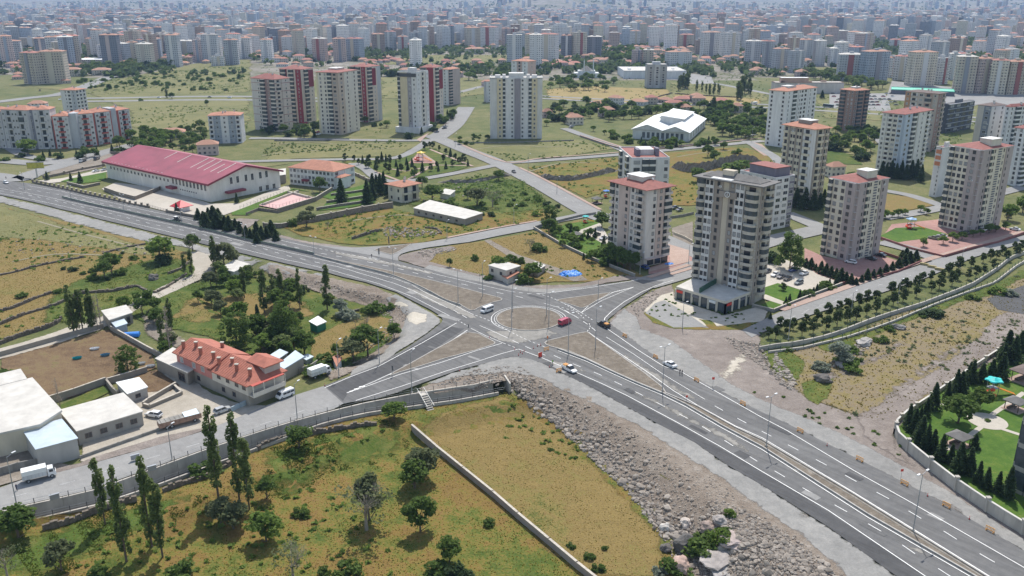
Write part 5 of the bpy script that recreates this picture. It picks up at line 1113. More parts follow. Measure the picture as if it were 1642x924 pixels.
for a,b_,t,lab in((169,842,729,'tall leaning poplar at the ruined wall, leftmost of the front poplars'),(203,901,748,'tall dense poplar in front of the leftmost one, bottom left field'),
     (244,877,731,'slim sparse topped poplar in the bottom left field'),(261,894,758,'slim poplar just right of the sparse topped one'),
     (350,797,651,'tallest poplar of the right-hand front group by the road wall'),(384,803,662,'tall poplar with bare lower trunk in the right-hand front group'),(400,817,694,'shorter thin poplar at the right end of the front group')):
 tree('poplar',a,b_,hpx(a,b_,t),lab,'poplars in the front field',1.05)
for a,b_,t,lab,k in((119,536,457,'dense dark poplar at the paddock corner','poplar'),(124,533,470,'second dense poplar at the paddock corner','poplar'),(133,531,460,'slim poplar between the dense pair and the lane','poplar'),(150,529,462,'poplar beside the lane house gable','poplar'),(146,531,478,'shorter poplar at the lane house','poplar'),
      (163,528,468,'leafless poplar next to the lane house','barepoplar'),(157,529,474,'second leafless poplar next to the lane house','barepoplar'),(274,573,490,'pale leafless poplar by the pink end of the farmhouse','barepoplar'),(98,662,605,'pale leafless poplar behind the vegetable bed','barepoplar'),
      (344,430,378,'thin poplar below the main road','poplar'),(308,441,400,'thin poplar at the village lane mouth','poplar'),(297,442,406,'shorter thin poplar at the village lane mouth','poplar'),
      (481,494,430,'thin dark poplar below the rubble slope','poplar'),(525,497,424,'broad poplar standing out against the main road','poplar'),(451,482,428,'poplar in the garden left of the thin dark one','poplar'),(440,490,440,'leafy poplar in the garden centre','poplar'),(424,502,432,'poplar in the garden above the farmhouse trees','poplar'),(392,478,425,'sparse poplar in the garden near the white flat roof','poplar'),
      (275,530,478,'poplar in the orchard right of the paddock','poplar'),(262,560,505,'poplar at the paddock edge by the pink house','poplar')):
 tree(k,a,b_,hpx(a,b_,t),lab,None,1.5 if k=='poplar' else 1.2)
for a,b_,t,k,w_,lab in((665,783,740,'round',1.3,'round green orchard tree with dark shadow in the front field'),(679,768,718,'olive',1.2,'lighter tree just behind the round orchard tree'),(674,852,798,'round',1.2,'orchard tree with a long thin trunk in the front field'),(721,901,862,'round',1.1,'small orchard tree at the bottom near the field wall'),
       (588,850,770,'bare',1.25,'large half dead tree with grey branches, middle of front field'),(592,835,760,'olive',.8,'green top growing behind the half dead tree'),(427,868,822,'light',1.25,'bright green bushy tree in the front field'),(428,800,765,'round',.9,'little tree above the bright green bushy one'),
       (482,828,812,'bush',1.4,'dark low bush in the front field'),(632,672,645,'light',1.6,'wide yellow-green bush against the canal wall'),(480,718,683,'round',1.3,'dark round tree growing on the ruined wall'),(331,760,735,'bush',1.6,'bush leaning on the ruined wall under the poplars'),
       (355,842,800,'olive',1.4,'wide grey bush at the foot of the right poplars'),(375,848,808,'olive',1.2,'grey bush right of the wide one under the poplars'),(99,915,868,'olive',1.1,'small olive-green tree with round crown at bottom left'),(30,862,815,'round',1.6,'spreading tree at the left edge below the canal'),(12,925,880,'bare',1.2,'bare grey tree in the bottom left corner'),
       (470,925,868,'bare',1.2,'grey twiggy tree at the bottom edge of the front field'),(560,925,895,'bush',1.2,'low bush on the bottom edge'),(700,925,900,'bush',1.3,'round bush on the bottom edge near the wall'),(735,928,900,'darkbush',1.1,'dark bush on the bottom edge near the wall'),(785,842,828,'bush',1.1,'small bush close to the long field wall'),
       (160,925,905,'bush',1.4,'dark bush on the bottom edge below the poplars'),(285,925,895,'bush',1.2,'loose bush on the bottom edge'),(520,920,906,'bush',1.2,'small dark bush on the bottom edge'),(884,722,716,'bush',1.5,'tiny dark shrub in the yellow field'),(915,878,870,'bush',1.4,'small shrub beside the wall in the yellow field'),(945,895,884,'bush',1.3,'two-headed shrub in the yellow field near the wall'),(970,880,872,'bush',1.2,'little shrub in the lower yellow field'),(960,915,903,'bush',1.3,'shrub at the bottom of the yellow field'),
       (206,597,555,'big',1.2,'large round tree inside the brown paddock'),(35,476,464,'bush',1.5,'round bush on the upper left terrace'),
       (180,440,405,'round',1.1,'tall dark tree in the clump on the dry slope'),(168,446,418,'round',1.2,'dark tree left in the clump on the dry slope'),(192,440,425,'bush',1.3,'bush right in the clump on the dry slope'),(150,448,435,'bush',1.5,'low bush left of the clump on the dry slope'),(133,440,433,'bush',1.2,'small bush farther left on the dry slope'),
       (258,420,378,'light',1.2,'light green tree at the top of the dry slope'),(258,422,402,'darkbush',1.6,'dark bush under the light green tree'),(309,402,376,'round',1.0,'small round tree at the lane mouth'),(304,404,380,'bare',1.2,'leaning bare tree at the lane mouth'),(360,430,388,'olive',1.1,'grey-green broad tree below the main road'),(375,425,400,'olive',1.2,'second grey-green tree below the main road'),
       (381,556,503,'big',1.2,'big pale green willow behind the farmhouse'),(416,538,488,'spruce',.9,'dark narrow cypress behind the farmhouse'),(457,556,482,'big',.9,'tall dense tree right of the dark cypress'),(468,548,500,'big',.9,'tree right of the tall dense one'),(422,565,536,'light',1.3,'bright low tree at the cream end of the farmhouse'),(445,560,520,'round',1.1,'tree between farmhouse and parked truck'),
       (567,580,542,'olive',1.25,'grey-green dense bush tree left of the road rubble'),(590,572,522,'round',1.2,'bright green tree beside the grey-green one'),(632,545,518,'round',1.1,'green bushy tree on the garden edge by the gravel lot'),(597,500,476,'bush',1.5,'broad bush under the rubble slope'),(545,505,480,'silver',1.1,'silver leaved tree in the garden'),(558,510,486,'silverbush',1.2,'silver bush beside the silver leaved tree'),(622,497,482,'bush',1.2,'bush against the rubble near the gravel lot'),
       (585,528,505,'bare',1.2,'bare brown tree in the dry garden plot'),(570,524,508,'bare',1.0,'small bare tree in the dry garden plot'),(538,572,550,'round',.8,'thin tree behind the tiny roadside hut'),(505,600,580,'bush',1.3,'bush behind the parked white truck'),(528,585,562,'bush',1.5,'overgrown bush left of the tiny hut'),
       (881,362,330,'big',1.2,'large bright tree at the garden corner by the side road'),(880,375,350,'round',1.2,'tree under the large bright one'),(965,365,340,'round',1.3,'broad tree behind the pink tower garden'),(855,448,420,'round',1.3,'tree right of the flat-roofed house'),(838,452,430,'bush',1.4,'bush at the corner of the flat-roofed house'),(865,402,385,'bush',1.2,'bush in the dry triangle field'),(850,404,380,'bare',1.1,'thin tree in the dry triangle field'),(761,418,404,'bush',.8,'single slim bush in the dry meadow triangle'),(721,428,414,'round',.8,'little dark tree by the road verge'),
       (800,438,410,'light',1.2,'pale green tree behind the flat-roofed house'),(820,432,408,'round',1.2,'green tree behind the flat-roofed house'),(835,432,412,'round',1.0,'second green tree behind the flat-roofed house'),(782,448,436,'bush',1.2,'bush at left wall of the flat-roofed house'),
       (492,365,338,'olive',1.3,'round olive bush against the school retaining wall'),(468,362,345,'bush',1.1,'small tree next to the olive bush'),(497,342,330,'olive',1.4,'grey bush at the top of the school wall'),(525,366,355,'bare',1.3,'small flat-topped tree in the meadow'),(513,308,284,'round',1.2,'round tree in front of the three storey school'),
       (693,322,295,'round',1.3,'dense tree right of the veranda house'),(677,300,282,'round',1.3,'tree behind the veranda house'),(664,285,272,'round',1.2,'tree at the back corner of the park'),(765,330,300,'olive',1.4,'broad grey tree in the green meadow'),(790,332,302,'bare',1.3,'open branched brown tree in the green meadow'),(750,320,302,'round',1.1,'small tree in the green meadow'),(800,290,272,'round',1.4,'dark round tree on the ledge below the avenue'),(720,332,312,'bush',1.2,'bush at the back of the long shed'),(768,345,334,'bush',1.4,'bush at right end of the long shed'),
       (1266,432,373,'big',1.15,'big bushy tree beside the tall grey tower car park'),(1240,420,395,'darkbush',1.0,'dark tree at the foot of the big bushy tree'),(1255,466,453,'pine',1.3,'small round pine on the triangular lawn'),
       (1118,292,268,'round',1.2,'green tree standing on the rock ledge meadow'),(1135,252,232,'round',1.2,'tree on the upper meadow above the cliff'),(1160,240,227,'round',1.3,'tree beside the upper street'),(1180,246,235,'bush',1.4,'bush on the upper meadow'),(1145,262,240,'round',1.2,'tree at the top of the rock ledge'),(1182,275,250,'bush',1.6,'ivy bush hanging on the rock ledge'),
       (45,248,222,'light',1.5,'bright yellow-green willow at the foot of the far left blocks'),(66,258,246,'bush',1.4,'bush on the verge by the far left blocks'),(8,258,250,'bush',1.6,'round bush at the left frame edge'),
       (268,158,143,'poplar',2.5,'lone dark cypress beside the far dual road'),(276,159,148,'round',1.2,'small round tree beside the lone cypress'),(332,170,160,'round',1.0,'single small tree in the far field'),(226,162,156,'bush',1.2,'small bush beside the far road'),
       (1144,183,155,'poplar',3.0,'broad poplar right of the sports hall'),(1318,158,144,'conifer',1.6,'dark conifer before the mall end'),(1365,288,275,'round',1.4,'round tree on the green bank behind the mauve tower'),(1320,262,250,'round',1.3,'tree on the green bank between two towers')):
 tree(k,a,b_,hpx(a,b_,t),lab,None,w_)
for a,b_,t,k,w_,lab in((1345,582,548,'silver',1.3,'large silver-leaved bush by the canal'),(1355,588,565,'silver',1.2,'second silver bush just right of the large one'),(1318,592,575,'silverbush',1.5,'lower silver bush on the left'),(1370,594,576,'lightbush',1.8,'bright green bush beside the silver bushes'),(1350,580,562,'bush',1.5,'green bush between the silver ones'),(1494,506,489,'darkbush',1.7,'dark round bush below the canal wall'),(1480,510,503,'bush',1.3,'small bush left of the dark round one'),(1410,548,534,'bush',1.5,'bush on the rocky bank'),(1428,530,520,'bush',1.5,'bush higher on the rocky bank'),(1600,470,455,'lightbush',1.8,'green shrubs near the parking entrance'),(1618,474,462,'silverbush',1.8,'grey-green shrub near the parking entrance'),(1560,480,470,'bush',1.8,'shrub by the canal wall bend'),(1262,563,555,'bush',1.8,'shrub at the canal end'),(1365,566,552,'bush',1.6,'green mound above the silver bush'),(1375,580,570,'bush',1.5,'bush below the rocky bank'),(1235,512,500,'conifer',1.2,'young conifer at the shop corner lawn'),
       (1170,828,812,'lightbush',1.0,'small green bush among the boulders'),(1120,880,850,'bush',1.6,'dense green bush beside the black boulder'),(1140,890,868,'bush',1.5,'green bush right of the black boulder'),(1085,915,890,'bush',1.4,'bush left of the pink boulder'),(1155,870,845,'lightbush',1.2,'bright bush above the flat rocks'),(1060,918,905,'silverbush',1.4,'pale shrub at the toe of the rubble'),(1163,855,838,'bush',1.2,'bush at the top of the flat rocks')):
 tree(k,a,b_,hpx(a,b_,t),lab,None,w_)
c23=lambda s:' '.join('%.1f,%.1f'%(1222+a/3.91,450+b_/3.91)for a,b_ in S(s));c13=lambda s:' '.join('%.1f,%.1f'%(1222+a/3.91,220+b_/3.91)for a,b_ in S(s));c11=lambda s:' '.join('%.1f,%.1f'%(400+a/3.91,220+b_/3.91)for a,b_ in S(s))
row('pine',c23('195,290 272,272 343,248 410,220 477,198 535,185 605,155 655,142 710,118 812,78 870,62 920,50 970,32')+' '+c13('890,945 1000,912 1060,892 1130,880 1170,855 1230,825 1310,800 1385,772 1430,760 1470,748 1505,722 1580,708 1620,695'),4.7,'globe pine in the back row','beside the boulevard','globe pines along the boulevard',1.0,dy=3)
row('pine',c23('40,345 85,350 150,325 110,300 250,335 320,318 400,300 470,272 535,243 590,238 657,205 718,185 775,160 822,140 883,118 967,88 1060,55 1110,40')+' '+c13('1190,915 1220,880 1290,878 1340,865 1390,848 1450,815 1530,762 1600,735'),4.8,'globe pine in the front row','above the canal wall','globe pines along the boulevard',1.0,dy=3)
row('pine',c11('600,130 655,130 685,155 750,140 745,175 805,160 800,200 880,150 855,185 878,205 945,130 950,200 1035,220 1135,195 1175,175 1100,60 1130,45 1150,50 1190,65 1232,90 1290,125 1215,135 1275,165 1315,150 1345,145'),5.2,'small globe pine','in the park triangle','pines in the park triangle',1.0,dy=5)
row('spruce',c11('710,145 830,135 857,135 920,165 930,225 985,155 993,190 1020,165 1085,200 1260,105 1232,180 1185,195 790,180 1370,160'),5.5,'young spruce','in the park triangle','spruces in the park triangle',1.1,dy=5)
row('conifer','318,352 327,358 335,352 343,358 349,366 352,360 331,366',7,'dark conifer in the clump','beside the guard kiosk','conifers along the hall wall',1.9)
row('conifer','361,366 368,370 378,368 385,374 395,380 402,384 412,380 420,384 428,382 436,378 443,386 413,390',6,'dark conifer','along the school wall by the main road','conifers along the school wall',1.8)
row('conifer','284,342 380,326 76,289 114,290 129,293',5.5,'single garden conifer','around the maroon-roofed hall','conifers around the hall',1.2)
row('conifer','598,312 604,308 610,312 616,310 621,316 598,320 589,326 548,326',10.5,'tall dark conifer','beside the veranda house','conifers beside the veranda house',1.2)
row('conifer','1413,284 1420,286 1428,285 1436,287 1444,286 1452,288 1460,287 1468,286 1476,292',11,'dark conifer','at the foot of the white and blue tower','conifers under the white and blue tower',1.2)
row('conifer','1276,333 1284,337 1290,334 1304,336 1314,334 1320,330',9,'dark conifer','at the foot of the cream strip tower','conifers under the cream tower',1.3)
row('conifer','1292,428 1300,431 1308,434 1316,438 1324,441 1332,444 1340,447 1348,450 1356,453 1364,456 1372,457 1381,453 1390,449 1400,446 1410,443 1420,438 1430,434 1440,430 1450,426 1458,422 1468,418 1452,416 1446,414',4.0,'conifer in the hedge row','around the red paved yard','hedge conifers of the red yard',1.9,.3)
c8=lambda s:' '.join('%.1f,%.1f'%(1422+a/3.85,560+b_/3.85)for a,b_ in S(s))
row('spruce',c8('130,490 165,520 200,470 240,420 180,560 285,375 205,590 240,625 280,640 330,690 390,710 440,765 500,775 560,830 610,865 680,890 740,920 370,320 405,335 420,280 450,285 480,270 520,215 505,190'),6.3,'dark spruce','inside the walled garden','spruces in the walled garden',1.15)
row('spruce',c8('580,210 640,190 700,188 715,85 775,90 735,60 810,50'),7.5,'large dark conifer','on the upper side of the walled garden','conifers in the walled garden',1.4)
row('round',c8('440,460 570,375'),7,'dark round tree','on the lawn of the walled garden','round trees in the walled garden',1.3);row('conifer',c8('540,615'),4.5,'bluish dwarf spruce','on the garden lawn before the tower','dwarf spruce',1.6)
row('light','1512,392 1527,388 1542,385 1560,380 1572,378 1585,374 1596,372 1612,370 1480,396 1420,350 1430,349 1440,348 1451,345 1476,340 1486,344 1413,352',3.6,'clipped round tree','bordering the red yard of the farther twin','clipped trees of the red yard',1.3)
grove(['round','bush','light','conifer'],'878,375 900,365 945,372 975,395 975,420 1010,430 1000,434 940,420 900,398',34,(2.2,5.0),'garden shrub or tree','left of the pink tower','garden plants left of the pink tower',1.1,5,.5)
row('round','978,420 985,424 1000,430 1010,433 1017,431 990,428',7,'dark tree','hugging the base of the pink tower','trees at the foot of the pink tower',1.1)
grove(['bush','conifer','darkbush'],'1258,488 1300,470 1332,457 1345,452 1348,455 1262,490',16,(2,3.6),'boundary shrub','between car park and boulevard pavement','boundary shrubs of the car park',1.3,6,.3)
grove(['round','willow','light','olive','round'],'300,470 345,435 420,445 470,470 480,500 440,540 380,520 320,500',22,(4,8),'garden tree','between village lane and main road','garden trees above the farm',1.05,8,.55)
grove(['round','olive','bush','light'],'195,500 240,480 262,500 280,540 275,580 262,575 240,540 210,520',11,(3.5,6),'orchard tree','right of the paddock','orchard trees by the paddock',1.1,9,.55)
grove(['bush','lightbush','darkbush'],'395,430 440,447 500,470 540,480 530,490 480,480 420,460',14,(2,4),'bush','at the toe of the rubble slope','bushes under the rubble slope',1.2,10,.5)
grove(['round','willow','round','olive'],'390,540 430,520 480,510 495,560 480,585 445,575',12,(5,9),'leafy tree','behind the farmhouse','trees behind the farmhouse',1.1,11,.5)
grove(['bush','lightbush'],'-20,595 20,598 45,622 40,632 -20,640',7,(3,5),'bush','behind the white flat roofs at the left edge','bushes at the left edge',1.2,12,.4)
grove(['bush','lightbush','darkbush'],'700,350 780,320 850,310 900,335 880,348 800,352 740,360',22,(1.5,3.5),'wild bush','in the green meadow beyond the side road','wild bushes in the meadow',1.3,13,.6)
grove(['bush','darkbush'],'40,440 120,430 200,400 300,410 300,450 200,480 100,500 30,500',16,(1.0,2.4),'low bush','on the dry terraced slope','bushes on the dry slope',1.4,14,.6)
grove(['round','light','round','willow'],'175,243 210,222 260,212 330,208 335,225 330,245 300,250 215,246',60,(5,9),'leafy tree','in the belt behind the maroon-roofed hall','trees behind the hall',1.15,15,.45)
grove(['round','darkbush','conifer'],'20,246 90,252 130,246 215,238 218,246 120,256 40,256',18,(4,7),'tree','at the foot of the red-trimmed blocks','trees under the terraced blocks',1.2,16,.4)
grove(['round','light','darkbush','conifer'],'402,205 420,222 510,222 520,206 600,203 640,215 645,225 700,216 730,190 742,180 700,175 690,195 640,200 620,190 560,200 500,198 440,205',60,(4,8),'yard tree','around the central group of towers','yard trees of the central towers',1.15,17,.45)
grove(['round','light','round','darkbush'],'872,200 880,180 900,168 960,170 1060,176 1140,172 1220,178 1225,215 1160,222 1140,200 1060,188 1000,192 950,200 920,198 895,210',120,(5,10),'leafy tree','in the garden suburb behind the sports hall','trees of the garden suburb',1.2,18,.5)
grove(['light','light','bush','conifer'],'937,206 960,215 1010,232 1060,240 1150,233 1160,226 1100,232 1015,226 960,212',44,(3.5,6),'young tree','lining the street before the sports hall','young trees before the sports hall',1.2,19,.4)
grove(['light','round'],'1145,190 1225,195 1225,222 1165,224 1135,205',40,(5,8),'light green tree','right of the sports hall','trees right of the sports hall',1.2,20,.45)
grove(['round','light','darkbush'],'1320,225 1345,205 1400,205 1405,230 1400,262 1375,255 1330,245',30,(5,9),'leafy tree','under the brown tower','trees under the brown tower',1.2,21,.5)
grove(['round','conifer','light'],'1476,285 1500,262 1560,240 1600,250 1610,300 1600,330 1642,330 1660,360 1612,366 1604,340 1520,325 1500,318',46,(4,9),'leafy tree','behind the farther mauve twin','trees behind the farther twin',1.2,22,.5)
grove(['round','bush'],'735,225 770,218 786,222 786,228 745,234 725,230',14,(2,4),'hedge shrub','at the foot of the wide pale tower','hedge shrubs of the wide pale tower',1.3,23,.3)
grove(['poplar'],'1088,139 1108,141 1108,147 1088,146',9,(14,19),'poplar','in the clump beyond the sports hall field','poplars in the far field',2.3,24,.12)
grove(['poplar'],'1110,145 1150,148 1160,154 1112,152',9,(7,13),'slim poplar','in the sparse line right of the poplar clump','poplars in the far field',2.2,25,.3)
grove(['poplar'],'1178,150 1205,148 1206,162 1182,162',9,(15,22),'tall poplar','before the mall','poplars before the mall',2.2,26,.15)
grove(['round','light','willow'],'875,150 885,128 930,124 990,130 980,148 930,146',36,(6,10),'tree','around the mosque-like pavilion','trees around the pavilion',1.3,27,.5)
grove(['round','light'],'690,124 760,108 830,104 860,112 830,126 760,130 700,130',46,(7,12),'tree','in the orchard belt beyond the central towers','trees of the far orchard belt',1.3,28,.5)
grove(['round','willow'],'1285,122 1340,118 1430,146 1400,150 1330,136',34,(8,13),'tree','behind the mall','trees behind the mall',1.3,29,.5)
grove(['light','round'],'970,88 1010,80 1030,85 1020,108 985,112',24,(12,18),'large tree','left of the pinkish twin blocks','trees by the far blocks',1.3,30,.5)
grove(['round','willow'],'150,112 180,103 260,100 300,95 300,105 200,118',60,(8,13),'tree','in the dense belt under the far tower rows','trees of the far left belt',1.2,31,.45)
P=px2w('125,132 165,125 260,118 365,122 400,128 395,146 260,150 140,150');rd=random.Random(5);k=0
pts=[]
for i in range(150):
 x,y=rd.uniform(min(p[0]for p in P),max(p[0]for p in P)),rd.uniform(min(p[1]for p in P),max(p[1]for p in P))
 if inpoly(P,np.array([x]),np.array([y]))[0]:pts.append((x,y))
pts.sort(key=lambda q:pxy(*q)[0])
for i,(x,y)in enumerate(pts):tree(rd.choice(['round','light','bush']),0,0,rd.uniform(3.5,6.5),f'sapling in the far left plantation, {ordn(i)} from the left','saplings in the far plantation',1.2,True,(x,y,0))
# ------------------------------------------------------------------ grass tufts and rubble
def scatter_in(poly,n,seed):
 P=px2w(poly);r=np.random.RandomState(seed);xs=[p[0]for p in P];ys=[p[1]for p in P]
 x=r.uniform(min(xs),max(xs),n*3);y=r.uniform(min(ys),max(ys),n*3);m=inpoly(P,x,y);return x[m][:n],y[m][:n],P
def tufts(poly,n,mt,seed,h=(.08,.24),thr=None,name='wild_grass'):
 x,y,P=scatter_in(poly,n,seed);r=np.random.RandomState(seed+1)
 nv=np.sin(x*.21+1.3*np.sin(y*.13))+np.sin(y*.29+1.7*np.sin(x*.17+2))+.8*np.sin(x*.9+y*.7)
 if thr is not None:k=(nv>thr)if thr<5 else(nv<thr-10);x,y=x[k],y[k]
 z=ZV(x,y);n=len(x);C=np.stack([x,y,z],1);a=r.uniform(0,6.28,n);H=r.uniform(*h,n);wv=H*r.uniform(.5,1.1,n)
 dx=np.stack([np.cos(a)*wv,np.sin(a)*wv,np.zeros(n)],1);dz=np.stack([r.uniform(-.3,.3,n)*H,r.uniform(-.3,.3,n)*H,H],1)
 dy=np.stack([-np.sin(a)*wv,np.cos(a)*wv,np.zeros(n)],1)
 V=np.stack([C-dx,C+dx,C+dz,C-dy,C+dy,C+dz*.9],1).reshape(-1,3);F=np.arange(n*6).reshape(-1,3)
 me=bpy.data.meshes.new(name);me.from_pydata(V.tolist(),[],F.tolist());me.materials.append(M[mt]);me.update();tag(link(name,me),kind='stuff')
FIELD='0,872 60,845 148,820 228,795 336,755 418,724 509,686 594,666 690,652 760,636 812,628 850,660 895,690 925,720 970,760 1005,795 1040,835 1070,880 1090,930 1100,1000 -80,1000 -80,900'
tufts(FIELD,20000,'tuft',1);tufts(FIELD,15000,'tuftgreen',2,(.1,.26),.55)
tufts('430,720 600,672 660,680 655,720 600,745 520,760 480,800 430,800 400,770',9000,'tuftgreen',3,(.12,.3),.1);tufts('60,850 230,800 300,780 330,800 260,850 180,870 90,930 -40,930 -40,880',8000,'tuftgreen',4,(.12,.3),.1)
tufts('-60,330 60,350 120,362 200,385 250,397 310,410 300,440 240,470 160,490 60,530 -60,560',15000,'tuft',5,(.1,.26));tufts('120,450 190,430 260,410 320,420 330,440 280,460 200,500 120,520 60,520 70,490',6000,'tuftgreen',6,(.14,.34),.1)
tufts('1245,570 1360,535 1430,508 1500,485 1560,470 1642,440 1700,540 1600,580 1500,640 1440,680 1370,670 1300,645 1250,610',4000,'tuft',7,(.15,.5));tufts('1300,548 1420,516 1500,486 1590,456 1600,470 1520,495 1440,525 1380,550 1350,570',5000,'tuftgreen',8,(.14,.34),.1)
tufts('200,500 240,478 300,452 350,440 440,450 500,465 560,480 620,492 640,515 625,548 590,575 540,598 480,600 430,585 380,560 330,540 280,530 230,520',12000,'tuftgreen',9,(.12,.3),.0);tufts('450,365 520,350 620,332 700,350 790,340 870,335 880,348 717,380 589,390 520,385',9000,'tuftgreen',10,(.1,.28),.2)
tufts('640,330 690,300 770,280 840,290 900,340 800,350 720,340',8000,'tuftgreen',11,(.14,.34),.1);tufts('660,412 722,397 860,372 930,355 1000,420 1030,443 900,450 850,450 790,448',7000,'tuft',12,(.1,.26))
def scrub(poly,n,seed,size=(.3,.9),mt='leaf'):
 x,y,P=scatter_in(poly,n,seed);r=np.random.RandomState(seed);nv=np.sin(x*.05+2*np.sin(y*.03))+np.sin(y*.07+x*.02);k=nv>-.3;x,y=x[k],y[k];n=len(x);s=r.uniform(*size,n)
 C=np.repeat(np.stack([x,y,ZV(x,y)+s*.4],1),12,0);d_=r.normal(size=C.shape);C=C+d_*np.repeat(s,12)[:,None]*np.array([.6,.6,.3]);tag(link('low_scrub',leafmesh('low_scrub',C,.35,mt,seed=seed)),kind='stuff')
scrub('400,262 470,250 640,238 676,232 740,262 700,240 640,226 440,226',260,61);scrub('745,231 920,224 990,238 900,252 815,260',240,62);scrub('845,268 990,252 1060,300 1240,250 1250,290 1120,335 1060,340 960,330',420,63);scrub('450,365 520,350 620,335 700,350 870,338 880,352 717,380 589,390',260,64,mt='leaflight');scrub('640,330 690,300 770,280 840,290 900,340 800,350 720,340',420,65,(.4,1.3));scrub('0,185 90,180 400,165 400,205 210,240 205,205',500,66,(.4,1.3));scrub('125,132 260,116 400,100 400,150 140,152',900,67,(.6,2));scrub('1030,505 1085,455 1225,520 1222,560 1300,640 1420,690 1500,760 1317,682 1171,614 1081,547',160,68,(.15,.4));scrub('660,412 722,397 860,372 930,355 1000,420 1030,443 900,450 850,450 790,448',220,69,(.25,.7),'leaflight');scrub('-40,340 120,360 250,400 300,440 160,490 -40,560',320,70,(.25,.8),'leaflight');scrub('1245,570 1360,535 1430,508 1560,470 1642,440 1700,540 1500,640 1370,670 1300,645',260,71,(.25,.8),'leafolive');scrub('812,632 850,655 895,680 925,712 1005,795 1080,930 930,930 760,775 700,720 664,690 500,700 400,760 100,860 100,930 800,930',420,72,(.2,.6),'leaflight')
scrub('600,95 840,86 860,160 610,165',700,73,(.8,2.4));scrub('870,122 1240,118 1240,165 870,165',500,74,(.6,2));scrub('1300,155 1430,160 1642,200 1642,260 1560,260 1420,250 1320,215',500,75,(.6,2));scrub('420,100 600,100 640,215 405,215',400,76,(.6,2))
ICO=None
def rocks(poly,n,seed,size=(.12,.55),name='rubble',big=None,mt='rock',line=None):
 global ICO
 if ICO is None:
  bm=bmesh.new();bmesh.ops.create_icosphere(bm,subdivisions=1,radius=1);ICO=(np.array([v.co[:]for v in bm.verts]),np.array([[v.index for v in f.verts]for f in bm.faces]));bm.free()
 x,y,P=scatter_in(poly,n,seed);r=np.random.RandomState(seed);
 if line is not None:
  Lw=px2w(line);d=pdist(Lw,x,y,False);keep=r.uniform(0,1,len(x))<np.exp(-d/3.6)+.07;x,y,d=x[keep],y[keep],d[keep]
 n=len(x);s=size[0]*(size[1]/size[0])**(r.uniform(0,1,n)**1.6)
 if line is not None:s=s*(1.25-.6*np.clip(d/12,0,1))
 V0,F0=ICO;nv=len(V0);ax=r.uniform(.65,1.3,(n,1,3))*np.array([1,1,.75]);V=V0[None]*ax*s[:,None,None]*r.uniform(.6,1.25,(n,nv,1))
 a=r.uniform(0,6.28,n);ca,sa=np.cos(a)[:,None],np.sin(a)[:,None];V=np.stack([V[...,0]*ca-V[...,1]*sa,V[...,0]*sa+V[...,1]*ca,V[...,2]],-1)
 V=V+np.stack([x,y,ZV(x,y)+s*.25+.05],1)[:,None,:];F=(F0[None]+(np.arange(n)*nv)[:,None,None]).reshape(-1,3)
 me=bpy.data.meshes.new(name);me.from_pydata(V.reshape(-1,3).tolist(),[],F.tolist());me.materials.append(M[mt]);me.update();return tag(link(name,me),kind='stuff')
SLOPE='812,606 850,600 905,632 960,660 1020,694 1064,720 1100,741 1125,758 1156,776 1222,828 1276,862 1330,908 1375,950 1300,1010 1150,960 1080,900 1050,850 1020,805 990,775 955,745 915,705 885,678 850,655 820,630'
TOE='815,615 850,645 880,668 905,690 930,712 975,752 1010,785 1040,822 1075,855 1120,880 1200,870 1260,880 1340,940'
rocks(SLOPE,16000,21,(.09,.5),line=TOE);rocks(SLOPE,1500,34,(.35,.85),line=TOE);rocks('1100,860 1200,850 1300,900 1300,990 1100,960',160,35,(.4,1.0));rocks(SLOPE,3500,22,(.08,.24))
rocks('1150,800 1222,832 1276,870 1330,915 1300,1000 1150,950 1100,880 1120,840',3600,23,(.1,.5));rocks('700,618 740,598 800,588 845,590 850,605 812,620 760,625',500,24,(.12,.5))
rocks('440,432 500,450 560,462 620,478 660,498 640,530 600,565 590,560 625,520 600,490 520,470 450,450',2200,25,(.12,.5));rocks('668,402 700,398 735,400 700,410 680,414',260,26,(.15,.6));rocks('610,368 625,364 700,370 705,377 640,382 618,380',260,27,(.2,.8))
rocks('1335,568 1400,545 1390,560 1370,585 1330,590',200,28,(.2,.8));rocks('1160,540 1225,555 1235,590 1275,625 1262,622 1222,590 1180,560',500,29,(.15,.6));rocks('1240,560 1270,600 1280,628 1262,625 1240,600',200,32,(.2,.9))
rocks('1010,487 1045,466 1060,475 1030,500 1022,512',260,30,(.1,.45));rocks('0,380 120,380 230,395 235,415 100,420 0,400',120,31,(.2,.7));rocks('640,330 690,300 770,290 820,300 800,330',100,33,(.2,.8))
def boulder(px,py,r_,lab,c=(.3,.26,.23),flat=.7,seed=0,sx=1.0,up=.35):
 bm=bmesh.new();bmesh.ops.create_icosphere(bm,subdivisions=3,radius=1)
 for v in bm.verts:
  n1=noise.noise(v.co*1.1+Vector((seed,0,0)));n2=noise.noise(v.co*2.7+Vector((0,seed,0)));k=1+.45*n1+.2*n2;v.co*=k;v.co.x*=sx;v.co.z*=flat
 me=bpy.data.meshes.new('boulder');bm.to_mesh(me);bm.free();me.materials.append(mat('boulder_stone',c,.95,.35,1.2,bump=.6));x,y,z=W(px,py)
 return tag(link('boulder',me,None,(x,y,z+r_*up),seed,r_),lab,'boulder')
boulder(1102,880,2.3,'large black-faced boulder at the foot of the rubble slope',(.1,.095,.09),.95,1);boulder(1090,912,2.2,'pinkish boulder at the bottom edge below the black one',(.42,.3,.25),.7,2);boulder(1067,882,1.1,'small dark boulder left of the black-faced one',(.12,.11,.1),.9,3)
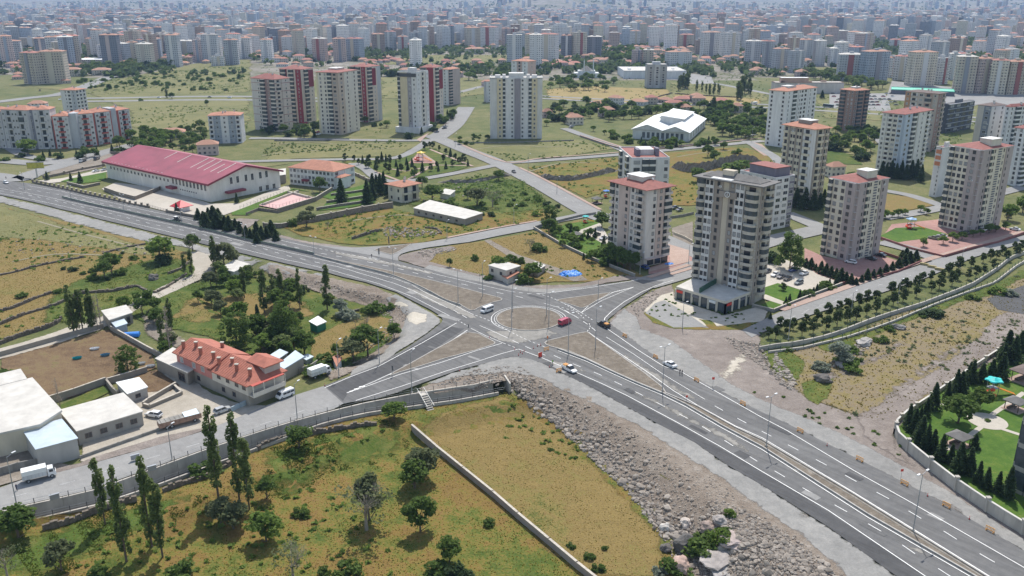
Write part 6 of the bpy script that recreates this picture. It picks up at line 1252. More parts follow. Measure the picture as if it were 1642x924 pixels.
boulder(1150,893,3.4,'wide flat grey rock slab right of the bushes',(.32,.29,.27),.25,4,1.3,.1);boulder(1172,866,2.6,'flat pinkish rock slab above the grey slab',(.36,.3,.28),.25,5,1.2,.1);boulder(1135,850,1.6,'brown boulder at the upper edge of the bushes',(.28,.22,.19),.7,6);boulder(1068,848,1.2,'pale boulder at the toe of the rubble',(.5,.47,.43),.7,7);boulder(1100,842,1.2,'pale angular boulder in the rubble',(.48,.42,.37),.8,8)
boulder(1320,612,1.8,'dark rocky lump in the waste ground by the road',(.12,.11,.1),.8,9,1.3);boulder(1385,552,2.0,'grey rock outcrop on the canal bank',(.33,.31,.29),.6,10,1.5);boulder(1350,588,1.6,'low grey outcrop by the silver bushes',(.3,.27,.25),.4,11,1.6);boulder(1440,527,1.5,'dark outcrop under the canal wall',(.2,.19,.18),.6,12,1.5)
boulder(1155,838,1.5,'grey boulder between rubble and bushes',(.33,.3,.28),.7,13);boulder(1155,912,2.2,'low flat rock at the bottom edge',(.36,.34,.32),.3,14,1.4,.1);boulder(246,448,1.8,'dark rock on the dry slope',(.13,.12,.11),.8,15)
def ledge(name,s,h,lab,seed,back=8):
 C=resample(smoothline(px2w(s),4),1.5);b=MB();n=len(C);rr=np.random.RandomState(seed);rowz=[0,.35,.7,1.0];V=[]
 for i in range(n):
  a,c=C[max(i-1,0)],C[min(i+1,n-1)];dx,dy=c[0]-a[0],c[1]-a[1];l=math.hypot(dx,dy);nx,ny=-dy/l,dx/l
  if ny<0:nx,ny=-nx,-ny
  e=min(1,i/6,(n-1-i)/6);hh=h*e*(.85+.3*rr.rand())
  for k,q in enumerate(rowz):off=q*.9+rr.uniform(-.45,.45);V.append((C[i][0]+nx*off,C[i][1]+ny*off,hh*q-.3))
  V.append((C[i][0]+nx*back,C[i][1]+ny*back,-.2))
 b.v=V;k=5
 for i in range(n-1):
  for j in range(4):b.f.append((i*k+j,(i+1)*k+j,(i+1)*k+j+1,i*k+j+1));b.m.append(0 if j<3 else 1)
 o=b.build(name,[mat('cliff_stone',(.21,.185,.155),.95,.45,.7,bump=.7),'land']);tag(o,lab,'rock face')
ledge('rock_ledge','862,282 880,288 915,290 950,284 985,276 1000,274',3.2,'dark rock face below the street left of the modern white block',1);ledge('rock_ledge','1074,268 1100,276 1130,274 1155,268 1180,262 1205,262 1230,262',5.5,'long dark quarry face behind the tall grey tower',2);ledge('rock_ledge','700,292 730,294 770,292 800,285 830,280',2.2,'low dark rock face under the park street',3,5)
# ------------------------------------------------------------------ yards, courts, paths
sheet('yard_paving',px2w('163,303 185,293 262,302 338,327 385,326 440,304 462,297 466,304 430,318 395,332 360,345 300,345 262,338 200,323'),'paving',.05)
sheet('lawn',px2w('97,291 131,294.5 160,291 170,287 170,276 140,282 110,287'),'lawn',.08);sheet('yard_paving',px2w('60,290 100,286 170,270 172,276 110,288 97,292 80,294'),'paving',.06)
sheet('lawn',px2w('500,312 540,322 595,312 606,300 596,292 570,300 540,306'),'lawn',.04);sheet('lawn',px2w('525,323 604,313 602,325 560,333 512,338'),'lawn',.05);sheet('lawn',px2w('370,332 400,326 470,302 500,308 470,304 420,328 400,345 372,345'),'lawn',.06)
sheet('bare_ground',px2w('95,256 160,244 215,240 215,248 190,256 165,268 120,278 75,282 85,270'),'earth',.06,soft=2,rag=(5,1))
sheet('sports_court',px2w('411,331 446,337.5 507,318 468,308.5'),mat('court_surface',(.55,.33,.31),.9,.1,.3),.25)if False else None
M['court']=mat('court_surface',(.56,.36,.34),.9,.1,.3);sheet('sports_court',px2w('415,330 447,336.5 503,318 470,309.5'),'court',.3)
def steps_band(nm,s,m,k=4):
 C=px2w(s);b=MB()
 for j in range(k):
  for p,q in zip(C,C[1:]):
   dx,dy=q[0]-p[0],q[1]-p[1];l=math.hypot(dx,dy);nx,ny=-dy/l*(j*.9+.5),dx/l*(j*.9+.5)
   b.bar((p[0]+nx,p[1]+ny),(q[0]+nx,q[1]+ny),.88,0,.3+.35*j,0)
 return tag(b.build(nm,m),kind='structure')
steps_band('court_terrace','503,317 470,308.5 415,329','stonecap')
sheet('red_yard',px2w('1290,398 1317,410 1360,420 1408,408 1420,412 1455,424 1448,434 1400,447 1352,455 1310,440 1290,425'),'redpaving',.05);sheet('red_yard',px2w('1412,384 1430,360 1506,352 1553,376 1604,364 1642,372 1590,388 1512,412 1460,402'),'redpaving',.05)
sheet('lawn',px2w('1411,379 1436,366 1478,364 1520,376 1500,381 1452,387 1440,389'),'lawn',.1);sheet('playground_sand',px2w('1442,366 1480,360 1492,369 1460,374'),'earth',.14)
sheet('car_park',px2w('1224,424 1258,416 1345,452 1304,472 1262,458 1224,462'),'paving',.07);sheet('lawn',px2w('1224,462 1247,454.5 1303,471.5 1263,485.5 1236,477 1224,473'),'lawn',.1);sheet('lawn',px2w('1218,490 1238,482 1258,488 1236,497.5'),'lawn',.1);sheet('garden_path',px2w('1212,476 1228,473 1264,487 1256,490'),'paving',.13)
sheet('shop_forecourt',px2w('1080,468 1082,480 1162,506 1215,492 1232,500 1225,516 1150,524 1095,522 1060,505 1030,500 1058,474'),'sand',.1,soft=.8);sheet('asphalt_pad',px2w('1035,503 1050,487 1065,482 1100,502 1133,525 1080,526'),'oldasphalt',.15)
sheet('lawn',px2w('880,372 905,360 955,352 960,358 940,371 970,392 975,412 1005,432 940,415 905,395'),'lawn',.08);sheet('yard_paving',px2w('925,371 962,358 975,380 974,395 950,382'),'paving',.12);sheet('yard_paving',px2w('1070,392 1110,404 1110,430 1040,440 1040,430 1070,420'),'redpaving',.05)
sheet('sandy_lot',px2w('1076,366 1112,355 1112,400 1078,380'),'earth',.1,soft=1)
sheet('lawn',px2w('1436,684 1455,662 1524,617 1560,590 1610,560 1680,530 1760,560 1760,900 1650,860 1592,815 1540,778 1486,738 1440,702'),'lawn',.08)
cxg,cyg=G(1583,676);circ2=[(cxg+4.6*math.cos(t/16*math.pi),cyg+4.6*math.sin(t/16*math.pi))for t in range(32)];sheet('garden_plaza',circ2,'paving',.14)
for s in('1548,704 1575,684','1545,710 1500,728 1480,722','1590,666 1625,642 1642,630','1605,688 1642,700','1508,648 1526,658'):ribbon('garden_path',px2w(s),1.3,'paving',.12)
tree('lightbush',0,0,.8,'round box bush in the middle of the garden plaza',None,1.8,world=(cxg,cyg,.1))
sheet('park_lawn',px2w('548,259 640,256 676,236 700,240 757,266 730,275 690,282 650,290 600,285 575,272'),'greenfield',.05,soft=1);sheet('play_area',px2w('655,262 670,246 702,262 680,262'),'redpaving',.1)
for s in('560,262 600,275 640,290','676,246 700,262 655,288','620,270 650,275 700,265 750,266','690,240 758,267'):ribbon('park_path',px2w(s),2,'walk',.1)
sheet('crossing_plaza',px2w('1197,226 1222,232 1240,250 1225,250 1205,236'),'walk',.1)
# ------------------------------------------------------------------ walls and fences
def wallthing(name,lab,s,h,th,m,cap=None,pillars=0,z0=-.4,base=None,pw=.7,ph=.5,kind=None,group=None,pm='stone'):
 C=px2w(s);o=thing(name,lab,'wall',(C[0][0],C[0][1],0),0,group);x0,y0=C[0];b=MB();c=MB()
 for p,q in zip(C,C[1:]):
  zp,zq=Zs(*p),Zs(*q);p2,q2=(p[0]-x0,p[1]-y0),(q[0]-x0,q[1]-y0)
  if base is not None:zp=zq=base
  b.bar(p2,q2,th,(zp+z0,zq+z0),(zp+h,zq+h),0,th*.3)
  if cap:c.bar(p2,q2,th+.16,(zp+h+.002,zq+h+.002),(zp+h+.14,zq+h+.14),0,th*.3)
 b.build('wall_body',m,o)
 if cap:c.build('coping',cap,o)
 if pillars:
  b=MB();b.box(-pw/2,-pw/2,0,pw/2,pw/2,h+ph,0);b.box(-pw/2-.1,-pw/2-.1,h+ph,pw/2+.1,pw/2+.1,h+ph+.15,1,bottom=True);me=b.mesh('pillar',[pm,'stonecap'])
  for p in resample(C,pillars):link('pillar',me,o,(p[0]-x0,p[1]-y0,Zs(*p)))
 return o
def fence(name,lab,s,top,every=3,h=1.1,group=None,off=0,m='darkmetal',rails=2,postw=.05):
 C=px2w(s,0);C=[(p[0],p[1])for p in C];R_=resample(C,every);o=thing(name,lab,'fence',(R_[0][0],R_[0][1],top),0,group)
 b=MB();b.box(-postw,-postw,0,postw,postw,h,0);me=b.mesh('post',[m]);r=MB()
 for i,p in enumerate(R_):
  link('post',me,o,(p[0]-R_[0][0],p[1]-R_[0][1],0))
  if i:
   q=R_[i-1]
   for k in range(rails):z=h*(.95-.45*k);r.tube((q[0]-R_[0][0],q[1]-R_[0][1],z),(p[0]-R_[0][0],p[1]-R_[0][1],z),.03,n=4,cap=False)
 for i in range(0):pass
 r.build('rail',m,o);return o
UP='-60,838 0,820 60,806 143,788 217,762 333,719.5 420,690.5 480,672.5 535,658 582,646.5 671,629.5 720,622 770,615 809,603'
def up_wall(nm,lab,s,z0,z1,th=.45,m='concrete'):
 C=px2w(s,z1);o=thing(nm,lab,'wall',(C[0][0],C[0][1],0));b=MB()
 J=resample(C,6)
 for i,(p,q)in enumerate(zip(J,J[1:])):
  b=MB();dx,dy=q[0]-p[0],q[1]-p[1];l=math.hypot(dx,dy);g=.03
  b.bar((p[0]-C[0][0]+dx/l*g,p[1]-C[0][1]+dy/l*g),(q[0]-C[0][0]-dx/l*g,q[1]-C[0][1]-dy/l*g),th,z0,z1,0)
  b.build('wall_panel',m,o)
 return C,o
C1_,_=up_wall('canal_wall','concrete canal wall along the near edge of the left road',UP,-4,.45)
LO='-60,862 0,846 61,831 148,811 227,786 335,746.5 416,716 480,692 509,681 549,670 594,660.5 647,653 690,647 740,640 819,625'
C2_,_=up_wall('canal_wall','lower concrete canal wall on the field side below the left road',LO,-4.5,-1.3)
poly=[(p[0],p[1])for p in C1_]+[(p[0],p[1])for p in C2_[::-1]];b=MB();n=len(C1_);k=min(len(C1_),len(C2_))
a_,c_=resample(C1_,5),resample(C2_,5)
for i in range(min(len(a_),len(c_))-1):b.quad((*c_[i],-3.2),(*c_[i+1],-3.2),(*a_[i+1],-3.2),(*a_[i],-3.2))
tag(b.build('canal_bed','ditch'),kind='structure')
for(Cc,zt,lab)in((C1_,.45,'steel post fence on top of the road-side canal wall at left'),(C2_,-1.3,'steel post fence on top of the field-side canal wall at left')):
 R_=resample(Cc,3.2);o=thing('fence',lab,'fence',(R_[0][0],R_[0][1],zt));b=MB();b.box(-.06,-.06,0,.06,.06,1.25,0);me=b.mesh('post',['darkmetal']);r=MB()
 for i,p in enumerate(R_):
  link('post',me,o,(p[0]-R_[0][0],p[1]-R_[0][1],0))
  if i:
   for z in(.6,1.15):r.tube((R_[i-1][0]-R_[0][0],R_[i-1][1]-R_[0][1],z),(p[0]-R_[0][0],p[1]-R_[0][1],z),.03,n=4,cap=False)
 r.build('rail','metal',o)
fb=thing('foot_bridge','narrow concrete footbridge with steps crossing the left canal','bridge',(*G(677,632),0));p0,p1=Vector(G(674,630)),Vector(G(691,657,-2));x0,y0,_=fb.location
b=MB();n=12
for i in range(n):
 p,q=p0.lerp(p1,i/n),p0.lerp(p1,(i+1)/n);z=.5-2.6*max(0,(i-4)/(n-5));b=MB();b.bar((p.x-x0,p.y-y0),(q.x-x0,q.y-y0),1.8,z-.2,z,0);b.build('step','concrete',fb)
d=(p1-p0).normalized();nn_=Vector((-d.y,d.x))*.95
for s_ in(-1,1):b=MB();b.tube((p0.x-x0+nn_.x*s_,p0.y-y0+nn_.y*s_,1.5),(p1.x-x0+nn_.x*s_,p1.y-y0+nn_.y*s_,-1.0),.04,n=4);b.tube((p0.x-x0+nn_.x*s_,p0.y-y0+nn_.y*s_,.5),(p0.x-x0+nn_.x*s_,p0.y-y0+nn_.y*s_,1.5),.04,n=4);b.build('handrail','metal',fb)
up_wall('culvert_head','white edged concrete culvert head at the end of the left canal','809,601 817,612 823,626',-3,.5)
RU='1217,556 1253,549.5 1273,548 1314,540 1350,529 1390,513 1419,503 1478,485 1539,462 1562,452 1600,428 1621,411 1660,396';RLo='1232,563 1288,556 1320,548 1350,541.5 1390,529 1427,516 1503,485 1560,464 1595,452 1630,425 1660,408'
Ca,_=up_wall('canal_wall','concrete canal wall below the pine rows at right',RU,-2,1.2);Cb,_=up_wall('canal_wall','lower canal wall facing the waste ground at right',RLo,-2,.8)
for(Cc,zt,lab)in((Ca,1.2,'green steel fence on the upper right canal wall'),(Cb,.8,'green steel fence on the lower right canal wall')):
 R_=resample(Cc,4);o=thing('fence',lab,'fence',(R_[0][0],R_[0][1],zt));b=MB();b.box(-.07,-.07,0,.07,.07,1.2,0);me=b.mesh('post',['greenmesh']);r=MB()
 for i,p in enumerate(R_):
  link('post',me,o,(p[0]-R_[0][0],p[1]-R_[0][1],0))
  if i:r.tube((R_[i-1][0]-R_[0][0],R_[i-1][1]-R_[0][1],1.1),(p[0]-R_[0][0],p[1]-R_[0][1],1.1),.04,n=4,cap=False)
 r.build('rail','greenmesh',o)
CG=px2w('1435,697 1440,712 1486,751 1536,790 1592,828 1650,864 1700,895');o=thing('garden_wall','tall grey panelled concrete wall with white coping round the garden, bottom right','wall',(CG[0][0],CG[0][1],0))
J=resample(CG,4.2);me_p=None
for p,q in zip(J,J[1:]):
 dx,dy=q[0]-p[0],q[1]-p[1];l=math.hypot(dx,dy);ux,uy=dx/l*.03,dy/l*.03
 b=MB();b.bar((p[0]-CG[0][0]+ux,p[1]-CG[0][1]+uy),(q[0]-CG[0][0]-ux,q[1]-CG[0][1]-uy),.35,-.4,2.7,0);b.build('wall_panel','concrete',o)
 b=MB();b.bar((p[0]-CG[0][0],p[1]-CG[0][1]),(q[0]-CG[0][0],q[1]-CG[0][1]),.5,2.702,2.88,0);b.build('coping','rooflight',o)
for p in resample(CG,8.4):b=MB();b.box(-.35,-.35,0,.35,.35,3.3,0);b.box(-.45,-.45,3.3,.45,.45,3.45,0,bottom=True);b.build('pillar','concrete',o,loc=(p[0]-CG[0][0],p[1]-CG[0][1],0))
wallthing('garden_wall','low cream wall on the upper side of the walled garden','1435,697 1438,680 1455,664 1490,641 1524,617 1560,592 1609,560 1660,538',1.2,.3,wallmat((.5,.42,.3)),'rooflight',9,pm=wallmat((.5,.42,.3)))
wallthing('field_wall','long straight plastered wall with a rubble top dividing the front field','661,690 700,724 742,758 790,797 830,832 880,874 925,912 975,952',1.5,.4,wallmat((.33,.28,.25)),'stonecap')
def rubblewall(lab,s,h,seed):
 C=resample(smoothline(px2w(s),3),.7);rr=np.random.RandomState(seed);b=MB()
 for p,q in zip(C,C[1:]):
  z=Zs(*p);hh=h*rr.uniform(.6,1.15);w_=rr.uniform(.5,.8);b.bar((p[0]+rr.uniform(-.12,.12),p[1]+rr.uniform(-.12,.12)),(q[0],q[1]),w_,z-.3,z+hh,0,.08)
 tag(b.build('rubble_wall',mat('dry_stone',(.15,.125,.1),.95,.45,1.6,bump=.7)),lab,'wall',kind=None)
for i,(lab,s,h)in enumerate((('ruined dark dry-stone wall below the canal, left piece under the poplars','69,850 110,840 156,822 200,808 222,804',1.5),('ruined dark dry-stone wall between the front poplars','262,789 300,775 335,765 375,742',1.3),('ruined dark dry-stone wall continuing right past the round tree','413,722 440,709 466,702 500,697 532,692 570,685 606,681',1.3),
 ('dark terrace wall, lowest on the dry slope','-20,560 30,540 80,524 100,512',1.2),('dark terrace wall, middle of the dry slope','-20,530 40,505 90,490 130,472 180,468 215,460',1.1),('dark terrace wall, upper on the dry slope','-20,503 20,495 60,478 85,470',1.0),('dark terrace wall crossing the dry grass','-20,445 20,438 70,425 135,413',.9),('short stone wall on the dry slope toward the lane','165,407 200,398 240,391',.7),
 ('stone bank wall of the village lane','210,462 222,460 250,470 300,440',.8),('low stone wall in the garden below the rubble','590,498 560,500 540,505',.7),('curved stone bank in the meadow by the side road','565,384 590,376 615,369',1.3),('curved stone bank at right in the meadow','682,366 700,368 708,376',.8),('broken wall stub near the lane mouth','270,440 290,432 305,420',.9))):rubblewall(lab,s,h,40+i)
SW='stone'
wallthing('stone_wall','stone boundary wall with square pillars between main road and hall','53,293 90,301 130,310 170,319 210,328 240,333',.8,.4,SW,None,4.5,ph=1.1,pw=.9)
wallthing('stone_wall','stone wall with pillars in front of the conifers by the hall','268,341 300,347 330,352 360,357 388,360',1.3,.45,SW,'stonecap',11,ph=.4)
fence('fence','thin steel fence between the two stone walls by the hall','240,333 268,341',.2,1.5,1.4)
wallthing('stone_wall','tall dark stone retaining wall with pillar tops along the meadow','505,356 540,349 580,341 610,336 630,333',2.8,.5,SW,'stonecap',9,ph=.4)
wallthing('stone_wall','stone wall continuing left from the tall retaining wall','423,364 450,365 480,360 505,356',1.8,.5,SW,'stonecap',12,ph=.3)
wallthing('stone_wall','stone retaining wall under the pink sports court','446,341 507,322 525,311 533,306',2.0,.4,SW,'stonecap');wallthing('stone_wall','low curved terrace wall under the court on the left','395,345 415,337 446,341',1.2,.4,SW)
wallthing('terrace_wall','upper garden terrace wall below the three storey school','531,314 565,310 597,305',1.1,.4,SW,'stonecap');wallthing('terrace_wall','middle garden terrace wall below the three storey school','524,326 560,321 605,314',1.2,.4,SW,'stonecap');wallthing('terrace_wall','lowest garden terrace wall below the three storey school','508,337 545,331 588,325',1.2,.4,SW,'stonecap')
wallthing('stone_wall','pillared stone wall along the street right of the three storey school','568,280 590,290 600,296',1.4,.4,SW,'stonecap',8,ph=.4)
wallthing('stone_wall','stone wall round the raised yard before the maroon-roofed hall','168,306 190,314 217,321 255,306 262,302',2.0,.4,SW,'stonecap');wallthing('stone_wall','low stone wall under the front lawn of the hall','108,295 135,301.5 160,296',1.2,.4,SW,'stonecap')
wallthing('stone_wall','stone wall with green gate posts at the far side of the lawn','70,286 100,280 130,273 168,266',1.2,.4,SW,None,14,ph=.6)
wallthing('stone_wall','grey stone wall under the tree belt by the avenue','178,247 200,249 240,250 262,251',1.6,.4,SW);
CT2=[('court_fence','steel mesh fence around the pink sports court','411,333 446,340 507,321 500,313',.4)]
for nm,lab,s,z in CT2:fence('fence',lab,s,z,2.5,3,rails=2)
fence('fence','steel fence between hall drive and court lawn','385,335 420,322 455,309 505,304',0,3,1.6)
PD=wallmat((.3,.27,.23))
wallthing('farm_wall','block wall along the lane side of the brown paddock','0,572 60,555 120,538 166,526',1.5,.3,PD);wallthing('farm_wall','block wall on the right side of the brown paddock','178,530 205,545 235,562 262,576',1.5,.3,PD,'stonecap');wallthing('farm_wall','block wall between paddock and vegetable bed','75,648 120,634 170,616',1.9,.3,PD,'stonecap');wallthing('farm_wall','block wall between paddock and mud yard','172,616 200,608 236,597',1.6,.3,PD,'stonecap');wallthing('farm_wall','broken block wall beside the white-roofed shed','172,617 182,630 190,636',1.6,.5,PD)
wallthing('farm_wall','stone wall of the small farm garden by the white van','230,652 238,646 282,620',1.2,.4,PD,'stonecap');wallthing('farm_wall','low kerb wall of the small farm garden','230,652 240,655 292,633 280,622',.9,.4,PD,'stonecap');wallthing('farm_wall','low roadside wall below the long stone shed','129,736 190,714 230,700 258,690',.8,.3,'darkconc');wallthing('farm_wall','grey roadside wall behind the white truck','0,762 30,753 60,747',1.8,.3,'darkconc')
wallthing('farm_wall','short wall with tin gate at the cream farmhouse corner','372,660 385,654 398,648',1.3,.3,wallmat((.35,.42,.46)))
wallthing('farm_wall','stone pen wall behind the parked truck','480,598 500,590 512,582',1.3,.3,PD);wallthing('boundary_wall','grey wall of the pink tower garden facing the dry triangle field','856,367 870,376 900,394 940,413 985,431 1018,444',1.1,.3,'darkconc','stonecap');wallthing('boundary_wall','wall of the pink tower garden along the side street','856,367 890,358 930,348 955,344',1.2,.3,'darkconc')
wallthing('boundary_wall','red brick yard wall along the near side of the farther twin','1411,383 1460,400 1512,413 1560,399 1600,390 1642,375',1.0,.3,wallmat((.25,.1,.09)));wallthing('boundary_wall','red brick yard wall round the louvre tower yard','1345,457 1400,447 1440,437 1477,421',.9,.3,wallmat((.25,.1,.09)));wallthing('boundary_wall','short red brick wall between the two red yards','1408,404 1432,412 1450,418',.9,.3,wallmat((.25,.1,.09)))
wallthing('boundary_wall','grey boundary wall of the car park along the boulevard','1206,492 1240,500 1262,491 1300,476 1350,457',.9,.3,'darkconc','stonecap');wallthing('boundary_wall','wall in front of the central towers','440,226 520,226 525,224 560,224',1.0,.3,'darkconc');wallthing('boundary_wall','wall before the wide pale tower','728,228 760,230 830,229 920,226',.9,.3,'darkconc');wallthing('boundary_wall','red-topped street wall before the sports hall','930,219 975,234 1010,243',.9,.3,'darkconc','redkerb');wallthing('boundary_wall','grey street wall below the sports hall','1040,240 1100,234 1190,224',1,.3,'darkconc')
wallthing('boundary_wall','grey parking wall right of the pink tower','1075,350 1095,347 1112,343',1,.3,'darkconc');wallthing('boundary_wall','broken white wall on the sandy lot','1080,376 1098,383 1110,390',1.2,.3,wallmat(BEIGE))
# ------------------------------------------------------------------ street furniture
def lamp(px,py,top,arms,lab,ang=0,group='street lamps'):
 x,y,z=W(px,py);h=min(max(topz(x,y,top)-z,7),13);o=thing('street_lamp',lab,'street lamp',(x,y,z),R(ang),group)
 b=MB();b.tube((0,0,0),(0,0,h),.13,.06,8);b.build('pole','metal',o);b=MB();b.box(-.25,-.25,0,.25,.25,.25 if arms<2 else.55,0);b.build('footing','concrete',o)
 for s_ in((1,)if arms==1 else(1,-1)):
  b=MB();b.tube((0,0,h-.1),(s_*1.7,0,h+.35),.05,.04,6);a=b.build('arm','metal',o);b=MB();b.box(s_*1.6-(.5 if s_>0 else.35),-.16,h+.3,s_*1.6+(.35 if s_>0 else.5),.16,h+.45,0,bottom=True);b.build('lamp_head','lamphead',a)
LL_=[(39.5,305,278,2,'double street lamp at the left junction'),(114,320,300,2,'double street lamp on the barrier by the hall gate'),(199,341,313,2,'double street lamp on the barrier by the raised yard'),(292,361,335,2,'double street lamp on the barrier near the excavator'),(393,386,361,2,'double street lamp on the barrier by the dark conifers'),(504,410,381,2,'double street lamp at the tip of the long dirt median'),
 (631,440.7,399,2,'double street lamp opposite the side road mouth'),(734.7,486,434,2,'double street lamp at the near corner of the long dirt island'),(774,475.7,422,1,'street lamp at the far side of the long dirt island'),(876.5,507,448,1,'street lamp on the roundabout, upper right'),(880,524,471,1,'street lamp on the roundabout rim, lower right'),(820.5,528,465,1,'street lamp on the roundabout rim, lower left'),(822,500,452,1,'street lamp on the roundabout, upper left'),
 (959,480,449,1,'street lamp on the small triangular island'),(954.7,560,495,1,'street lamp in the middle of the large dirt triangle'),(911,570,505,1,'street lamp on the near edge of the large dirt triangle'),(1062,628.6,556,2,'double street lamp at the sharp end of the large dirt triangle'),(1228.6,717,634,2,'double street lamp in the right median'),(1463.7,853,757,2,'double street lamp nearest the camera in the right median'),
 (660.5,630,565,1,'street lamp standing at the footbridge'),(608.6,585,530,1,'street lamp on the gravel by the south-west arm'),(543.6,605,548,1,'street lamp beside the tiny roadside hut'),(476.7,672,616,1,'street lamp on the canal side near the farmhouse'),(276,738,685,1,'street lamp on the canal side left of the poplars'),(27.7,814,733,1,'street lamp in front of the white truck'),
 (847,275,248,1,'street lamp by the avenue corner'),(893,310,285,1,'street lamp halfway along the avenue'),(1026,440,407,1,'street lamp at the pink tower corner'),(1104,422,393,1,'street lamp left of the tall grey tower'),(1094,527,487,1,'street lamp on the waste ground before the shops'),(1264,544.6,493,1,'street lamp at the canal end of the pine rows'),(1363,514,469,1,'street lamp in the pine rows, second from the left'),(1439,486,450,1,'street lamp in the pine rows, third from the left'),(1540,430,400,1,'street lamp in the pine rows far right'),
 (824,358,330,1,'street lamp on the side road by the meadow'),(717,384,355,1,'street lamp on the side road verge'),(730,236,215,1,'street lamp at the avenue crossing'),(1205,228,205,1,'street lamp by the white tower street')]
for i,(a,b_,t,n_,lab)in enumerate(LL_):lamp(a,b_,t,n_,lab,35 if a>820 else(-35 if n_==2 else 60))
def roadbarrier(px,py,lab,ang):
 x,y,z=W(px,py);o=thing('road_barrier',lab,'barrier',(x,y,RL),R(ang),'orange plastic road barriers');b=MB()
 b.box(-.9,-.04,.9,.9,.04,1.05,0,bottom=True);b.box(-.9,-.04,.25,.9,.04,.38,0,bottom=True)
 for i in range(7):X=-.85+i*1.7/6;b.box(X-.05,-.035,.38,X+.05,.035,.9,0)
 b.build('panel','barrier',o)
 for X in(-.7,.7):b=MB();b.box(X-.07,-.3,0,X+.07,.3,.25,0);b.build('foot','barrier',o)
for i,(a,b_,lab)in enumerate(((1001.5,541,'orange barrier nearest the black pickup on the far kerb'),(1051,575,'orange barrier between black pickup and white car'),(1116.7,612.4,'orange barrier just past the two walkers'),(1191,650,'orange barrier on the far kerb by the bare earth'),(1282.7,694,'orange barrier on the far kerb past the lamp'),(1378,740,'orange barrier on the far kerb left of the garden wall'),(1449.7,778.5,'orange barrier beside the chevron post'),(1517,814,'orange barrier below the garden wall'),(1587,853.5,'orange barrier nearest the right frame edge'),(876,563,'orange barrier behind the stacked orange signs'),(896,597,'orange barrier behind the white pickup'))):roadbarrier(a,b_,lab,-56 if i<9 else 30)
def post(name,px,py,h,m,lab,cat,panel=None,r_=.04):
 x,y,z=W(px,py);o=thing(name,lab,cat,(x,y,RL));b=MB();b.tube((0,0,0),(0,0,h),r_,n=6);b.build('pole','metal',o)
 if panel:b=MB();w_,h2,mm=panel;b.box(-w_/2,-.06,h-h2,w_/2,-.03,h,0,bottom=True);b.build('panel',mm,o)
def cone(px,py,lab,m='redplastic',h=.75):
 x,y,z=W(px,py);o=thing('traffic_cone',lab,'cone',(x,y,RL));b=MB();b.box(-.2,-.2,0,.2,.2,.05,0);b.build('base','black',o);b=MB();b.tube((0,0,.05),(0,0,h),.13,.04,8);b.build('body',m,o)
 b=MB();b.tube((0,0,h*.5),(0,0,h*.65),.095,.085,8);b.build('stripe','line',o)
for a,b_,lab in((825,562,'red cone at the left end of the cone cluster'),(834.5,566.5,'red cone in the middle of the cone cluster'),(837.5,568.5,'red cone right beside the middle cone of the cluster'),(831.5,571,'larger red marker in front of the cone cluster'),(840.5,564.5,'red cone at the lane line end'),(855.6,560,'single cone on the dark lane'),(862,556.5,'cone at the island kerb'),(784.7,543,'red cone on the south-west island edge'),(737,596,'small red cone beside the south-west arm'),(867,555,'cone touching the tip of the large dirt triangle'),(1487,797,'red cone on the far kerb by the garden wall'),(1554,834,'red cone on the far kerb near the frame edge'),(1326,716,'red cone on the far kerb before the third barrier'),(881,590,'cone at the near kerb left of the white pickup'),(521,620,'red cone at the asphalt seam')):cone(a,b_,lab)
x,y,z=W(866,573);o=thing('stacked_signs','pile of orange-red road signs leaning together on the dark lane','sign',(x,y,RL),R(30))
for i in range(3):b=MB();b.box(-.5,-.3+i*.2,0,.5,-.25+i*.2,1.5-.2*i,0,bottom=True);b.build('sign_plate','orange' if i else 'redplastic',o)
post('sign_post',1142.7,622,3.0,'metal','round red road sign on a pole by the far kerb','sign',(.7,.7,'redplastic'));post('sign_post',1100.6,646,2.0,'metal','low red sign on the median tip','sign',(.5,.6,'redplastic'));post('chevron_sign',1444,770,2.6,'metal','chevron sign on a pole beside an orange barrier','sign',(.6,.6,'redplastic'))
post('sign_post',624,396,4.5,'metal','tall grey sign column at the side road mouth','sign',(.5,3.2,'darkmetal'),.08);post('sign_post',608,414,4,'metal','second grey sign column on the side road island','sign',(.5,2.6,'darkmetal'),.08);post('sign_post',630,604,3.2,'metal','dark double post at the tip of the south-west island','sign',(.4,1.5,'darkmetal'),.07);post('sign_post',751,533,2.6,'metal','dark post at the upper tip of the south-west island','sign',(.3,1.2,'darkmetal'));post('sign_post',878,549,2,'metal','brown post at the left tip of the large triangle','sign',(.35,.9,'orange'));post('sign_post',796,479,2.4,'metal','thin dark post at the right tip of the long island','sign');post('sign_post',755,495,2.6,'metal','thin dark post near the van on the long island','sign');post('sign_post',769,452,3.4,'metal','thin post on the gravel verge below the dry meadow','sign');post('sign_post',848,466,4,'metal','post on the verge before the cream flat-roofed house','sign')
x,y,z=W(60,285);o=thing('billboard','yellow-green billboard on a pale column at the left junction','billboard',(x,y,0),R(8));b=MB();b.tube((0,0,0),(0,0,5.6),.45,.4,10);b.build('column','rooflight',o);b=MB();b.box(-4.6,-.3,5.6,4.6,.3,8.8,0,bottom=True);b.build('sign_panel',mat('billboard_yellow',(.42,.38,.06),.6,.35,.6),o)
b=MB();b.box(-4.75,-.35,5.45,4.75,.35,5.6,0,bottom=True);b.box(-4.75,-.35,8.8,4.75,.35,8.95,0,bottom=True);b.build('frame','darkmetal',o)
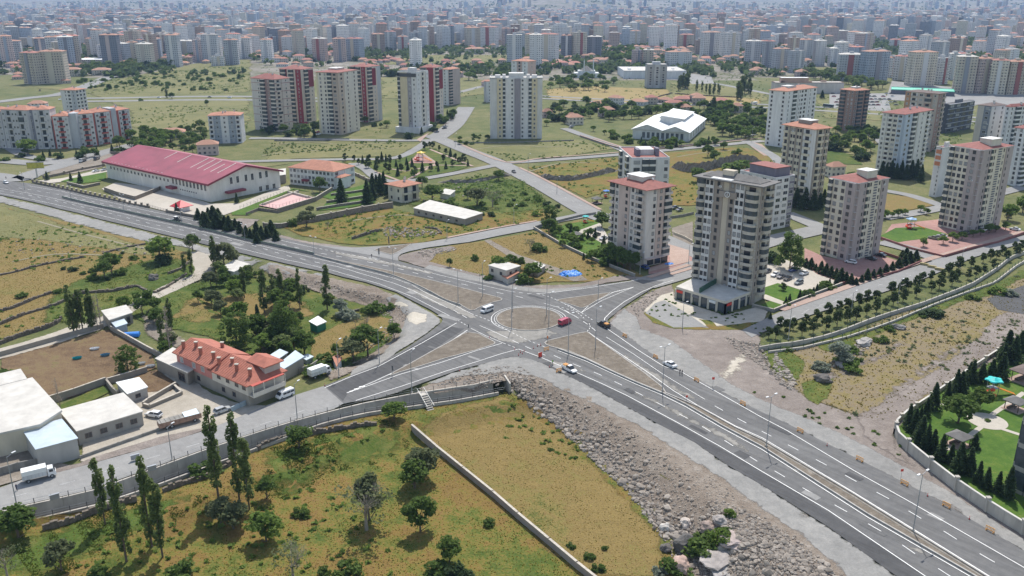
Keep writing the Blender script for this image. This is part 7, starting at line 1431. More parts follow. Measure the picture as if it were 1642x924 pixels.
for i,(a,b_)in enumerate(((1482,426),(1494,430),(1506,434))):x,y,z=W(a,b_);o=thing('road_block',f'{["left","middle","right"][i]} one of three yellowish concrete road blocks at the boulevard lane','road block',(x,y,RL),R(-35));b=MB();b.prism([(-1.6,-.35),(1.6,-.35),(1.6,.35),(-1.6,.35)],0,.9,0);b.build('block',mat('block_yellow',(.4,.33,.15),.8,.2,1),o)
# ------------------------------------------------------------------ people
def person(px,py,lab,top,leg,ang=0,vest=None,world=None,walk_=.18):
 x,y,z=world or W(px,py);z=max(z,RL)if world is None else z
 me=bpy.data.meshes.new('body');bm=bmesh.new()
 J=[(0,0,.93,.13),(0,0,1.2,.15),(0,0,1.42,.13),(0,0,1.52,.055),(0,-.01,1.66,.10),(.1,walk_,.5,.07),(.1,walk_*1.3,.08,.05),(.1,walk_*1.3-.14,.04,.04),(-.1,-walk_,.5,.07),(-.1,-walk_*1.1,.08,.05),(-.1,-walk_*1.1-.14,.04,.04),
  (.2,0,1.4,.055),(.25,.05,1.13,.045),(.24,-.08,.9,.035),(-.2,0,1.4,.055),(-.25,-.05,1.13,.045),(-.24,.06,.9,.035),(.24,-.1,.82,.03),(-.24,.06,.82,.03)]
 E=[(0,1),(1,2),(2,3),(3,4),(0,5),(5,6),(6,7),(0,8),(8,9),(9,10),(2,11),(11,12),(12,13),(13,17),(2,14),(14,15),(15,16),(16,18)]
 vs=[bm.verts.new(j[:3])for j in J];[bm.edges.new((vs[a],vs[c]))for a,c in E];bm.to_mesh(me);bm.free()
 o=bpy.data.objects.new('body',me);COL.objects.link(o);o.modifiers.new('s','SKIN');sv=me.skin_vertices[0].data
 for i,j in enumerate(J):sv[i].radius=(j[3],j[3]*(.75 if i<3 else 1));
 sv[0].use_root=True;o.modifiers.new('d','SUBSURF').levels=1
 dg=bpy.context.evaluated_depsgraph_get();m2=bpy.data.meshes.new_from_object(o.evaluated_get(dg));bpy.data.objects.remove(o)
 m2.materials.clear()
 for c in(wallmat(leg),wallmat(top),'skin',vest and wallmat(vest)or wallmat(top),'black'):m2.materials.append(M[c]if isinstance(c,str)else c)
 for p in m2.polygons:
  c=p.center;p.material_index=4 if c.z<.1 else 0 if c.z<.93 and abs(c.x)<.2 else 4 if c.z>1.7 else 2 if c.z>1.48 or(c.z<.9)else(3 if abs(c.x)<.17 else 1)
 t=thing('person',lab,'person',(x,y,z),R(ang));link('body',m2,t);return t
person(886,586,'person in a bright green safety vest standing on the dark lane',(.1,.1,.12),(.06,.07,.1),20,(.25,.6,.1));person(1090,601.5,'left one of two people in dark clothes walking by the white car',(.04,.04,.05),(.05,.05,.07),30);person(1093.5,602.5,'right one of two people in dark clothes walking by the white car',(.03,.03,.05),(.04,.04,.06),50)
person(27.5,788,'person in dark clothes walking beside the white box truck',(.05,.06,.1),(.03,.03,.05),80);person(977,524,'person in dark clothes behind the black pickup',(.05,.05,.06),(.04,.04,.06),10);person(596,414,'person in dark clothes at the side road mouth',(.05,.05,.06),(.04,.04,.06),10);person(10,288,'person waiting by the left junction',(.1,.05,.05),(.04,.04,.06),10)
# ------------------------------------------------------------------ vehicles
VM={}
def paint(c):
 k=('p',)+tuple(c)
 if k not in VM:VM[k]=mat('car_paint',c,.25,.03,1,spec=.6);VM[k].node_tree.nodes['Principled BSDF'].inputs['Coat Weight'].default_value=.5
 return VM[k]
def hull(prof,w_,m,taper=.0,z0=None):
 """body from side profile [(x, z_low, z_high, halfwidth)]"""
 b=MB();R_=[]
 for x,zl,zh,hw in prof:
  i=len(b.v);b.v+=[(x,-hw*.96,zl),(x,-hw,zl+(zh-zl)*.45),(x,-hw*.9,zh),(x,hw*.9,zh),(x,hw,zl+(zh-zl)*.45),(x,hw*.96,zl)];R_.append(i)
 for a,c in zip(R_,R_[1:]):
  for k in range(6):j=(k+1)%6;b.f.append((a+k,a+j,c+j,c+k));b.m.append(0)
 b.f.append(tuple(R_[0]+5-k for k in range(6)));b.f.append(tuple(R_[-1]+k for k in range(6)));b.m+=[0,0];return b
def wheelmesh(r_,wd):
 k=('wh',r_,wd)
 if k not in VM:
  b=MB();b.tube((0,-wd/2,0),(0,wd/2,0),r_,r_,14,0);b.tube((0,-wd/2-.01,0),(0,wd/2+.01,0),r_*.55,r_*.55,10,1);VM[k]=b.mesh('wheel',['rubber','metal'])
 return VM[k]
def vehicle(kind,rear,front,col,lab,name=None,extra=None,sc=1.0):
 """rear and front: ground points under the two ends"""
 (x0,y0,_),(x1,y1,_)=W(*rear),W(*front);a=math.atan2(y1-y0,x1-x0);cx,cy=(x0+x1)/2,(y0+y1)/2;z=RL if py_on_road(cx,cy)else Zs(cx,cy)+.1
 nm={'sedan':'parked_car','van':'van','pickup':'pickup_truck','box':'box_truck','flat':'flatbed_truck','dump':'dump_truck','digger':'backhoe_loader','mixer':'mixer_truck','trailer':'trailer','bus':'bus','hatch':'parked_car'}[kind]
 o=thing(name or nm,lab,{'sedan':'car','hatch':'car','van':'van','pickup':'pickup','box':'truck','flat':'truck','dump':'truck','digger':'digger','mixer':'truck','trailer':'trailer','bus':'bus'}[kind],(cx,cy,z),a)
 P=paint(col)
 def build(b,n_,m,par=o):return b.build(n_,m,par)
 def wheels(L,hw,r_,xs,wd=.22):
  for x in xs:
   for s_ in(-1,1):link('wheel',wheelmesh(r_,wd),o,(x,s_*(hw-wd*.45),r_))
 def lights(x,hw,z_):
  for s_ in(-1,1):
   b=MB();b.box(x-.04,s_*hw-.16,z_,x+.03,s_*hw+.16,z_+.14,0,bottom=True);build(b,'headlight','lamphead')
 if kind in('sedan','hatch','pickup'):
  L=4.5 if kind!='pickup' else 5.3;h=L/2;hw=.9
  build(hull([(-h,.45,.75,.8),(-h+.12,.28,.92 if kind!='pickup' else.98,.88),(-h+1,.25,.98,hw),(h-1.2,.25,.95,hw),(h-.25,.28,.78,.86),(h,.4,.62,.76)],hw,P),'body',P)
  if kind=='sedan':cp=[(-h+.75,.95,1.0,.78),(-h+1.35,.95,1.38,.68),(-.1+.45,.95,1.44,.68),(h-1.35,.93,.97,.78)]
  elif kind=='hatch':cp=[(-h+.15,.95,1.1,.78),(-h+.5,.95,1.42,.7),(.4,.95,1.46,.7),(h-1.25,.93,.97,.78)]
  else:cp=[(-.45,.95,1.4,.78),(-.2,.95,1.68,.72),(.75,.95,1.7,.72),(1.5,.93,1.0,.8)]
  build(hull(cp,hw,P),'window','win');b=MB();xa,xb=cp[1][0],cp[2][0];zt=max(cp[1][2],cp[2][2]);b.prism([(xa,-.64),(xb,-.64),(xb,.64),(xa,.64)],[cp[1][2]+.005,cp[2][2]+.005,cp[2][2]+.005,cp[1][2]+.005],zt+.05,0);build(b,'roof',P)
  for xx in(xa+(xb-xa)*.5,):
   for s_ in(-1,1):b=MB();b.bar((xx-.05,s_*.77),(xx+.05,s_*.77),.06,.95,1.42,0);build(b,'door_pillar',P)
  wheels(L,hw,.33,(-h+.85,h-.85));lights(h-.02,.6,.6)
  if kind=='pickup':
   b=MB();b.box(-h+.12,-.72,.985,-.55,.72,1.0,0);build(b,'load_bed','black');b=MB()
   for s_ in(-1,1):b.box(-h+.1,s_*.84-.05,.98,-.5,s_*.84+.05,1.25,0)
   b.box(-h+.06,-.84,.98,-h+.14,.84,1.25,0);build(b,'bed_side',P)
   if extra:
    t2=thing('cargo',extra,'cargo',(cx-math.cos(a)*1.5,cy-math.sin(a)*1.5,z+1.02),a);rd=random.Random(3)
    for i in range(5):b=MB();b.box(-.7,-.6+i*.25,.02*i,.7,-.42+i*.25,.45+.08*(i%2),0);b.build('barrier_panel','barrier',t2)
 elif kind=='van':
  L=5.0;h=L/2;hw=.97
  build(hull([(-h,.4,1.9,.88),(-h+.1,.3,1.95,.93),(.9,.3,1.98,.95),(1.5,.3,1.85,.94),(2.05,.3,1.15,.92),(h-.1,.35,.95,.86),(h,.42,.8,.78)],hw,P),'body',P)
  b=MB()
  for s_ in(-1,1):
   for x0_,x1_ in((-2.2,-1.2),(-1.05,-.05),(.1,1.1)):b.box(x0_,s_*.955-.02,1.15,x1_,s_*.955+.02,1.68,0,bottom=True)
  if extra!='panel':build(b,'side_window','win')
  b=MB();b.quad((1.52,-.78,1.83),(2.07,-.82,1.2),(2.07,.82,1.2),(1.52,.78,1.83));b.quad((1.54,-.76,1.84),(2.1,-.8,1.21),(2.1,.8,1.21),(1.54,.76,1.84));build(b,'windscreen','win');b=MB();b.box(-h-.01,-.7,1.2,-h+.02,.7,1.75,0,bottom=True);build(b,'rear_window','win')
  b=MB();b.box(-1.9,-.7,1.99,.9,-.64,2.04,0);b.box(-1.9,.64,1.99,.9,.7,2.04,0);build(b,'roof_rail',P);wheels(L,hw,.34,(-h+.95,h-.95));lights(h-.02,.6,.68)
 elif kind in('box','flat','dump','mixer'):
  L=6.6;h=L/2
  build(hull([(1.6,.55,2.2,.98),(1.7,.5,2.35,1.02),(2.75,.5,2.3,1.02),(3.1,.5,1.45,1.0),(3.25,.55,1.3,.95)],1,P),'cab',P)
  b=MB();b.quad((2.78,-.88,2.22),(3.13,-.9,1.5),(3.13,.9,1.5),(2.78,.88,2.22))
  for s_ in(-1,1):b.box(1.95,s_*1.0-.03,1.5,2.7,s_*1.0+.03,2.1,0,bottom=True)
  build(b,'cab_window','win');b=MB();b.box(-h,-.4,.6,1.7,.4,.85,0,bottom=True);build(b,'chassis','darkmetal');wheels(L,1.0,.45,(-2.2,2.35),.32)
  if kind=='dump':wheels(L,1.0,.45,(-1.1,),.32)
  lights(3.22,.7,.75)
  if kind=='box':
   b=MB();b.box(-h,-1.08,.95,1.5,1.08,1.95,0,bottom=True);build(b,'cargo_bed',wallmat((.55,.56,.56)));b=MB();b.prism([(-h,-1.1),(1.5,-1.1),(1.5,1.1),(-h,1.1)],1.95,2.95,0);bo=build(b,'canvas_cover','roofwhite')
   for i in range(7):X=-h+.35+i*.72;b=MB();b.box(X-.04,-1.12,.95,X+.04,1.12,1.93,0);build(b,'side_post',wallmat((.45,.46,.46)))
  elif kind=='flat':
   b=MB();b.box(-h,-1.05,.9,1.4,1.05,1.05,0,bottom=True);b.box(1.3,-1.05,1.05,1.4,1.05,1.9,0);build(b,'flat_bed',wallmat((.3,.24,.2)));b=MB()
   for i in range(5):b.box(-3+i*.8,-.8,1.05,-2.5+i*.8,.7-.1*i,1.5,0)
   build(b,'load',wallmat((.3,.22,.17)))
  elif kind=='dump':
   b=MB();P4=[(-h-.3,-1.1),(1.4,-1.1),(1.4,1.1),(-h-.3,1.1)];b.prism(P4,1.0,2.2,0,top=False,bottom=True);build(b,'tipper_body',wallmat((.2,.19,.18)));b=MB();b.prism([(-h-.2,-1),(1.3,-1),(1.3,1),(-h-.2,1)],1.9,[1.95,2.2,2.3,2.0],0);build(b,'load','darkconc')
  else:
   b=MB();b.tube((-3.2,0,2.3),(-1.6,0,2.1),.5,1.15,12);b.tube((-1.6,0,2.1),(1.2,0,1.9),1.15,.8,12);build(b,'mixing_drum','roofwhite')
 elif kind=='digger':
  b=MB();b.box(-1.8,-.6,.6,1.2,.6,1.3,0,bottom=True);build(b,'body',P);b=MB();b.box(-1.0,-.65,1.3,.5,.65,2.5,0);build(b,'cab','win');b=MB();b.box(-1.1,-.72,2.5,.6,.72,2.62,0,bottom=True);build(b,'cab_roof','roofwhite')
  for s_ in(-1,1):link('wheel',wheelmesh(.65,.4),o,(-1.1,s_*.85,.65));link('wheel',wheelmesh(.45,.3),o,(1.3,s_*.8,.45))
  b=MB();b.tube((-1.8,0,1.2),(-3,0,2.9),.16,.12);b.tube((-3,0,2.9),(-3.7,0,1.2),.12,.1);build(b,'boom','darkmetal');b=MB();b.box(-4.1,-.4,.7,-3.4,.4,1.3,0,bottom=True);build(b,'rear_bucket','black');b=MB();b.bar((2.4,-1),(2.4,1),.6,.3,1.0,0);b.tube((1,-.5,1.2),(2.4,-.5,.6),.08);b.tube((1,.5,1.2),(2.4,.5,.6),.08);build(b,'front_bucket','metal')
 elif kind=='trailer':
  L=math.hypot(x1-x0,y1-y0);b=MB();b.box(-L/2,-1.2,.7,L/2,1.2,2.0,0,1,bottom=True);build(b,'body',[mat('rusty_red',(.3,.19,.14),.8,.4,.8),'darkconc'])
  for i in range(9):X=-L/2+(i+.5)*L/9;b=MB();b.box(X-.05,-1.25,.7,X+.05,1.25,2.0,0);build(b,'side_rib',mat('rust',(.3,.2,.15),.8,.3,1))
  wheels(L,1.2,.5,(-L/3,-L/3+1.2,L/3),.3);b=MB();b.quad((L*.1,-1.2,2.05),(L*.45,-1.3,2.1),(L*.45,1.2,2.5),(L*.1,1.1,2.4));build(b,'tin_sheet','roofmetal')
 elif kind=='bus':
  b=MB();b.box(-5,-1.2,.4,5,1.2,3.0,0,bottom=True);build(b,'body',P);b=MB();b.box(-4.8,-1.23,1.5,4.8,1.23,2.5,0,bottom=True);build(b,'window','win');wheels(10,1.2,.45,(-3,3),.3)
 return o
def py_on_road(x,y):return True
WH,BK,SV,DG,RD,BL=(.75,.75,.75),(.02,.02,.022),(.42,.43,.44),(.1,.1,.11),(.3,.02,.04),(.02,.05,.2)
vehicle('van',(789,497.5),(773,503.5),WH,'white minibus driving at the left of the roundabout');vehicle('van',(897.5,523.5),(914,517),(.42,.03,.07),'dark red van driving on the right rim of the roundabout',extra='panel')
vehicle('pickup',(976,528),(960,520),BK,'black pickup with orange load on the far lane',extra='orange load in the black pickup bed');vehicle('sedan',(1083.5,592.5),(1065,583.5),WH,'white sedan stopped at the far kerb beside two walkers');vehicle('pickup',(902,589.5),(924,601),WH,'white pickup with orange barriers in its bed on the near carriageway',extra='orange barrier panels stacked in the white pickup bed')
vehicle('van',(467,633.5),(448,641),WH,'white minivan parked by the cream farmhouse corner');vehicle('box',(497,609),(529,597.5),WH,'white canvas-covered truck parked beside the tiny roadside hut');vehicle('box',(43,774),(86,763.5),WH,'white canvas-covered truck parked at the lower left road edge')
vehicle('hatch',(257,670),(237,667),WH,'white hatchback parked in the farm yard');vehicle('trailer',(255,690),(322,672),RD,'long rusty trailer with a loose tin sheet beside the left road');vehicle('hatch',(350,664),(364,659),SV,'silver car half hidden beyond the rusty trailer')
vehicle('digger',(291,358),(274,354.5),(.04,.07,.06),'dark backhoe loader on the far carriageway by the conifers');vehicle('flat',(346,363),(325,358),WH,'white flatbed truck with brown load on the far carriageway');vehicle('hatch',(4,292),(16,297),WH,'white car entering at the left junction')
vehicle('dump',(139,258),(127,262),WH,'white dump truck parked on bare ground behind the hall');vehicle('dump',(161,254),(150,259),DG,'dark dump truck next to the white one behind the hall');vehicle('sedan',(150,244),(143,245.5),BK,'black car on the avenue below the terraced blocks');vehicle('sedan',(133,239),(124,238.5),SV,'silver car parked below the terraced blocks')
vehicle('sedan',(821,275.5),(827,279),BK,'dark car driving down the avenue');
for i,(k,r_,f,c,lab)in enumerate((('sedan',(1247,441),(1238,445),WH,'white car, first in the row of the tower car park'),('sedan',(1257,444),(1247,448.5),DG,'dark grey car, second in the row of the tower car park'),('sedan',(1268,447),(1257,452),BK,'black car, third in the row of the tower car park'),('sedan',(1295,439),(1283,443),WH,'white car alone at the back of the tower car park'),('hatch',(1287,453),(1274,458.5),(.12,.15,.17),'grey estate car at the front of the tower car park'),('sedan',(1277,434),(1266,437),BL,'dark blue car under the big tree in the car park'),('sedan',(1233,436),(1227,438.5),DG,'grey car close to the tall grey tower wall'),
 ('hatch',(1370,424),(1358,421.5),WH,'white car on the red yard below the mauve tower'),('sedan',(1403,418.5),(1390,415.5),BK,'black car on the red yard right of the mauve tower'),('sedan',(1418,413),(1406,410),BK,'second black car on the red yard right of the mauve tower'),('sedan',(1503,385),(1490,382.5),(.2,.2,.14),'olive car parked by the playground lawn'),('sedan',(1516,382),(1504,380),SV,'silver car parked by the playground lawn'),('sedan',(1578,371.5),(1567,369.5),WH,'white car, left of three by the farther twin'),('sedan',(1587,370),(1577,368),WH,'white car, middle of three by the farther twin'),('sedan',(1596,368),(1586,366),SV,'grey car, right of three by the farther twin'),('sedan',(1554,376.5),(1541,374),(.03,.05,.06),'dark covered car at the corner of the farther twin'),('sedan',(1634,371),(1620,368.5),WH,'white car at the far right of the red yard'),
 ('hatch',(1038,433),(1029,429),BL,'blue car parked under the canopy of the pink tower'),('sedan',(962,377),(951,380.5),BK,'black car in the yard left of the pink tower'),('sedan',(973,383),(962,386),SV,'silver car in the yard left of the pink tower'),('sedan',(1086,334),(1077,336),BK,'black car in the small parking right of the pink tower'),('sedan',(1094,337),(1085,339.5),DG,'dark grey car in the small parking right of the pink tower'),('sedan',(485,213.5),(478,214),WH,'white car in the yard of the stepped gable tower'),('sedan',(496,210.5),(489,211.5),SV,'silver car, left of a pair in the central group yard'),('sedan',(501,209.5),(495,210.5),WH,'white car, right of a pair in the central group yard'),('sedan',(513,213),(506,213.5),RD,'red car beside the broad window-row tower'),('sedan',(514,216),(507,217),WH,'white car just below the red one'),('sedan',(493,198),(487,199),RD,'red car between the two left central towers'),
 ('sedan',(703,212.5),(697,213.5),DG,'dark car parked on the avenue side, lower one'),('sedan',(716,206.5),(709,207.5),BK,'dark car parked on the avenue side, upper one'),('sedan',(921,203),(913,204),SV,'silver car in the cul-de-sac'),('sedan',(920,205),(911,206.5),BK,'dark car in the cul-de-sac'),('sedan',(335,311),(322,309),WH,'white car in front of the maroon-roofed hall'),('sedan',(438,301),(426,302.5),WH,'white car at the right gable of the hall'),('sedan',(160,275),(148,277),WH,'white car on the hall drive, left one'),('sedan',(170,273),(163,275),SV,'silver car on the hall drive, right one'),
 ('mixer',(1215,168.5),(1203,168),WH,'white concrete mixer truck on the far dual road'),('sedan',(252,157.5),(258,157.8),WH,'white car on the far left dual road'),('sedan',(339,157),(333,156.7),BK,'dark car on the far left dual road'),('sedan',(371,157.5),(365,157.3),WH,'second white car on the far left dual road'),('sedan',(99,160),(94,161),WH,'white car at the far left road fork'),('sedan',(66,145),(62,147),BK,'dark car on the far left avenue'),('bus',(1323,172),(1333,173),(.05,.08,.12),'dark bus on the far dual road by the brown tower'),('sedan',(1033,245),(1041,243.5),BK,'dark car on the street below the sports hall'),('sedan',(1212,217),(1205,218.5),WH,'white car, right end of the row by the white tower'),('sedan',(1205,218.5),(1198,220),DG,'dark car in the row by the white tower'),('sedan',(1199,220),(1192,221.5),SV,'silver car, left end of the row by the white tower'))):vehicle(k,r_,f,c,lab)
rd=random.Random(9)
k=0
for r_ in range(5):
 for c_ in range(14):
  if rd.random()<.35:continue
  px_,py_=1335+c_*7.2+r_*2,151+r_*4.6;k+=1
  x,y,z=W(px_,py_);b=MB();b.box(-2.2,-.9,.3,2.2,.9,.95,0);b.box(-1.3,-.8,.95,1.1,.8,1.45,1)
  me_=VM.setdefault(('far',k%5),b.mesh('parked_car',[paint([WH,BK,SV,DG,RD][k%5]),'win']));tag(link('parked_car',me_,None,(x,y,.1),rd.uniform(-.1,.1)),f'{["white", "black", "silver", "dark grey", "red"][k % 5]} car in the crowded far car park, {ordn(r_)} row from the back, {ordn(c_)} slot','car','cars in the far car park')
# ------------------------------------------------------------------ playgrounds, gazebos, farm bits
def gazebo(px,py,lab,m='tiledark',s=2.0,h=2.4,open_=True):
 x,y,z=W(px,py);o=thing('gazebo',lab,'gazebo',(x,y,z+.1),R(30));b=MB();b.box(-s*1.15,-s*1.15,0,s*1.15,s*1.15,.12,0);b.build('deck','walk',o)
 for a in(-1,1):
  for c in(-1,1):b=MB();b.box(a*s*.85-.08,c*s*.85-.08,.12,a*s*.85+.08,c*s*.85+.08,h,0);b.build('post','bark',o)
 b=MB();b.hip(-s,-s,s,s,h+.1,1.1,0,.3);b.build('roof',m,o);b=MB();b.box(-s*.7,s*.4,.12,s*.7,s*.7,.55,0);b.build('bench','bark',o);b=MB();b.box(-.6,-.4,.75,.6,.3,.82,0,bottom=True);b.tube((0,0,.1),(0,0,.75),.08);b.build('table','bark',o)
gazebo(1536,714,'dark roofed gazebo on the lawn left of the plaza','roofgrey');gazebo(1627,657,'dark roofed gazebo right of the playground slides','roofgrey');gazebo(924,384,'small wooden gazebo in the pink tower garden','roofgrey',2.0);gazebo(1648,612,'wide brown roofed shelter at the right frame edge','tiledark',3.4,3);gazebo(957,326,'small dark gazebo behind the pink tower','roofgrey',2)
def playset(px,py,lab,roofm,s=1.0,ang=0):
 x,y,z=W(px,py);o=tag(link('playground_set',None,None,(x,y,z+.1),R(ang),s),lab,'playground')
 for a in(-1,1):
  for c in(-1,1):b=MB();b.tube((a*.8,c*.8,0),(a*.8,c*.8,3.1),.08,n=6);b.build('post','metal',o)
 b=MB();b.box(-.9,-.9,1.4,.9,.9,1.52,0,bottom=True);b.build('platform','metal',o);b=MB();b.tube((0,0,3.1),(0,0,3.3),1.5,1.5,8);b.tube((0,0,3.3),(0,0,3.8),1.2,.3,8)
 for k in range(5):a=k*1.256;b.tube((math.cos(a)*1.2,math.sin(a)*1.2,3.15),(math.cos(a)*1.2,math.sin(a)*1.2,3.35),.7,.55,8)
 b.build('roof',roofm,o)
 def slide(dx,dy,m,L):
  b=MB();p,q=Vector((dx*.9,dy*.9,1.5)),Vector((dx*L,dy*L,.2));n_=Vector((-dy,dx,0))*.35;b.quad(p-n_,q-n_,q+n_,p+n_)
  for s_ in(-1,1):b.tube(p+n_*s_,q+n_*s_,.1,n=6)
  b.build('slide',m,o)
 slide(.9,-.45,mat('slide_orange',(.8,.3,.03),.4,0),4.6);b=MB();pr=Vector((-.9,-.6,1.5))
 for k in range(12):a=k*.7;q=Vector((-1.7+.8*math.cos(a),-1.2+.8*math.sin(a),1.5-k*.12));b.tube(pr,q,.33,.33,6);pr=q
 b.build('spiral_slide',mat('slide_red',(.7,.08,.03),.4,0),o)
M['turq']=mat('turquoise_plastic',(.02,.5,.48),.4,0);playset(1590,632,'playground tower with turquoise flower roof, orange and red slides on the garden lawn','turq',1.25,20);playset(939,357,'small playground tower with turquoise roof in the pink tower garden','turq',.9,40);playset(972,316,'playground tower with blue roof and red slide behind the pink tower','blue',1.0,40);playset(1460,366,'pale blue playground tower on the sand of the farther twin',mat('pale_blue',(.25,.4,.6),.5,0),1.3,10);playset(675,258,'colourful playground tower in the park triangle',mat('play_yellow',(.7,.5,.05),.5,0),1.6,10)
def trough(px,py,c,lab,ang):
 x,y,z=W(px,py);b=MB();b.tube((0,0,0),(0,0,.5),.7,.9,10,0,False);b.tube((0,0,.05),(0,0,.1),.7,.7,10,0);b.tube((0,0,.5),(0,0,.56),.95,.95,10,0,False);o=link('feed_trough',b.mesh('feed_trough',[wallmat(c)]),None,(x,y,z+.1),R(ang),(1.5,.8,1));tag(o,lab,'trough')
for a,b_,c,lab in((152,561,(.7,.7,.7),'white feed trough at the top of the paddock'),(124,576,(.02,.3,.32),'teal feed trough on the left in the paddock'),(169,571,(.1,.22,.3),'blue-grey feed trough in the middle of the paddock'),(242,589,(.6,.6,.6),'white trough at the barn corner'),(182,610,(.6,.62,.62),'white trough against the paddock wall'),(226,585,(.6,.6,.58),'pale trough right of the paddock tree')):trough(a,b_,c,lab,20)
def tarp(px,py,rx,ry,h,lab,seed):
 bm=bmesh.new();bmesh.ops.create_grid(bm,x_segments=22,y_segments=16,size=1)
 for v in bm.verts:
  r2=math.hypot(v.co.x,v.co.y);n1=noise.noise(Vector((v.co.x*3,v.co.y*3,seed)));n2=noise.noise(Vector((v.co.x*8,v.co.y*8,seed+5)));hh=max(0,1-r2**3);v.co.z=(hh*(.55+.5*n1)+.12*n2)*h if r2<1.1 else 0;k=(1+.18*n1);v.co.x*=rx*k/max(1,r2);v.co.y*=ry*k/max(1,r2)
 me=bpy.data.meshes.new('tarpaulin');bm.to_mesh(me);bm.free();me.materials.append(M['blue']);x,y,z=W(px,py);tag(link('tarpaulin',me,None,(x,y,z+.1),R(15)),lab,'tarpaulin')
tarp(915,440,4.4,3.2,1.8,'big crumpled bright blue tarpaulin heap in the dry field',1);tarp(1073,424,2,1.2,.8,'small blue tarpaulin beside the pink tower',4)
x,y,z=W(212,539);o=thing('blue_tunnel','bright blue arched tarpaulin shelter beside the lane house','shelter',(x,y,z+.05),R(10));b=MB();n_=8
for i in range(n_):a0,a1=i*math.pi/n_,(i+1)*math.pi/n_;b.quad((-2.2,math.cos(a0)*1.3,math.sin(a0)*1.3),(2.2,math.cos(a0)*1.3,math.sin(a0)*1.3),(2.2,math.cos(a1)*1.3,math.sin(a1)*1.3),(-2.2,math.cos(a1)*1.3,math.sin(a1)*1.3))
for X in(-2.2,2.2):b.f.append(tuple(range(len(b.v),len(b.v)+n_+1)));b.v+=[(X,math.cos(i*math.pi/n_)*1.3,math.sin(i*math.pi/n_)*1.3)for i in range(n_+1)];b.m.append(0)
b.build('cover','blue',o);b=MB();b.box(-2.3,-1.4,0,-2.2,1.4,.15,0);b.build('base_rail','metal',o)
for i,(a,b_,lab)in enumerate(((217,798-62,'first grey relief box on the upper canal wall'),(244,754,'grey steel grate box standing on the canal wall'),(88,800,'grey steel plate on the canal wall left of the poplars'))):
 x,y=G(a,b_,.5);b=MB();b.box(-.9,-.2,0,.9,.2,1.1,0);b.box(-1,-.25,1.1,1,.25,1.2,0);tag(link('utility_box',b.mesh('utility_box',['metal']),None,(x,y,.45),R(35)),lab,'utility box')
# ------------------------------------------------------------------ the city beyond
def citymat(nm,win=True):
 m=bpy.data.materials.new(nm);m.use_nodes=True;nt=m.node_tree;N=nt.nodes.new;L=nt.links.new;b=nt.nodes['Principled BSDF'];b.inputs['Roughness'].default_value=.85
 at=N('ShaderNodeAttribute');at.attribute_name='col';uv=N('ShaderNodeUVMap');sp_=N('ShaderNodeSeparateXYZ');L(uv.outputs[0],sp_.inputs[0])
 def mt(op,a,c=None,d=None):
  q=N('ShaderNodeMath');q.operation=op
  for i,v in enumerate((a,c,d)):
   if v is None:continue
   if isinstance(v,(int,float)):q.inputs[i].default_value=v
   else:L(v,q.inputs[i])
  return q.outputs[0]
 def band(x,per,lo,hi):f=mt('FRACT',mt('DIVIDE',x,per));return mt('MULTIPLY',mt('GREATER_THAN',f,lo),mt('LESS_THAN',f,hi))
 w1=mt('MULTIPLY',band(sp_.outputs[0],3.1,.25,.72),band(sp_.outputs[1],3.0,.3,.75));ok=mt('GREATER_THAN',sp_.outputs[1],.5)
 ns=N('ShaderNodeTexWhiteNoise');ns.noise_dimensions='2D';cb=N('ShaderNodeCombineXYZ');L(mt('FLOOR',mt('DIVIDE',sp_.outputs[0],3.1)),cb.inputs[0]);L(mt('FLOOR',mt('DIVIDE',sp_.outputs[1],3.0)),cb.inputs[1]);L(cb.outputs[0],ns.inputs['Vector'])
 fac=mt('MULTIPLY',mt('MULTIPLY',w1,ok),mt('MULTIPLY_ADD',ns.outputs[0],.5,.5))
 mx=N('ShaderNodeMix');mx.data_type='RGBA';L(fac,mx.inputs[0]);L(at.outputs['Color'],mx.inputs[6]);mx.inputs[7].default_value=(.05,.055,.07,1);L(mx.outputs[2],b.inputs['Base Color']);return m
M['city']=citymat('city_wall')
WCOL=[('white',(.62,.61,.6)),('cream',(.58,.53,.44)),('pale pink',(.52,.42,.39)),('light grey',(.44,.45,.47)),('beige',(.48,.42,.35)),('blue-grey',(.34,.38,.44)),('off-white',(.66,.64,.62)),('brownish',(.36,.28,.24)),('dark grey',(.2,.21,.24))]
RCOL=[('orange tile',(.36,.19,.13)),('red tile',(.34,.14,.11)),('grey',(.25,.24,.23)),('pale',(.5,.48,.44))]
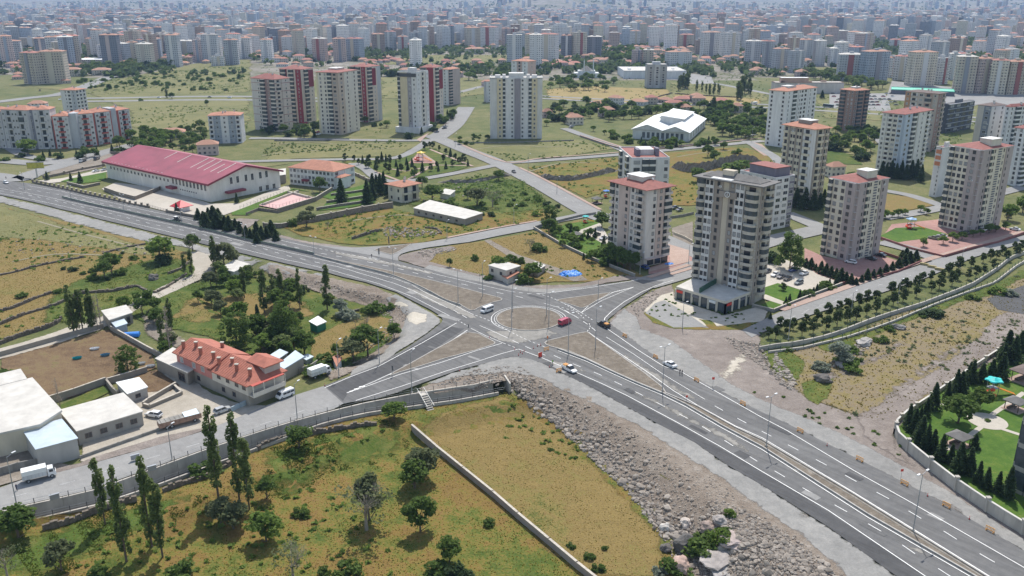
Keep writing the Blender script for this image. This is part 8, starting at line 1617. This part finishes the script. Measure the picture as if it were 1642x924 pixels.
class CB:
 def __init__(s):s.v=[];s.f=[];s.uv=[];s.c=[]
 def face(s,P,uv,c):i=len(s.v);s.v+=P;s.f.append(tuple(range(i,i+len(P))));s.uv+=uv;s.c+=[(*c,1)]*len(P)
 def block(s,x,y,z,w_,d_,h,rz,wc,rc,roof=2.2,acc=None,rnd=None,low=False):
  ca,sa=math.cos(rz),math.sin(rz);T=lambda a,c,zz:(x+a*ca-c*sa,y+a*sa+c*ca,z+zz)
  def box(x0,y0,x1,y1,z0,z1,c,top=None,win=True):
   for(ax,ay),(bx,by)in(((x0,y0),(x1,y0)),((x1,y0),(x1,y1)),((x1,y1),(x0,y1)),((x0,y1),(x0,y0))):
    l=math.hypot(bx-ax,by-ay);u0=0 if win else 0;v0,v1=(z0,z1)if win else(0,0);s.face([T(ax,ay,z0),T(bx,by,z0),T(bx,by,z1),T(ax,ay,z1)],[(0,v0),(l,v0),(l,v1),(0,v1)],c)
   if top:s.face([T(x0,y0,z1),T(x1,y0,z1),T(x1,y1,z1),T(x0,y1,z1)],[(0,0)]*4,top)
  W2_,D2=w_/2,d_/2;box(-W2_,-D2,W2_,D2,-1,h,wc,rc)
  if roof>0:
   o=.6;A,B,C,D=T(-W2_-o,-D2-o,h),T(W2_+o,-D2-o,h),T(W2_+o,D2+o,h),T(-W2_-o,D2+o,h);r0,r1=T(-W2_+D2*.9,0,h+roof),T(W2_-D2*.9,0,h+roof)
   if w_<d_:r0=r1=T(0,0,h+roof)
   for q in((A,B,r1,r0),(C,D,r0,r1),(B,C,r1),(D,A,r0)):s.face(list(q),[(0,0)]*len(q),rc)
  if not low:
   box(-2.5,-2,2.5,2,h,h+3.2,wc,(.5,.48,.46),False)
   if acc:
    box(-W2_*.3,-D2-.8,W2_*.15,-D2,0,h-.5,acc,acc,False);n=int(h/3)
    if rnd=='bal':
     for k in range(1,n):
      for q in(-.72,.6):box(W2_*q-1.6,-D2-1.3,W2_*q+1.6,-D2,k*3-.1,k*3+.95,tuple(min(1,v*1.12)for v in wc),wc,False)
      box(-W2_-1.1,-1.6,-W2_,1.6,k*3-.1,k*3+.95,wc,wc,False)
 def build(s,name,parent=None):
  me=bpy.data.meshes.new(name);me.from_pydata(s.v,[],s.f);u=me.uv_layers.new(name='UVMap');u.data.foreach_set('uv',[q for p in s.uv for q in p])
  a=me.color_attributes.new('col','FLOAT_COLOR','CORNER');a.data.foreach_set('color',[q for p in s.c for q in p]);me.materials.append(M['city']);me.update();return link(name,me,parent)
FAR='''0,31,64,102,3 38,68,82,135,4 68,103,80,134,4 33,60,59,79,4 90,125,56,93,0 50,68,41,66,3 68,88,42,68,2 141,157,60,93,4 157,181,70,103,3 180,205,68,102,3 205,222,66,100,1 222,240,62,98,3 240,258,60,97,5 264,284,63,93,8 284,317,64,92,0 317,340,70,88,0 290,323,26,45,3 361,382,62,104,3 338,358,88,106,0 203,229,19,42,3 176,201,23,42,3 107,140,16,36,3 318,345,48,70,4 345,362,50,72,8
502,524,60,98,2 534,555,60,99,2 556,583,60,97,5 452,475,57,87,0 427,443,57,84,5 413,426,52,80,2 596,617,53,85,7 617,635,49,82,3 638,654,57,82,0 656,676,50,83,3 676,688,48,78,1 745,770,43,77,1 771,799,42,78,6 805,818,44,76,2 716,738,51,72,3 694,715,52,72,3 484,500,58,84,0 520,545,40,62,3 560,590,38,58,0 440,460,36,60,0
819,830,44,76,7 842,861,53,92,1 863,896,53,98,6 900,916,55,93,8 916,941,50,93,1 941,965,57,92,8 1010,1026,48,78,0 979,997,53,68,5 1038,1058,59,76,3 1013,1030,78,108,2 1031,1048,78,108,4 1068,1109,81,111,0 1089,1113,54,80,4 1125,1154,50,93,0 1155,1186,50,96,6 1195,1220,64,104,3 1025,1040,11,25,8 1222,1241,64,107,3 1240,1264,76,113,3 1264,1290,79,116,3 1346,1383,85,129,3 1382,1423,80,131,5 1434,1460,88,129,0
1460,1496,81,138,1 1496,1521,90,135,0 1533,1560,88,150,4 1560,1586,91,150,2 1588,1612,94,152,1 1612,1642,96,152,4 1304,1317,45,72,6 1330,1357,48,70,2 1380,1402,57,76,2 1428,1449,62,80,0 1450,1470,62,78,8 1472,1490,62,77,8 1521,1534,84,128,0 1423,1436,90,124,0 1642,1670,96,150,4'''
cid=0;taken=[]
POSW=[(0,'far left'),(250,'left'),(500,'left of centre'),(720,'centre'),(900,'right of centre'),(1150,'right'),(1400,'far right')]
def posw(px):return[n_ for a,n_ in POSW if px>=a or a==0][-1]
seen={}
def citylabel(base):
 seen[base]=seen.get(base,0)+1;k=seen[base]
 return base if k==1 else f'{ordn(k - 1)} {base}'
for i,t_ in enumerate(FAR.split()):
 xl,xr,yt,yb,ci=[int(v)for v in t_.split(',')];xm=(xl+xr)/2;x,y=G(xm,yb);h=min(topz(x,y,yt),62);ppm=FP/math.hypot(x,y,CH);Wp=(xr-xl)/ppm;th=[.35,-.4,.15,.6,-.2][i%5];d_=min(17,Wp*.55);w_=max((Wp-d_*abs(math.sin(th)))/math.cos(th),8)
 rn,rc=RCOL[(0,1,0,2,3)[i%5]];wn_,wc=WCOL[ci];accs=[(.3,.1,.09),(.24,.24,.27),(.5,.45,.36),(.55,.55,.55)]
 c=CB();c.block(0,0,0,w_,d_,h-2,th,wc,rc,1.8 if i%5!=3 else 0,accs[i%4],'bal');c.v=[(a,b_,z_)for a,b_,z_ in c.v];o=c.build('apartment_tower');o.location=(x,y+d_/2,Zs(x,y));taken.append((x,y,Wp*.7))
 tag(o,citylabel(f'{wn_} {"high-rise" if h > 30 else "mid-rise"} block, {rn} roof, first city rows, {posw(xm)}'),'apartment tower','towers of the first city rows')
for a,b_ in((1016,141),(825,222),(940,124),(1050,126),(1240,150),(1300,150),(1480,152)):x,y=G(a,b_);taken.append((x,y,40))
far_fields=[px2w(s)for s in('0,135 110,140 300,132 400,158 400,200 330,212 205,205 60,170','130,140 260,110 405,94 410,165 120,168','600,92 840,86 840,104 700,106 610,108','610,125 700,118 790,130 800,165 610,165','870,120 1000,118 1140,118 1240,135 1240,165 870,165','1300,135 1440,150 1642,155 1642,200 1300,200','1285,108 1345,108 1345,120 1285,118','405,100 600,100 640,225 400,225')]
rd=random.Random(77);merged=CB();nI=0;LOW=0;lowm=CB();ghost=[]
cand=[]
for i in range(11000):
 py_=19+90*rd.random()**1.8;px_=rd.uniform(-80,1720);low=rd.random()<(.5 if py_>60 else.25)
 cand.append((py_,px_,low))
cand.sort(key=lambda q:-q[0])
grid_={}
for py_,px_,low in cand:
 x,y=G(px_,py_);n1=noise.noise(Vector((x/420,y/420,3)));n2=noise.noise(Vector((x/1300,y/1300,9)))
 if not low and n1<-.22-(.2 if y>3000 else 0):continue
 if low and n1>.25 and y<3500:continue
 if py_>78 and not low and rd.random()<.55:continue
 if y<2600 and any(inpoly(P,np.array([x]),np.array([y]))[0]for P in far_fields):continue
 if y<2600 and any(math.hypot(x-a,y-b_)<r_+14 for a,b_,r_ in taken):continue
 key=(int(x/26),int(y/26))
 if y<6000 and noise.noise(Vector((x/300,y/300,5)))>.17:continue
 if y>5300 and rd.random()<.8:continue
 if key in grid_:continue
 if low and rd.random()<(.6 if y>1900 else.3):continue
 grid_[key]=1;z=Zs(x,y);ang=round(noise.noise(Vector((x/900,y/900,1)))*3)*.5+rd.uniform(-.05,.05)
 if low:wi=rd.choice([0,1,4,2,1]);w_,d_,h,rr=rd.uniform(9,18),rd.uniform(8,12),rd.choice([4,4,7,10]),2.4;ri=rd.choice([0,0,0,1])
 else:
  tall=n2+rd.uniform(-.3,.3)>-.2 or rd.random()<.35;wi=rd.choice([0,0,1,2,3,3,4,5,6,6,7,8]);w_,d_=rd.uniform(13,25),rd.uniform(12,16);h=rd.uniform(34,48)if tall else rd.uniform(17,27);rr=rd.choice([2,2,2,0]);ri=rd.choice([0,0,1,2,3])if rr else rd.choice([2,3])
 jit=rd.uniform(.9,1.25);wc=tuple(min(1,v*jit)for v in WCOL[wi][1]);rc=tuple(v*jit for v in RCOL[ri][1])
 if nI<290 and y<2900 and(not low or py_>62):
  c=CB();c.block(0,0,0,w_,d_,h,ang,wc,rc,rr,WCOL[(wi+3)%9][1]if not low else None,None,low);nm='red_roofed_house' if low else 'apartment_block';o=c.build(nm);o.location=(x,y,z);nI+=1
  lab=citylabel(f'{WCOL[wi][0]} {"low house" if low else ("tall block" if h > 30 else "mid-height block")}, {RCOL[ri][0]} roof, distant city, {posw(px_)}');tag(o,lab,'house' if low else 'apartment block','distant houses' if low else 'distant apartment blocks')
 else:(lowm if low else merged).block(x,y,z,w_,d_,h,ang,wc,rc,rr,None,None,low)
tag(merged.build('distant_apartment_blocks'),kind='stuff');tag(lowm.build('distant_houses'),kind='stuff')
for nm,s in(('pink house with terracotta roof deep in the trees, nearest the cul-de-sac','907,196,925,182,5.5,2'),('pink two storey house with orange roof in the garden suburb','959,186,985,172,6,2'),('low cream house with orange roof at the cul-de-sac','907,199,935,183,6,1'),('orange roofed salmon house in the trees behind the hall','317,247,352,224,7,2'),('red roofed low house left of the salmon house','255,219,298,210,4,0'),('red roofed house behind the red-trimmed blocks','48,174,75,166,5,0'),('rose house with red roof left in the suburb behind the wide pale tower','870,188,884,172,5,2'),('orange roofed house far right of the suburb','1170,180,1190,170,6,4'),('pale house with brown roof right of the suburb gardens','1085,180,1108,172,5,4'),('yellow house with orange roof in front of the cream strip tower lawn','1324,282,1352,268,6,1'),('terracotta cottage at the orchard belt','772,138,790,130,5,2'),('orange roof cottage near the avenue end','788,148,800,140,5,1'),('wide yellow and orange school-like house beyond the orchard belt','745,86,778,76,9,1'),('long orange roofed low building under the far left trees','102,122,130,106,9,1'),('orange roofed long hall beyond the far left junction','150,120,178,111,7,1')):
 a,b_,c_,d_,h,ci=[float(v)for v in s.split(',')];xl,xr=min(a,c_),max(a,c_);x,y=G((xl+xr)/2,b_);ppm=FP/math.hypot(x,y,CH);w_=(xr-xl)/ppm*.85;c=CB();c.block(0,0,0,max(w_,8),min(w_*.7,16),h,.3,WCOL[int(ci)][1],RCOL[0][1],2.6,None,None,True);o=c.build('house');o.location=(x,y,Zs(x,y));tag(o,nm,'house')
rdh=random.Random(3)
for poly_,n in(('560,95 745,100 745,125 620,118 560,110',26),('880,165 1200,160 1220,176 900,172',12),('0,100 110,110 130,135 0,130',20),('1190,104 1290,112 1290,124 1200,122',8),('400,92 500,96 500,112 400,108',12)):
 P=px2w(poly_);xs=[p[0]for p in P];ys=[p[1]for p in P];k=0
 while k<n:
  x,y=rdh.uniform(min(xs),max(xs)),rdh.uniform(min(ys),max(ys))
  if not inpoly(P,np.array([x]),np.array([y]))[0]:continue
  k+=1;ci=rdh.choice([0,1,2,4]);c=CB();c.block(0,0,0,rdh.uniform(10,17),rdh.uniform(8,11),rdh.choice([3.5,6.5]),rdh.uniform(-.8,.8),WCOL[ci][1],RCOL[rdh.choice([0,0,1])][1],2.4,None,None,True);o=c.build('house');o.location=(x,y,0);tag(o,citylabel(f'{WCOL[ci][0]} suburb house with tiled roof among far trees, {posw(pxy(x, y)[0])}'),'house','suburb houses')
r=np.random.RandomState(4);n=15000;py_=14+110*r.uniform(0,1,n)**1.6;px_=r.uniform(-80,1720,n);pts=np.array([G(a,b_)for a,b_ in zip(px_,py_)]);nv=np.array([noise.noise(Vector((a/300,b_/300,5)))for a,b_ in pts]);ok=(nv>.1)|(r.uniform(0,1,n)<.25)
for P in far_fields:ok&=~(inpoly(P,pts[:,0],pts[:,1])&(r.uniform(0,1,n)<.9))
pts=pts[ok];zz=ZV(pts[:,0],pts[:,1]);reps=16;C=np.repeat(np.column_stack([pts,zz]),reps,0);sz=np.repeat(r.uniform(3.5,8,len(pts)),reps);d=r.normal(size=C.shape);d/=np.linalg.norm(d,axis=1)[:,None]
C=C+d*sz[:,None]*np.array([.9,.9,.55])+np.column_stack([np.zeros(len(C)),np.zeros(len(C)),sz*.7]);tag(link('distant_trees',leafmesh('distant_trees',C,2.6,'farleaf',seed=9)),kind='stuff')
for i,(a,b_,w_,d_,lab)in enumerate(((140,44,90,30,'long white-roofed hall in the far left distance'),(1140,30,120,60,'long pale-roofed market hall in the far distance right of centre'),(1585,9,200,90,'bright roofed hall on the far right horizon'),(1640,46,150,60,'pale roofed hall at the right edge in the distance'),(890,38,90,40,'white domed roof hall in the middle distance'),(120,104,110,40,'wide flat grey lot hall in front of the far left tower row'))):
 x,y=G(a,b_);c=CB();c.block(0,0,0,w_,d_,9,.05,(.4,.4,.4),(.75,.76,.76),0,None,None,True);o=c.build('hall');o.location=(x,y,Zs(x,y));tag(o,lab,'hall')
for lab,s in(('dark field wall in the yellow field beyond the sports hall','1082,151 1130,154 1185,157'),('second dark field wall in the yellow field beyond the sports hall','1055,156 1070,152 1078,150')):rubblewall(lab,s,1.2,90)
# ------------------------------------------------------------------ the air: one closed box of even haze round everything
HZ=HAZE=7.2e-5
b=MB();b.box(-15500,-600,-8,15500,17500,520,0,bottom=True);o=b.build('haze','metal');o.data.materials.clear();hm=bpy.data.materials.new('haze');hm.use_nodes=True;nt=hm.node_tree;nt.nodes.clear()
out=nt.nodes.new('ShaderNodeOutputMaterial');pv=nt.nodes.new('ShaderNodeVolumePrincipled');pv.inputs['Color'].default_value=(.42,.63,1.0,1);pv.inputs['Density'].default_value=HZ;pv.inputs['Anisotropy'].default_value=.1;nt.links.new(pv.outputs[0],out.inputs['Volume']);o.data.materials.append(hm);tag(o,kind='stuff')
